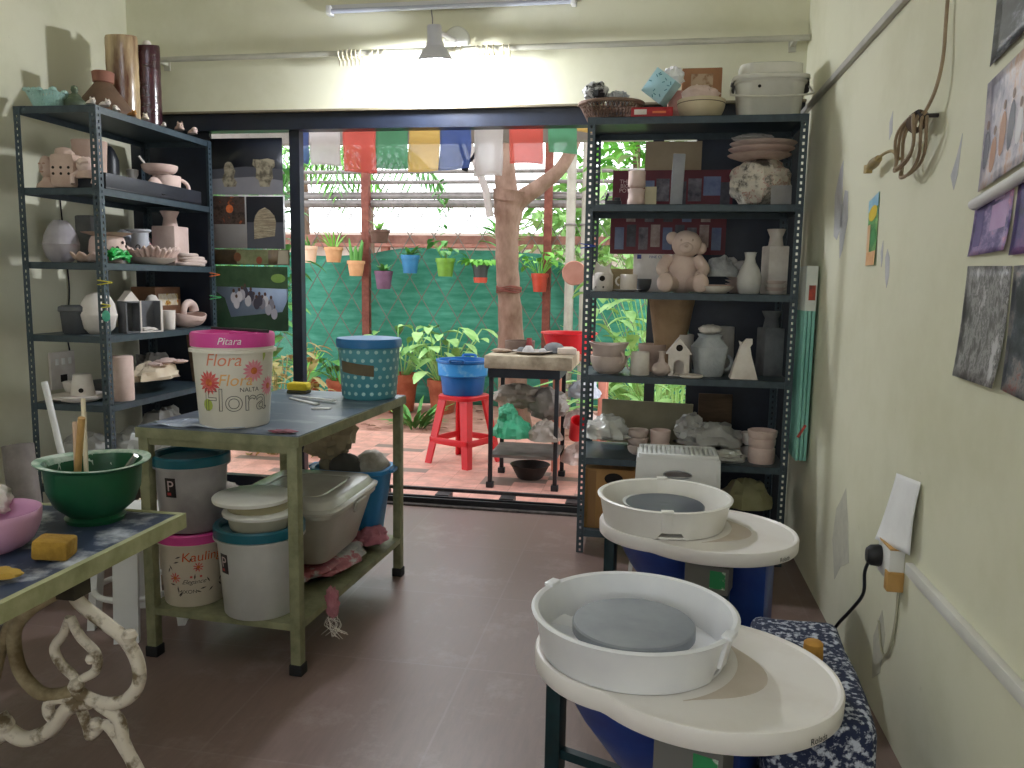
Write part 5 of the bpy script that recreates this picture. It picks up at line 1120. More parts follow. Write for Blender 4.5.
# =================================================================== on and under the olive work table
z = .8665
def bucket_p(rb, rt, h, rim=.012): return [(0, 0), (rb*.97, 0), (rb, .006), (rt, h*.9), (rt+rim, h*.905), (rt+rim, h*.93), (rt+.002, h*.935), (rt, h), (rt-.006, h), (rb-.006, .008), (0, .008)]
pail = mat('cream_pail_plastic', '#e3ddd0', '#d9d2c3', .4, 3)
hot = mat('hot_pink_plastic', '#d94f9c', '#cf3f90', .4, 8)
fb_ = thing('flower_bucket', 'cream plastic bucket with printed red daisies and a hot pink lid on the work table', 'bucket', (-1.487, 2.672, z))
rb, rt, h = .122, .139, .31
obj('body', M().lathe([(0, 0), (rb*.97, 0), (rb, .006), (rt, h*.86), (rt+.012, h*.865), (rt+.012, h*.90), (rt+.003, h*.905), (rt, h), (rt-.006, h), (rb-.006, .008), (0, .008)], seg=56), pail, fb_)
ld = obj('lid', M().lathe([(0, h-.004), (rt+.004, h-.004), (rt+.004, h-.022), (rt+.007, h-.022), (rt+.007, h+.020), (rt+.003, h+.026), (rt-.012, h+.026), (rt-.018, h+.014), (.05, h+.014), (.045, h+.018), (0, h+.018)], seg=56), hot, fb_)
obj('tab', M().box((.03, .02, h+.022), (.09, .05, .012), .3, .003), hot, ld)
rz = lambda q: rb+(rt-rb)*min(1, max(0, q/(h*.9)))
F0 = atan2(-2.675, 1.50)+.02
lettering('Pitara', .035, mat('white_print', '#f4f0ee', None, .5), ld, wrap(lambda q: rt+.007, h-.010, F0-.12), shear=.3)
bodyo = [c for c in fb_.children if c.name.startswith('body')][0]
lettering('Flora', .062, mat('orange_red_print', '#e08a6a', None, .5), bodyo, wrap(rz, .225, F0-.30), shear=.25)
lettering('Flora', .058, mat('orange_print', '#e8b06a', None, .5), bodyo, wrap(rz, .155, F0+.0), shear=.2)
lettering('Flora', .115, mat('grey_outline_print', '#4d4b49', None, .5), bodyo, wrap(rz, .065, F0+.02), outline=.0011)
lettering('NALTA', .022, mat('black_print', '#2a2a2c', None, .5), bodyo, wrap(rz, .132, F0+.38))
def daisy(o, rz, th, zc, R, n, m1, m2, eps=.001):
    m = M(); w = wrap(rz, zc, th, eps)
    for k in range(n):
        a = 2*pi*k/n; c_, s_ = cos(a), sin(a)
        pts = [(R*.2, -R*.06), (R*.7, -R*.13), (R, 0), (R*.7, R*.13), (R*.2, R*.06)]
        m.poly([w(x*c_-y*s_, x*s_+y*c_) for x, y in pts])
    obj('printed_daisy', m, m1, o, smooth=False)
    w2 = wrap(rz, zc, th, eps+.0006); obj('printed_daisy_eye', M().poly([w2(R*.3*cos(k*pi/7), R*.3*sin(k*pi/7)) for k in range(14)]), m2, o, smooth=False)
pk = mat('daisy_pink_print', '#dc8090', '#e79aa3', .5, 30); pk2 = mat('daisy_red_print', '#c94c4c', '#d9706a', .5, 30); eye = mat('daisy_eye_print', '#d9863a', '#b5432f', .5, 60)
daisy(bodyo, rz, F0+.50, .205, .042, 15, pk, eye); daisy(bodyo, rz, F0-.70, .165, .045, 15, pk2, eye); daisy(bodyo, rz, F0+1.02, .145, .038, 15, pk, eye)
lf = mat('leaf_green_print', '#a8b455', None, .5); w_ = wrap(rz, .255, F0+.78); obj('printed_leaf', M().poly([w_(0, -.02), w_(.012, 0), (w_(.012, .03)), w_(-.002, .01)]), lf, bodyo, smooth=False)
w_ = wrap(rz, .085, F0-.78); obj('printed_leaf', M().poly([w_(.02*cos(k*pi/5), .022*sin(k*pi/5)) for k in range(10)]), lf, bodyo, smooth=False)
one('marker_pen', 'black and silver stick lying across the hot pink lid', 'stick', M().tube([(-.11, .06, 0), (-.02, .03, 0), (0.0, .025, 0)], .005, 8).tube([(0, .025, 0), (.16, -.03, 0)], .006, 8), mat('black_stick', '#1c1c20', '#2a2a2e', .35, 5), (-1.497, 2.677, z+h+.0325))

tl = mat('teal_tub_plastic', '#5ba0a8', '#5095a2', .4, 3); tl2 = mat('blue_lid_plastic', '#2a74ab', '#2569a0', .38, 4); dot = mat('pale_dot_print', '#a9d0cd', None, .5)
pt = thing('dotted_tub', 'teal tub with pale polka dots and blue lid at the far end of the table', 'tub', (-1.245, 3.43, z))
rb, rt, h = .122, .138, .25
rz2 = lambda q: rb+(rt-rb)*min(1, max(0, q/h))
m = M().lathe([(0, 0), (rb-.01, 0), (rb, .012), (rt, h), (rt-.006, h), (rb-.008, .012), (0, .01)], seg=56); m.m = 1
for j in range(6):
    for k in range(22):
        th = 2*pi*(k+.5*(j % 2))/22; w_ = wrap(rz2, .03+.037*j, th, .0008); m.poly([w_(.0085*cos(q*pi/5), .0085*sin(q*pi/5)) for q in range(10)])
b_ = obj('body', m, [tl, dot], pt)
obj('lid', M().lathe([(rt+.002, h-.02), (rt+.008, h-.018), (rt+.009, h+.012), (rt+.004, h+.02), (.1, h+.024), (0, h+.025), (0, h+.005), (rt-.002, h+.002)], seg=56), tl2, pt)
m = M(); F1 = atan2(-3.475, 1.265)
for k in range(12):
    a0, a1 = F1-1.1+1.25*k/12, F1-1.1+1.25*(k+1)/12; dzz = -.018*k/12
    m.add([((rz2(zz)+.0016)*cos(a), (rz2(zz)+.0016)*sin(a), zz) for a, zz in ((a0, .125+dzz), (a1, .1235+dzz), (a1, .1735+dzz), (a0, .175+dzz))], [(0, 1, 2, 3)])
obj('brown_tape', m, mat('brown_parcel_tape', '#6f6248', '#5f543e', .35, 9), b_)
sp = one('yellow_sponge', 'yellow sponge with dark underside on the far edge of the work table', 'sponge', M().box((0, 0, .032), (.10, .06, .036), None, .01), mat('yellow_foam', '#e0c73a', '#cfb52c', .9, 12, bump=.3), (-1.60, 3.46, z))
obj('scour_pad', M().box((0, 0, .008), (.098, .058, .014), None, .004), mat('dark_scour', '#4a4636', None, .95, bump=.4), sp)
for i, (lb, x, y, r, l, wd) in enumerate((('long pale wooden rib nearest the dotted tub on the work table', -1.45, 3.28, -.35, .24, .03), ('long pale wooden rib fanned out under the other one', -1.47, 3.22, -.62, .22, .028), ('short white plastic rib lying alone near the table edge', -1.32, 3.05, .35, .07, .03))):
    one('modelling_rib', lb, 'tool', M().prism([(-l/2, -wd*.2), (l/2, -wd/2), (l/2+.01, 0), (l/2, wd/2), (-l/2, wd*.2)], 0, .005), mat('pale_rib%d' % i, '#d3d3cf', '#bfc0bd', .4, 6), (x, y, z+.0005+.0055*(i == 0)), r)
one('pink_scrap', 'scrap of dark pink paper at the near right corner of the work table', 'scrap', M().blob((0, 0, .004), (.05, .025, .005), .5, 4, 3, 20, 8), mat('dark_pink_scrap', '#a8606e', '#5e3a40', .7, 12), (-1.235, 2.54, z+.002))

# lower shelf
z = .19
def label_bucket(name, label, x, y, z, rb, rt, h, pm, lm, badge):
    o = thing(name, label, 'bucket', (x, y, z)); b_ = obj('body', M().lathe(bucket_p(rb, rt, h), seg=48), pm, o)
    obj('lid', M().lathe([(0, h-.002), (rt+.004, h-.002), (rt+.006, h-.018), (rt+.012, h-.018), (rt+.012, h+.012), (rt+.006, h+.018), (rt-.008, h+.016), (rt-.016, h-.001), (0, h-.001)], seg=48), lm, o)
    rz_ = lambda q: rb+(rt-rb)*min(1, max(0, q/(h*.9)))
    if badge is not None:
        m = M(); w_ = wrap(rz_, h*.66, badge, .001); n = 6
        m.add([w_(-.021+.042*i/n, yy) for i in range(n+1) for yy in (-.036, .036)], [(2*i, 2*i+2, 2*i+3, 2*i+1) for i in range(n)])
        lb = obj('black_badge', m, mat('badge_black_'+name, '#1f1a1c', None, .4), b_)
        lettering('P', .055, mat('badge_print_'+name, '#c9b4b4', None, .5), b_, wrap(rz_, h*.66-.012, badge, .0018), 'badge_letter')
        w2 = wrap(rz_, h*.66-.024, badge, .0019); obj('badge_stripe', M().poly([w2(-.013, -.004), w2(.002, -.004), w2(.002, .006), w2(-.013, .006)]), mat('badge_red_'+name, '#b03a3e', None, .5), b_, smooth=False)
    return o, b_, rz_
tealid = mat('deep_teal_lid', '#1f6474', '#17525f', .35, 6)
milky = mat('milky_plastic', '#c9c8c4', '#b3b2ae', .35, 3)
stained = mat('stained_milky_plastic', '#b5b1b2', '#958f93', .4, 5)
kb_, kbody, krz = label_bucket('printed_bucket', 'cream bucket with red lettering and dark leaves under the teal-lidded grey one', -1.665, 2.665, z, .108, .123, .26, mat('cream_print_pail', '#d8cdbc', '#cbbfad', .45, 4), hot, None)
K0 = atan2(-2.665, 1.665)
lettering('Kauling', .05, mat('red_orange_print', '#cf4a2e', '#d9772f', .5, 30), kbody, wrap(krz, .178, K0+.22), shear=.1)
lettering('Elegance', .024, mat('thin_black_print', '#3a3436', None, .5), kbody, wrap(krz, .092, K0-.05), shear=.5)
lettering('MIXON', .02, mat('thin_black_print_low', '#3a3436', None, .5), kbody, wrap(krz, .055, K0-.25))
rd = random.Random(8); m = M()
for k in range(22):
    th = K0+rd.uniform(-.95, 1.1); zz = rd.uniform(.05, .2); a = rd.uniform(0, 3); w_ = wrap(krz, zz, th, .0008); l = .012
    m.poly([w_(l*cos(a), l*sin(a)), w_(-.003*sin(a), .003*cos(a)), w_(-l*cos(a), -l*sin(a)), w_(.003*sin(a), -.003*cos(a))])
obj('printed_leaves', m, mat('dark_leaf_print', '#4a4240', None, .5), kbody, smooth=False)
daisy(kbody, krz, K0-.62, .115, .022, 9, pk2, eye); daisy(kbody, krz, K0+.1, .155, .02, 9, pk2, eye)
w_ = wrap(krz, .118, K0+.02, .0008); obj('printed_stripe', M().poly([w_(-.02, -.004), w_(.022, -.004), w_(.022, .004), w_(-.02, .004)]), pk2, kbody, smooth=False)
label_bucket('stained_bucket', 'grey clay-stained bucket with deep teal lid stacked on the printed cream bucket', -1.665, 2.665, z+.279, .112, .128, .265, stained, tealid, K0-.62)
mb, mbody, mrz = label_bucket('milky_bucket', 'milky white bucket with deep teal lid under a pile of white lids', -1.375, 2.625, z, .130, .150, .31, milky, tealid, atan2(-2.625, 1.375)-1.0)
zz = z+.327
wl = mat('white_lid_plastic', '#eeece6', '#e2e0d8', .4, 4)
obj_n = 0
pot('tub_stack', 'small cream tub standing on the teal lid of the milky bucket', 'tub', [(0, 0), (.1, 0), (.105, .01), (.112, .05), (.108, .05), (.1, .012), (0, .01)], (-1.375, 2.625, zz-.018), mat('cream_tub', '#cfc9b5', '#c0b9a3', .45, 5))
pot('white_lid', 'white round plastic lid below the top one in the pile on the milky bucket', 'lid', [(0, 0), (.118, 0), (.132, .004), (.134, .014), (.128, .02), (0, .02)], (-1.365, 2.615, zz+.033), wl, 'white lids on the milky bucket')
pot('tub_stack', 'shallow olive-cream tub sandwiched between the two white lids', 'tub', [(0, 0), (.108, 0), (.112, .03), (.108, .03), (.1, .008), (0, .008)], (-1.375, 2.62, zz+.0535), mat('olive_cream_tub', '#b3ab8a', '#a19978', .5, 5))
pot('white_lid', 'white round plastic lid on the very top of the pile on the milky bucket', 'lid', [(0, 0), (.125, 0), (.138, .004), (.14, .016), (.134, .022), (0, .024)], (-1.39, 2.605, zz+.084), wl, 'white lids on the milky bucket')
# sacks lying on the shelf
one('woven_sack', 'grey and pink plastic sack lying flat under the storage box', 'sack', M().blob((0, 0, .04), (.24, .32, .05), .2, 2.6, 71, 40, 18, flat=0, crease=.06), ramp_mat('grey_pink_sack', [(.3, '#8d8b88'), (.5, '#b3b1ad'), (.58, '#a75f66'), (.7, '#8f4f57')], 4, .6), (-1.40, 3.06, z), sharp=30)
fr = one('fringed_rag', 'pink rag with frayed white threads hanging off the lower shelf', 'rag', M().blob((0, 0, -.035), (.028, .025, .06), .3, 3, 74, 24, 16, crease=.08), mat('pink_rag', '#bb7f87', '#9f6069', .8, 14, bump=.4), (-1.148, 2.74, .215), sharp=30)
rd = random.Random(4); m = M()
for k in range(14): m.tube(bez([(rd.uniform(-.02, .02), rd.uniform(-.02, .02), -.09), (rd.uniform(-.03, .035), rd.uniform(-.02, .02), -.125), (rd.uniform(-.05, .06), rd.uniform(-.03, .03), -.165)], 4), .0011, 4)
obj('thread', m, white, fr)
one('pink_bundle', 'dusty pink cloth bundle at the far end of the lower shelf', 'bundle', M().blob((0, 0, .045), (.07, .09, .055), .28, 2.6, 76, 28, 16, flat=0, crease=.07), mat('dusty_pink_cloth', '#b87682', '#a0616d', .85, 12, bump=.3), (-1.20, 3.33, z), sharp=30)
# storage box
sb_ = thing('storage_box', 'large translucent grey storage box with a clipped-on lid on the lower shelf', 'box', (-1.385, 3.03, .285))
gbox = mat('translucent_grey_plastic', '#b4b0a5', '#a19d92', .3, 3, spec=.6)
obj('body', rs_lathe([(0, 0), (.165, 0), (.172, .01), (.225, .2), (.238, .205), (.238, .22), (.228, .221), (.22, .2), (.166, .014), (0, .012)], ay=1.2, p=6, seg=96), gbox, sb_)
obj('lid', rs_lathe([(.22, .212), (.242, .222), (.244, .232), (.232, .240), (.226, .240), (.215, .262), (.205, .267), (.15, .267), (.147, .262), (.142, .262), (.139, .267), (0, .268)], ay=1.2, p=7, seg=96), mat('pale_grey_lid', '#c7c4ba', '#b5b2a8', .22, 5, spec=.7), sb_)
for s in (-1, 1): obj('clip_handle', M().box((s*.243, 0, .20), (.012, .11, .045), Matrix.Rotation(s*.25, 4, 'Y'), .004), gbox, sb_)
# blue basin of stones
bb = thing('blue_basin', 'sky blue plastic basin heaped with lumps at the far end of the lower shelf', 'basin', (-1.33, 3.44, z))
bl = mat('sky_blue_plastic', '#2e86c1', '#2a78b0', .4, 4)
obj('body', rs_lathe([(0, 0), (.12, 0), (.126, .008), (.172, .33), (.186, .335), (.186, .352), (.166, .352), (.118, .012), (0, .01)], ay=.72, p=3.5, seg=56), bl, bb)
for s in (-1, 1): obj('grip', M().box((s*.19, 0, .343), (.03, .07, .018), None, .005), bl, bb)
for i, (x, y, zz_, r, mm, lb) in enumerate(((-.02, -.04, .40, .075, mat('dark_felt', '#55534f', '#45433f', .9, 10), 'dark grey round lump in front in the sky blue basin'), (.08, .02, .40, .085, mat('speckled_stone', '#b3ada1', '#8f897d', .9, 20), 'pale speckled lump at the right in the sky blue basin'), (-.1, .03, .39, .075, mat('khaki_lump', '#8c8471', '#756d5b', .9, 8), 'khaki lump at the left in the sky blue basin'))):
    one('clay_lump', lb, 'clay lump', M().blob((0, 0, 0), (r, r*.9, r*.85), .14, 2.2, 80+i), mm, (-1.33+x, 3.44+y, z+zz_-.05))
one('crumpled_paper', 'crumpled tan wrapping bag rising behind the dark lump under the table', 'bag', M().blob((0, 0, .07), (.13, .07, .12), .35, 2.4, 88, 32, 18, crease=.1), mat('tan_wrap', '#b9a98d', '#9a8a70', .6, 6), (-1.45, 3.43, z+.43), sharp=25)

# =================================================================== on the front table
z = .703
gbm = mat('green_bowl_plastic', '#1e5a3a', '#174a30', .35, 5)
gb = pot('mixing_bowl', 'deep green mixing bowl with slip-crusted flared rim on the front table', 'bowl', [(0, 0), (.075, 0), (.08, .012), (.07, .02), (.104, .05), (.122, .095), (.127, .158), (.146, .168), (.149, .174), (.127, .168), (.12, .15), (.114, .095), (.088, .045), (0, .03)], (-1.545, 1.985, z), gbm, seg=56, fn=lambda a, r, zz: (r*(1+(.025*cos(2*a) if zz > .16 else 0)), zz+(.003*sin(2*a) if zz > .16 else 0)))
obj('slip_crust', M().lathe([(.150, .1725), (.149, .1755), (.138, .1735), (.128, .1705), (.1225, .155), (.118, .125)], seg=72, fn=lambda a, r, zz: (r*(1+.025*cos(2*a)*(zz > .16)), zz+.003*sin(2*a)*(zz > .16)+.04*noise.noise(Vector((cos(a)*6, sin(a)*6, 0)))*(zz < .14))), mat('pale_green_slip', '#c3d2c4', '#86a892', .8, 16, lo=.45, hi=.6), gb)
obj('slip_fill', M().lathe([(0, .075), (.107, .075)], seg=40), mat('grey_green_slip', '#5d7a68', '#4a6a58', .4, 8), gb)
wood = mat('stirring_wood', '#c29a62', '#a67d48', .7, 6, stretch=(4, 4, 1)); woodp = mat('pinkish_wood', '#cfae93', '#bb9a80', .7, 6)
for lb, a, b, r, mm in (('thick wooden stirring stick leaning forward in the green bowl', (-1.585, 1.96, z+.078), (-1.53, 1.93, z+.305), .0095, wood), ('tall thin cream stick at the back of the green bowl', (-1.58, 2.0, z+.078), (-1.625, 2.06, z+.335), .0065, mat('cream_stick', '#d3c6ab', None, .7)), ('short flat pinkish stick at the left in the green bowl', (-1.61, 2.0, z+.078), (-1.655, 2.06, z+.265), .008, woodp)):
    one('stirring_stick', lb, 'stick', M().tube([a, b], r, 10), mm)
one('metal_spoon', 'metal spoon handle poking over the right rim of the green bowl', 'spoon', M().tube(bez([(-1.50, 1.98, z+.085), (-1.45, 1.98, z+.14), (-1.405, 1.98, z+.195)], 5), [.006]*5+[.008]*6, 8), mat('dull_steel', '#8f8d89', None, .35, metal=.8))
pkb = mat('mauve_pink_plastic', '#d3a3c0', '#c795b4', .4, 4)
pot('pink_bowl', 'mauve pink plastic bowl at the left edge of the front table', 'bowl', bowl_p(.118, .10, .06, .004), (-1.625, 1.70, z), pkb, seg=48)
one('white_rag', 'white knitted rag draped at the back of the pink bowl', 'rag', M().blob((0, 0, .03), (.06, .05, .045), .3, 3, 91, 28, 16, crease=.08), mat('white_knit', '#e8e0d8', '#d6cbc2', .95, 30, bump=.6), (-1.70, 1.78, z+.072), sharp=40)
one('ochre_sponge', 'ochre brick-shaped sponge in front of the green bowl', 'sponge', M().box((0, 0, .026), (.085, .07, .05), Matrix.Rotation(.08, 4, 'Y'), .009), mat('ochre_foam', '#b08a38', '#8a6926', .95, 10, bump=.5, bscale=50), (-1.425, 1.68, z+.002), .3)
one('sponge_scrap', 'small round yellow sponge scrap at the left edge of the front table', 'sponge', M().blob((0, 0, .012), (.05, .035, .013), .2, 2, 3, 20, 8, flat=0), mat('yellow_ochre_foam', '#c3a04a', '#a88536', .95, 12, bump=.4), (-1.44, 1.53, z+.0005))
# =================================================================== back wall: lamp, tube, rod, rings
rodm = mat('cream_rod', '#c3c1b2', '#b3b1a1', .45, 6)
rd_ = one('curtain_rod', 'pale curtain rod running right across the wall above the door', 'rod', M().tube([(-3.265, 4.60, 2.695), (.775, 4.60, 2.70)], .016, 12), rodm)
for x in (-3.0, .70): obj('rod_bracket', M().b2((x-.012, 4.585, 2.68), (x+.012, 4.7, 2.712)).b2((x-.02, 4.69, 2.655), (x+.02, 4.701, 2.735)), rodm, rd_)
ringm = mat('ivory_ring', '#ded6bd', '#cfc6aa', .5, 10)
k = 0
for x0, n, st in ((-1.836, 6, .025), (-1.64, 3, .035), (-1.14, 2, .035), (-1.016, 2, .03), (-.955, 2, .03), (-.87, 2, .035)):
    for i in range(n):
        x = x0+st*i; o = one('curtain_ring', 'empty ivory curtain ring with a clip threaded on the pale rod', 'ring', M().tube([(0, .026*cos(a*pi/10), .026*sin(a*pi/10)) for a in range(20)], .0045, 6, True), ringm, (x, 4.60, 2.688), (0, 0, .25*sin(7*x)), 'curtain rings on the pale rod')
        obj('ring_clip', M().box((0, 0, -.045), (.012, .008, .034), None, .002), ringm, o)
tas = thing('tassel', 'small violet tassel on a beaded string below the curtain rod, right of the lamp', 'tassel', (-1.107, 4.60, 2.665))
m = M()
for i in range(7): m.blob((0, 0, -.012*i), (.005, .005, .006), 0, 1, 1, 10, 6)
obj('bead_string', m, mat('clear_bead', '#c9c9d4', None, .2), tas); obj('violet_bead', M().lathe([(0, -.155), (.006, -.145), (.011, -.12), (.009, -.09), (0, -.08)], seg=12), mat('violet', '#4a3fb0', None, .4), tas)
tf = thing('tube_light', 'unlit white tube light fitting high on the wall above the door', 'light fitting', (-1.2, 4.66, 2.945))
obj('batten', M().box((0, .012, .022), (1.46, .05, .036), None, .004), mat('batten_white', '#dcdde0', '#d0d1d6', .5, 3), tf)
obj('tube', M().tube([(-.70, -.022, 0), (.70, -.022, 0)], .0135, 14), mat('unlit_tube', '#c3c8d8', None, .25), tf)
for s in (-1, 1): obj('end_holder', M().box((s*.715, -.012, .005), (.03, .06, .05), None, .004), mat('holder_white%d' % (s+1), '#e0e0e0', None, .5), tf)
one('flex', 'thin cable hanging from the tube light to the wall lamp', 'cable', M().tube(bez([(-1.30, 4.64, 2.93), (-1.29, 4.63, 2.85), (-1.315, 4.62, 2.76), (-1.30, 4.58, 2.70)], 6), .004, 6), mat('grey_flex', '#77767a', None, .6))
lp = thing('wall_lamp', 'lit white bulb lamp with a cone shade on a round wall plate above the door', 'lamp', (-1.222, 4.70, 2.72))
lw = mat('lamp_white', '#d6d6dc', '#cacad2', .45, 5)
pl = M().lathe([(0, 0), (.075, 0), (.078, .006), (.07, .016), (0, .02)], seg=36)
obj('wall_plate', pl, mat('plate_white', '#dedfd8', None, .5), lp, (.06, 0, .055), (pi/2, 0, 0))
obj('arm', M().tube([(.05, -.01, .055), (.01, -.16, .05), (.0, -.24, .03)], .014, 10), lw, lp)
T = Matrix.Translation((0, -.27, 0)) @ Matrix.Rotation(.15, 4, 'X')
m = M(); m.T = T; m.lathe([(.0, .06), (.035, .06), (.04, .05), (.04, -.02), (.048, -.03), (.048, -.045), (.062, -.06), (.098, -.115), (.1, -.122), (.094, -.118), (.055, -.06), (.0, -.055)], seg=36); obj('lamp_shade', m, lw, lp)
m = M(); m.T = T; m.lathe([(0, -.205), (.03, -.20), (.052, -.18), (.06, -.15), (.052, -.12), (.034, -.095), (.028, -.06), (0, -.058)], seg=32)
bulbm = mat('lit_bulb', '#f2f6ff', None, .4, emit=560); obj('bulb', m, bulbm, lp)

# unseen ceiling tube lights, put in for the overhead room light
for nm, lb, y in (('unseen_ceiling_tube', 'unseen lit tube light on the ceiling nearer the door', 1.6), ('unseen_ceiling_tube', 'unseen lit tube light on the ceiling at the room rear', -.6)):
    t_ = thing(nm, lb, 'light fitting', (-1.25, y, ZC))
    obj('batten', M().box((0, 0, -.02), (1.25, .06, .04), None, .004), lw, t_)
    obj('tube', M().tube([(-.6, 0, -.058), (.6, 0, -.058)], .016, 14), mat('lit_tube', '#eef2ff', None, .4, emit=29), t_)

# =================================================================== right wall
X = XR-.001
cond = mat('conduit_grey', '#b5b2a9', '#a29f97', .5, 6)
cd = one('wall_conduit', 'grey conduit sloping along the top of the right wall', 'conduit', M().box((XR-.012, 3.3, 2.325), (.022, 2.75, .028), None, .003), cond)
tk = one('cable_trunking', 'white cable trunking running from the socket along the right wall', 'trunking', M().box((XR-.011, .45, .592), (.022, 3.9, .034), None, .003), mat('white_trunking', '#e4e2dc', '#d6d4cc', .45, 5))
sk = thing('wall_socket', 'white wall socket with tan taped lower corner at the trunking end', 'socket', (XR, 2.53, .572))
obj('backbox', M().box((-.022, 0, 0), (.044, .12, .11), None, .004), mat('socket_white', '#e9e8e4', None, .4), sk)
tm_ = mat('tan_masking', '#c59a5f', '#b08748', .7, 9)
obj('tan_tape', M().box((-.024, -.05, -.05), (.047, .035, .06), None, .002), tm_, sk); obj('tan_tape', M().box((-.03, -.01, .055), (.04, .14, .006), None, .001), tm_, sk)
pg = thing('black_plug', 'black plug pushed into the wall socket with its cord trailing down', 'plug', (XR-.044, 2.56, .572))
obj('plug_body', M().lathe([(0, 0), (.026, 0), (.028, .006), (.026, .03), (.018, .042), (0, .044)], seg=20, sx=1.25), mat('black_plug_rubber', '#222225', None, .5), pg, (0, 0, 0), (0, -pi/2, 0))
obj('cord', M().tube(bez([(-.03, 0, -.01), (-.04, .01, -.06), (-.035, .03, -.14), (-.05, .12, -.24), (-.06, .22, -.33), (-.08, .26, -.42), (-.05, .2, -.53), (-.06, .1, -.566)], 7), .0055, 8), blackm, pg)
wf_ = one('white_flap', 'curled white cardboard flap standing over the wall socket', 'card', M().sheet(lambda u, v: (XR-.006-.05*(1-v)**2*(.3+.7*u)-.010*sin(v*3), 2.37+.22*u, .64+.215*v-.025*u), 10, 16), mat('white_flap_card', '#efeeee', '#e2e1e1', .7, 5), solid=.002)
one('slack_cable', 'thin plaster-coloured cable hanging from the socket down the wall', 'cable', M().tube(bez([(XR-.005, 2.50, .59), (XR-.006, 2.49, .42), (XR-.006, 2.53, .28), (XR-.006, 2.60, .24), (XR-.006, 2.66, .32)], 6), .004, 6), mat('plaster_cable', '#b3af97', None, .7))

# looped cord with plug on a nail
hk = thing('looped_cord', 'brownish looped cord with a plug hanging from a hook on the right wall', 'cord', (XR, 2.50, 1.885))
cm = mat('aged_cord', '#a38d70', '#84705a', .6, 12); cy = mat('yellowed_cord', '#a89463', '#8f7c4e', .55, 12)
obj('hook', M().tube([(0, 0, 0), (-.05, 0, 0), (-.058, 0, .015)], .006, 8), alu, hk)
obj('riser', M().tube(bez([(-.04, .0, .0), (-.03, -.05, .055), (-.02, -.062, .14), (-.015, -.045, .28), (-.012, -.04, .6), (-.012, -.04, 1.3)], 8), .005, 8), cm, hk)
lo = M()
for i, (ay, az, by, bz) in enumerate(((.10, -.066, .085, .05), (.085, -.07, .06, .05), (.095, -.06, .035, .04), (.07, -.062, .075, .03))):
    lo.tube([(-.03-.012*i+.006*sin(3*a*pi/16), ay+ay*-cos(a*pi/16)+by*sin(a*pi/16)*.8, az+az*-cos(a*pi/16)+bz*sin(a*pi/16)) for a in range(32)], .0048, 7, True)
obj('coil', lo, cm, hk)
kn = M()
for i in range(4): kn.tube([(-.045+.018*cos(a*pi/8), .02+.012*i+.004*sin(a), -.01+.025*sin(a*pi/8)) for a in range(16)], .006, 6, True)
obj('wrap_knot', kn, mat('dark_cord', '#5d4c40', None, .7), hk)
obj('tail', M().tube(bez([(-.04, .20, -.09), (-.045, .27, -.055), (-.045, .38, -.05), (-.04, .45, -.055)], 6), .005, 8), cy, hk)
obj('plug_end', M().tube([(-.04, .44, -.053), (-.04, .50, -.06), (-.04, .54, -.066)], [.012, .018, .014], 10).box((-.04, .57, -.07), (.022, .04, .03), Matrix.Rotation(.1, 4, 'X'), .003), mat('yellow_plug', '#b39a5c', '#7f745c', .5, 8), hk)

def wall_picture(name, label, pts, mm, extra=(), curl=.012):
    """a print taped flat: four corners (y,z) TL TR BR BL, lower edge lifting a little"""
    o = thing(name, label, 'photo' if 'photo' in name else 'picture', (XR, pts[3][0], pts[3][1])); oy, oz = pts[3]
    def P(u, v, d=0):
        (ay, az), (by, bz), (cy_, cz), (dy, dz_) = pts
        y = (ay*(1-u)+by*u)*v+(dy*(1-u)+cy_*u)*(1-v); zz = (az*(1-u)+bz*u)*v+(dz_*(1-u)+cz*u)*(1-v)
        return (-.0025-d-curl*(1-v)**3*(.4+.6*u), y-oy, zz-oz)
    obj('print', M().sheet(lambda u, v: P(u, v), 10, 10), mm, o, solid=.001)
    for nm, (u0, v0, u1, v1), m2 in extra:
        obj(nm, M().sheet(lambda u, v: P(u0+(u1-u0)*u, v0+(v1-v0)*v, .0012), 6, 6), m2, o)
    return o, P
wp = mat('photo_white', '#e9e7e6', '#dcdada', .5, 6)
o, P = wall_picture('street_photo', 'dark glossy photo of parked vehicles, topmost of the prints on the right wall', ((2.15, 2.24), (1.72, 2.26), (1.72, 1.99), (2.14, 1.925)), ramp_mat('photo_dark_street', [(.3, '#17181d'), (.46, '#33353d'), (.56, '#6d7078'), (.68, '#b5b7bd')], 6, .35, stretch=(1, 1, 2)))
o, P = wall_picture('group_photo', 'pale photo of a crowd before a building with a white rolled edge below, right wall', ((2.156, 1.889), (1.72, 1.965), (1.72, 1.70), (2.146, 1.634)), ramp_mat('photo_pale_crowd', [(.3, '#6f6a80'), (.44, '#b5aebb'), (.54, '#d6ccd2'), (.66, '#c99f86'), (.75, '#e5dfe3')], 7, .35, stretch=(1, 1.6, .8)))
rd = random.Random(12)
for k in range(9):
    u = .06+.1*k; c_ = mat('photo_cloth%d' % k, rd.choice(('#5b6f96', '#c3c1cc', '#b3805f', '#54505f', '#d9d5da', '#8b93b5')), None, .4)
    hgt = rd.uniform(.3, .5); v0 = rd.uniform(.1, .25)
    obj('printed_person', M().poly([P(u+.04*cos(a*pi/6), v0+hgt/2+hgt/2*sin(a*pi/6), .0014) for a in range(12)]), c_, o, smooth=False)
    obj('printed_head', M().poly([P(u+.018*cos(a*pi/6), v0+hgt+.05+.045*sin(a*pi/6), .0016) for a in range(12)]), mat('photo_skin%d' % k, '#7a5a4c', None, .4), o, smooth=False)
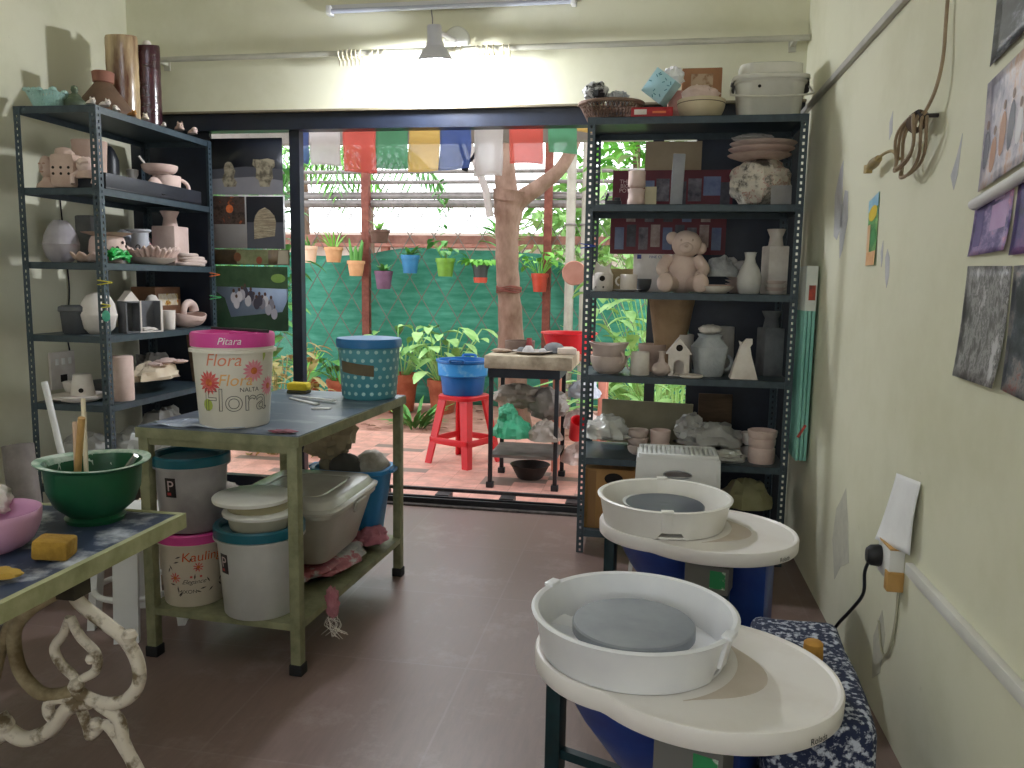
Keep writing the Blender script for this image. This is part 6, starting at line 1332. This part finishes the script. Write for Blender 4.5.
obj('rolled_edge', M().tube([(-.012, .004, -.03), (-.014, -.21, .0), (-.016, -.425, .035)], .014, 10), wp, o)
purp = ramp_mat('photo_purple', [(.3, '#3d3560'), (.44, '#6b5b92'), (.55, '#a58fba'), (.66, '#c98fb0'), (.76, '#d9cfe0')], 8, .3, stretch=(1, 1, 1.3))
wall_picture('stage_photo', 'small purple-pink photo of a decorated hall, left of the pair on the wall', ((2.163, 1.615), (1.955, 1.645), (1.953, 1.487), (2.175, 1.48)), purp, (('printed_panel', (.5, .35, .9, .75), mat('photo_lilac', '#c3a5cc', '#b58fbd', .4, 14)), ('printed_panel', (.55, .8, .8, .95), mat('photo_lilac2', '#d2bfdd', None, .4)), ('printed_panel', (.1, .15, .3, .8), mat('photo_violet', '#57487f', '#6d5b93', .4, 14))))
wall_picture('stage_photo', 'small dark violet photo at the picture edge, right of the pair', ((1.935, 1.65), (1.70, 1.68), (1.70, 1.48), (1.94, 1.475)), ramp_mat('photo_violet_dark', [(.3, '#251f45'), (.46, '#4a3d7a'), (.6, '#7a4f86'), (.72, '#b58fb5')], 7, .3))
wall_picture('rock_photo', 'grey photo of rocks and tree stems, lowest left on the right wall', ((2.18, 1.457), (1.93, 1.452), (1.925, 1.18), (2.197, 1.18)), ramp_mat('photo_rocks', [(.3, '#3f3d3d'), (.44, '#6d6a69'), (.52, '#a5a3a3'), (.58, '#5d5a5a'), (.68, '#c3c1c3')], 9, .35, stretch=(1, 1.6, .9)), curl=.02)
wall_picture('market_photo', 'dark photo with red and blue figures, lowest right on the right wall', ((1.918, 1.452), (1.68, 1.455), (1.68, 1.165), (1.915, 1.18)), ramp_mat('photo_market', [(.3, '#22242b'), (.45, '#4b4f5a'), (.55, '#8f8a8a'), (.63, '#a03f3a'), (.7, '#2f4a86'), (.78, '#c9c6c6')], 7, .3))
o, P = wall_picture('landscape_postcard', 'narrow bright postcard of a yellow tree and green hills on the right wall', ((3.173, 1.712), (3.045, 1.735), (3.03, 1.48), (3.155, 1.478)), ramp_mat('postcard_green', [(.35, '#2f6b3a'), (.5, '#5fa05a'), (.6, '#8fb36a'), (.7, '#3f8f86')], 11, .5), (('printed_sky', (0, .82, 1, 1), mat('postcard_sky', '#7fb3cf', '#a9cdd9', .5, 12)), ('printed_earth', (0, 0, 1, .2), mat('postcard_earth', '#d99a6a', '#e5bf8f', .5, 14)), ('printed_earth', (.0, .2, .3, .62), mat('postcard_sand', '#e0b98f', '#d4a678', .5, 14))), .004)
obj('printed_tree', M().poly([P(.5+.42*cos(a*pi/8), .76+.11*sin(a*pi/8), .002) for a in range(16)]), mat('postcard_yellow', '#e8cf3f', '#d9b82f', .5, 18), o, smooth=False)
obj('printed_tree', M().poly([P(.66+.26*cos(a*pi/8), .4+.14*sin(a*pi/8), .002) for a in range(16)]), mat('postcard_leaf', '#2f7a45', '#4f9a5a', .5, 18), o, smooth=False)

# =================================================================== posters on the door glass
Yp = 4.700
def glass_poster(name, label, x0, x1, z0, z1, base, parts):
    o = thing(name, label, 'poster', ((x0+x1)/2, Yp, z0)); w, h = x1-x0, z1-z0
    obj('sheet', M().sheet(lambda u, v: (-w/2+w*u, 0, h*v), 2, 2), base, o, solid=.0012)
    for i, (nm, pts, mm) in enumerate(parts):
        obj(nm, M().poly([(-w/2+w*u, -.0010-.0004*i, h*v) for u, v in pts]), mm, o, smooth=False)
    return o
def ell(cx, cy, rx, ry, n=18, f=lambda a: 1): return [(cx+rx*cos(2*pi*k/n)*f(2*pi*k/n), cy+ry*sin(2*pi*k/n)*f(2*pi*k/n)) for k in range(n)]
R4 = lambda a, b, c, d: [(a, b), (c, b), (c, d), (a, d)]
pdark = mat('poster_black', '#1a1c22', '#24272f', .28, 2)
pgrey = mat('poster_grey', '#8b8a90', '#77767d', .3, 2); pgl = mat('poster_light_grey', '#b9b7b6', '#a9a7a7', .3, 3); pmid = mat('poster_mid_grey', '#55565e', '#474850', .3, 2)
stone_ = mat('poster_artefact', '#a39a84', '#5d5647', .35, 22, lo=.42, hi=.6); brick_ = ramp_mat('poster_strata', [(.38, '#8a7b66'), (.46, '#c3b79c'), (.52, '#6b5c4a'), (.6, '#b5a78c'), (.68, '#7d6e5b')], 5, .35, stretch=(.4, 1, 9))
po = glass_poster('artefact_poster', 'glossy dark poster of two carved clay artefacts, upper left on the door glass', -2.735, -2.255, 1.905, 2.245, pdark, [
    ('printed_floor', [(0, 0), (1, 0), (1, .25), (.6, .32), (0, .28)], pgrey), ('printed_floor', [(0, .28), (.6, .32), (1, .25), (1, .45), (.5, .5), (0, .45)], pmid),
    ('printed_figure', [(.19, .14), (.35, .14), (.37, .22), (.33, .3), (.35, .42), (.32, .52), (.3, .57), (.25, .59), (.21, .56), (.19, .48), (.2, .4), (.16, .28)], stone_),
    ('printed_vessel', [(.69, .14), (.82, .14), (.84, .24), (.87, .3), (.86, .46), (.9, .5), (.89, .61), (.8, .64), (.68, .62), (.6, .63), (.59, .53), (.64, .46), (.63, .3), (.67, .26)], stone_)])
po = glass_poster('artefact_poster', 'poster with a fire scene and an arched clay tablet, middle of the door glass', -2.735, -2.245, 1.575, 1.90, pgl, [
    ('printed_block', R4(.48, .0, .98, .98), pmid), ('printed_block', [(.48, .5), (.98, .5), (.98, .98), (.48, .98)], pdark), ('printed_fire', R4(.02, .46, .46, .98), ramp_mat('poster_fire', [(.36, '#2b211d'), (.5, '#54443c'), (.6, '#3a2c27'), (.72, '#b5623a')], 13, .3)),
    ('printed_glow', ell(.25, .75, .05, .08), mat('poster_orange', '#e5824a', '#c95f2f', .4, 30)),
    ('printed_tablet', [(.58, .18), (.86, .24), (.88, .5), (.86, .62), (.8, .72), (.73, .78), (.65, .72), (.6, .62), (.58, .5)], brick_)])
po = glass_poster('group_poster', 'poster of a seated group in white by a lake, lowest on the door glass', -2.72, -2.235, 1.065, 1.465, mat('poster_lake', '#7f8fa8', '#95a3b8', .3, 3), [
    ('printed_trees', [(0, .68), (1, .66), (1, 1), (0, 1)], mat('poster_woods', '#2f4a30', '#466143', .35, 9)), ('printed_shore', [(0, 0), (1, 0), (1, .5), (.92, .3), (.2, .2), (.12, .5), (0, .6)], mat('poster_shore', '#33503a', '#27402e', .35, 9)),
    ('printed_sun_disc', ell(.87, .82, .1, .07), mat('poster_lime', '#7fa34f', '#8fae5f', .4, 20))])
w_, h_p = .485, .40; rd = random.Random(6)
for k in range(15):
    u = .25+.6*((k*7) % 15)/15; v = .18+.5*(1-abs(u-.42)*1.5)*rd.uniform(.4, 1)
    c_ = mat('poster_cloth%d' % k, rd.choice(('#c9c6cc', '#b3b0ba', '#8d8a96', '#4a4754', '#d2cfd4')), None, .4)
    obj('printed_person', M().poly([(-w_/2+w_*(u+.045*cos(a*pi/6)), -.0045-.0002*k, h_p*(v+.09*sin(a*pi/6))) for a in range(12)]), c_, po, smooth=False)
    obj('printed_head', M().poly([(-w_/2+w_*(u+.018*cos(a*pi/6)), -.0046-.0002*k, h_p*(v+.11+.03*sin(a*pi/6))) for a in range(12)]), mat('poster_skin%d' % k, '#5d453c', None, .4), po, smooth=False)
glass_poster('photo_strip', 'narrow strip of bronze and green pictures between the posters on the glass', -2.725, -2.22, 1.475, 1.57, mat('strip_brown', '#4b4036', '#6b5a43', .35, 12), [('printed_picture', R4(.3, .05, .72, .95), mat('strip_olive', '#8d8f6a', '#5f6a44', .35, 12)), ('printed_picture', ell(.31, .5, .05, .3), mat('strip_bronze', '#8a5a3a', '#5d3a26', .35, 20)), ('printed_picture', ell(.6, .3, .04, .25), mat('strip_bronze2', '#8a4a35', None, .35)), ('printed_picture', [(.84, .05), (.99, .05), (.99, .95), (.86, .95)], mat('strip_buff', '#a89f8a', None, .4))])

# =================================================================== flags over the doorway
one('flag_string', 'string of prayer flags tied along the top of the doorway, outside', 'string', M().tube([(-2.3+.27*k, 4.93, 2.372+.006*sin(k*2)) for k in range(11)], .004, 6), white)
fl = {'blue': ('#7d92cc', '#7187c2'), 'white': ('#ece6e7', '#dcd4d6'), 'red': ('#f08a80', '#e67b72'), 'green': ('#83bd9d', '#76b191'), 'yellow': ('#f0d491', '#e8c880')}
def flagmat(c):
    m_ = mat('flag_'+c, fl[c][0], fl[c][1], .9, 20); N = m_.node_tree.nodes; L = m_.node_tree.links; p = N['Principled BSDF']
    t = N.new('ShaderNodeBsdfTranslucent'); t.inputs['Color'].default_value = lin(fl[c][0]); mx = N.new('ShaderNodeMixShader'); mx.inputs[0].default_value = .7
    m2 = N.new('ShaderNodeMixShader'); m2.inputs[0].default_value = .22; tr_ = N.new('ShaderNodeBsdfTransparent'); L.new(p.outputs[0], mx.inputs[1]); L.new(t.outputs[0], mx.inputs[2]); L.new(mx.outputs[0], m2.inputs[1]); L.new(tr_.outputs[0], m2.inputs[2]); L.new(m2.outputs[0], N['Material Output'].inputs['Surface']); return m_
fm = {k: flagmat(k) for k in fl}
def pxX(px): q = ((292, -2.297), (340, -1.974), (376, -1.736), (408, -1.528), (440, -1.323), (474, -1.107), (509, -.889), (548, -.65), (592, -.384)); return next(a[1]+(px-a[0])*(b[1]-a[1])/(b[0]-a[0]) for a, b in zip(q, q[1:]) if px <= b[0])
order = [('blue', 292, 309, 165, 'blue prayer flag at the far left, behind the black door post'), ('white', 309, 340, 166, 'white prayer flag between the leftmost blue and the left red one'), ('red', 343, 376, 173, 'red prayer flag above the rusty fence post'), ('green', 376, 408, 169, 'green prayer flag right of the left red one'), ('yellow', 409, 440, 172, 'yellow prayer flag in the middle of the row'), ('blue', 440, 471, 171, 'blue prayer flag left of the dark strap'), ('white', 474, 503, 178, 'white prayer flag before the tree fork'), ('red', 509, 543, 166, 'red prayer flag right of the tree fork'), ('green', 548, 577, 156, 'green prayer flag near the steel rack'), ('yellow', 577, 592, 136, 'yellow prayer flag at the far right, partly behind the steel rack')]
for i, (c, a, b, yb, lb) in enumerate(order):
    x0, x1 = pxX(a), pxX(b); zb = 2.365-(yb-125)*.0062
    def ff(u, v, x0=x0, x1=x1, zb=zb, i=i): return (x0+(x1-x0)*u+.006*sin(v*4+i)*(1-v), 4.93+.012*sin(u*5+i)*(1-v)+.006*sin(v*9+i*2), zb+(2.37-zb)*v+.008*sin(u*3+i)*(1-v))
    one('prayer_flag', lb, 'flag', M().sheet(ff, 12, 12), fm[c], group='prayer flags over the doorway', solid=.001)
one('dark_strap', 'dark strap looped down from the lintel among the flags', 'strap', M().tube(bez([(-1.24, 4.95, 2.37), (-1.20, 4.97, 2.22), (-1.16, 4.97, 2.13), (-1.10, 4.97, 2.2), (-1.08, 4.96, 2.37)], 7), .011, 8).box((-1.165, 4.97, 2.11), (.04, .02, .07), Matrix.Rotation(.3, 4, 'Y'), .005), mat('dark_strap', '#33343f', '#26272f', .7, 12))

# =================================================================== on the patio
z0 = -.03
rp = mat('red_stool_plastic', '#d8262f', '#cc1c28', .35, 4)
st = thing('red_stool', 'red plastic stool on the patio under a blue tub', 'stool', (-1.42, 6.06, z0), radians(-26))
obj('seat', rs_lathe([(0, .505), (.15, .505), (.162, .51), (.165, .535), (.155, .545), (0, .546)], ay=1, p=5, seg=48), rp, st)
for (sx, sy) in ((-1, -1), (1, -1), (1, 1), (-1, 1)):
    m = M(); a = Vector((sx*.13, sy*.13, .51)); b = Vector((sx*.205, sy*.205, 0)); w = .032
    vs = []
    for p, ww in ((a, .044), (b, .032)):
        vs += [p+Vector((sx*.012, sy*.012, 0)), p+Vector((-sx*ww*1.4, sy*.012, 0)), p+Vector((-sx*ww*1.4, -sy*.006, 0)), p+Vector((-sx*.006, -sy*.006, 0)), p+Vector((-sx*.006, -sy*ww*1.4, 0)), p+Vector((sx*.012, -sy*ww*1.4, 0))]
    fs = [(0, 1, 2, 3, 4, 5), (11, 10, 9, 8, 7, 6)]+[(k, (k+1) % 6, 6+(k+1) % 6, 6+k) for k in range(6)]
    obj('leg', m.add(vs, fs), rp, st)
for (x0, y0, x1, y1) in ((-1, -1, 1, -1), (1, -1, 1, 1), (1, 1, -1, 1), (-1, 1, -1, -1)):
    r_ = .182; obj('stretcher', M().box(((x0+x1)*r_/2, (y0+y1)*r_/2, .185), (abs(x1-x0)*r_+.02, abs(y1-y0)*r_+.02, .05), None, .004), rp, st)
bt = thing('blue_tub', 'blue plastic tub with pale splashed upper band on the red stool', 'tub', (-1.43, 6.06, z0+.547))
bp_ = mat('cobalt_tub_plastic', '#1f6fbd', '#1a62ab', .35, 4)
obj('body', M().lathe([(0, 0), (.155, 0), (.16, .008), (.176, .14), (.19, .145), (.2, .255), (.212, .258), (.212, .272), (.19, .272), (.17, .14), (.15, .012), (0, .01)], seg=48), [bp_], bt)
obj('splashed_band', M().lathe([(.1915, .155), (.2008, .245)], seg=48), mat('splashed_band_blue', '#3b9be6', '#8cc8ee', .45, 14, lo=.5, hi=.72), bt)
for s in (-1, 1): obj('grip', M().tube(bez([(-.05, s*.205, .262), (-.045, s*.225, .285), (.045, s*.225, .285), (.05, s*.205, .262)], 6), .011, 8), bp_, bt)
# work bench outside
wt = thing('plaster_bench', 'black iron bench outside carrying a thick plaster slab', 'bench', (-1.06, 5.34, z0))
BW, BD = .455, .44
bi = mat('black_iron', '#1b1d22', '#2a2b30', .5, 10)
for (x, y) in ((0, 0), (BW, 0), (0, BD), (BW, BD)):
    l = obj('leg', M().box((x, y, .395), (.028, .028, .79), None, .003), bi, wt); obj('foot', M().box((x, y, .02), (.05, .05, .04), None, .003), bi, l)
m = M(); m.b2((-.02, -.02, .775), (BW+.02, BD+.02, .84)); obj('apron', m, mat('blue_black_iron', '#2c3440', '#232a35', .5, 9), wt)
obj('lower_shelf', M().b2((-.01, -.01, .215), (BW+.01, BD+.01, .235)), mat('grey_board', '#77706a', '#645d58', .8, 9), wt)
ps = one('plaster_slab', 'thick stained plaster slab on the iron bench', 'slab', M().box((0, 0, .045), (.60, .56, .09), None, .008), mat('stained_plaster', '#b9ab94', '#7d705c', .9, 5, lo=.4, hi=.66, bump=.3), (-.80, 5.56, z0+.841))
zs = z0+.932
pot('clay_basin', 'grey-brown clay basin at the back left of the plaster slab', 'basin', [(0, 0), (.1, 0), (.105, .006), (.108, .075), (.1, .075), (.095, .012), (0, .01)], (-.92, 5.68, zs), mat('brown_grey_clay', '#7d6a60', '#6a584f', .85, 8))
pot('slab_plate', 'flat pale plate of clay bits on the front of the plaster slab', 'plate', dish_p(.14, .022, .01), (-.80, 5.48, zs), mat('dusty_plate', '#aba19a', '#958b84', .8, 9))
for i, (x, y, r, h, lb) in enumerate(((-.82, 5.44, .045, .045, 'small grey cone-like clay bit at the front of the flat pale plate'), (-.88, 5.50, .035, .03, 'grey-brown clay bit at the left of the flat pale plate'), (-.73, 5.50, .03, .025, 'flat grey clay bit at the right of the flat pale plate'))):
    pot('clay_bit', lb, 'clay piece', [(0, 0), (r, 0), (r*.9, h*.4), (r*.45, h), (0, h)], (x, y, zs+.0125), (grey, dkgrey, grey)[i])
pot('red_cup', 'small dark red pointed pot behind the flat pale plate', 'pot', [(0, 0), (.026, 0), (.03, .01), (.018, .06), (.02, .08), (.014, .08), (0, .03)], (-.84, 5.60, zs+.02), mat('dark_red_clay', '#8f3a3a', '#7d2f30', .6, 9))
pot('lidded_dish', 'grey lidded clay dish toward the right of the plaster slab', 'dish', [(0, 0), (.085, 0), (.09, .012), (.075, .02), (.07, .045), (.05, .065), (.02, .075), (0, .076)], (-.66, 5.58, zs), dkgrey)
one('clay_wedge', 'pale clay block at the right edge of the plaster slab', 'clay block', M().box((0, 0, .022), (.13, .18, .044), None, .008), mat('pale_clay_block', '#c3b5a8', '#ae9f92', .85, 9), (-.575, 5.56, zs), .25)
one('clay_offcut', 'thin brown clay offcut at the left front corner of the slab', 'clay piece', M().blob((0, 0, .014), (.07, .05, .015), .25, 3, 3), mat('brown_offcut', '#a5917f', '#8f7b6a', .9, 9), (-1.02, 5.50, zs))
zb = z0+.236
one('green_bag', 'green woven plastic bag tied at the top on the bench shelf', 'bag', M().blob((0, 0, .12), (.14, .13, .145), .18, 2.6, 101, 36, 20, flat=0, crease=.09).blob((-.03, -.01, .27), (.07, .06, .075), .35, 3.4, 103, 24, 14, crease=.1), mat('green_woven_plastic', '#2f9a6d', '#58b08a', .5, 7), (-.92, 5.42, zb), sharp=30)
one('clay_bag', 'taupe plastic clay bag at the right front of the bench shelf', 'bag', M().blob((0, 0, .11), (.125, .13, .13), .18, 2.4, 105, 32, 18, flat=0, crease=.08), mat('taupe_plastic', '#a09387', '#867a6f', .45, 6), (-.69, 5.42, zb), sharp=30)
one('clay_bag', 'taupe plastic clay bag lying uppermost under the bench apron', 'bag', M().blob((0, 0, .11), (.15, .13, .115), .2, 2.4, 107, 32, 18, crease=.08), mat('taupe_plastic_top', '#99918a', '#7f7770', .45, 6), (-.70, 5.56, zb+.225), sharp=30)
one('clay_bag', 'long greyish plastic bag draped above the green one', 'bag', M().blob((0, 0, .08), (.19, .15, .09), .25, 2.4, 109, 32, 18, crease=.08), mat('grey_brown_plastic', '#a89c8e', '#8d8174', .45, 6), (-.90, 5.58, zb+.30), sharp=30)
pot('black_bowl', 'wide black bowl on the patio under the iron bench', 'bowl', [(0, 0), (.08, 0), (.095, .01), (.138, .095), (.148, .105), (.14, .107), (.128, .092), (.085, .015), (0, .012)], (-.825, 5.66, z0), mat('black_bowl_plastic', '#2a2422', '#352e2b', .5, 8))
# sacks, red tub and crate right of the bench
for i, (x, y, zz_, r, h, lb) in enumerate(((-.47, 5.70, 0, .13, .27, 'pinkish white plastic sack lowest of the heap right of the bench'), (-.46, 5.72, .26, .13, .25, 'pinkish white plastic sack in the middle of the heap right of the bench'), (-.45, 5.74, .50, .12, .22, 'blue-white plastic sack on top of the heap right of the bench'))):
    one('heap_sack', lb, 'sack', M().blob((0, 0, h*.5), (r, r, h*.56), .22, 2.6, 111+i, 32, 18, flat=0, crease=.09), mat('pink_white_sack%d' % i, ('#dcc9c0', '#e0d0ca', '#cfd2da')[i], ('#c3a598', '#cbaea5', '#a9b0c0')[i], .4, 7), (x, y, z0+zz_), sharp=30)
one('red_pail', 'small red pail wedged before the sack heap', 'pail', M().lathe(cup_p(.06, .16, .045)), rp, (-.49, 5.50, z0+.35), (.5, .25, 0))
cr = thing('pink_crate', 'salmon plastic crate stand holding up the red basin', 'crate', (-.50, 6.05, z0))
sal = mat('salmon_plastic', '#e59a86', '#d98c78', .5, 5)
for (x, y) in ((-.17, -.13), (.17, -.13), (-.17, .13), (.17, .13)): obj('leg', M().box((x, y, .425), (.06, .06, .85), None, .008), sal, cr)
obj('seat', M().box((0, 0, .875), (.42, .34, .05), None, .01), sal, cr)
pot('red_basin', 'wide bright red plastic basin behind the plaster slab', 'basin', [(0, 0), (.155, 0), (.16, .008), (.2, .14), (.215, .145), (.215, .155), (.19, .152), (.15, .012), (0, .01)], (-.60, 6.02, z0+.901), rp, seg=48)
# ------------------------------------------------------------------ light, sky, camera
w = bpy.data.worlds.new('sky'); bpy.context.scene.world = w; w.use_nodes = True
bg = w.node_tree.nodes['Background']; bg.inputs['Color'].default_value = (.93, .97, 1, 1); bg.inputs['Strength'].default_value = 3.0

sc = bpy.context.scene
cam = bpy.data.cameras.new('camera'); co = bpy.data.objects.new('camera', cam); C.objects.link(co)
cam.sensor_fit = 'HORIZONTAL'; cam.sensor_width = 36; cam.lens = 797.4/1024*36; cam.clip_start = .05; cam.clip_end = 200
yaw, pitch, roll = .169744, .128074, -.01699
fwd = Vector((-sin(yaw)*cos(pitch), cos(yaw)*cos(pitch), -sin(pitch))); right = Vector((cos(yaw), sin(yaw), 0)); down = fwd.cross(right)
r2 = cos(roll)*right+sin(roll)*down; d2 = -sin(roll)*right+cos(roll)*down
co.matrix_world = Matrix(((r2.x, -d2.x, -fwd.x, 0), (r2.y, -d2.y, -fwd.y, 0), (r2.z, -d2.z, -fwd.z, 1.4), (0, 0, 0, 1)))
sc.camera = co
vs = sc.view_settings; vs.view_transform = 'Standard'; vs.look = 'None'; vs.gamma = 1; vs.use_curve_mapping = False; vs.exposure = .2
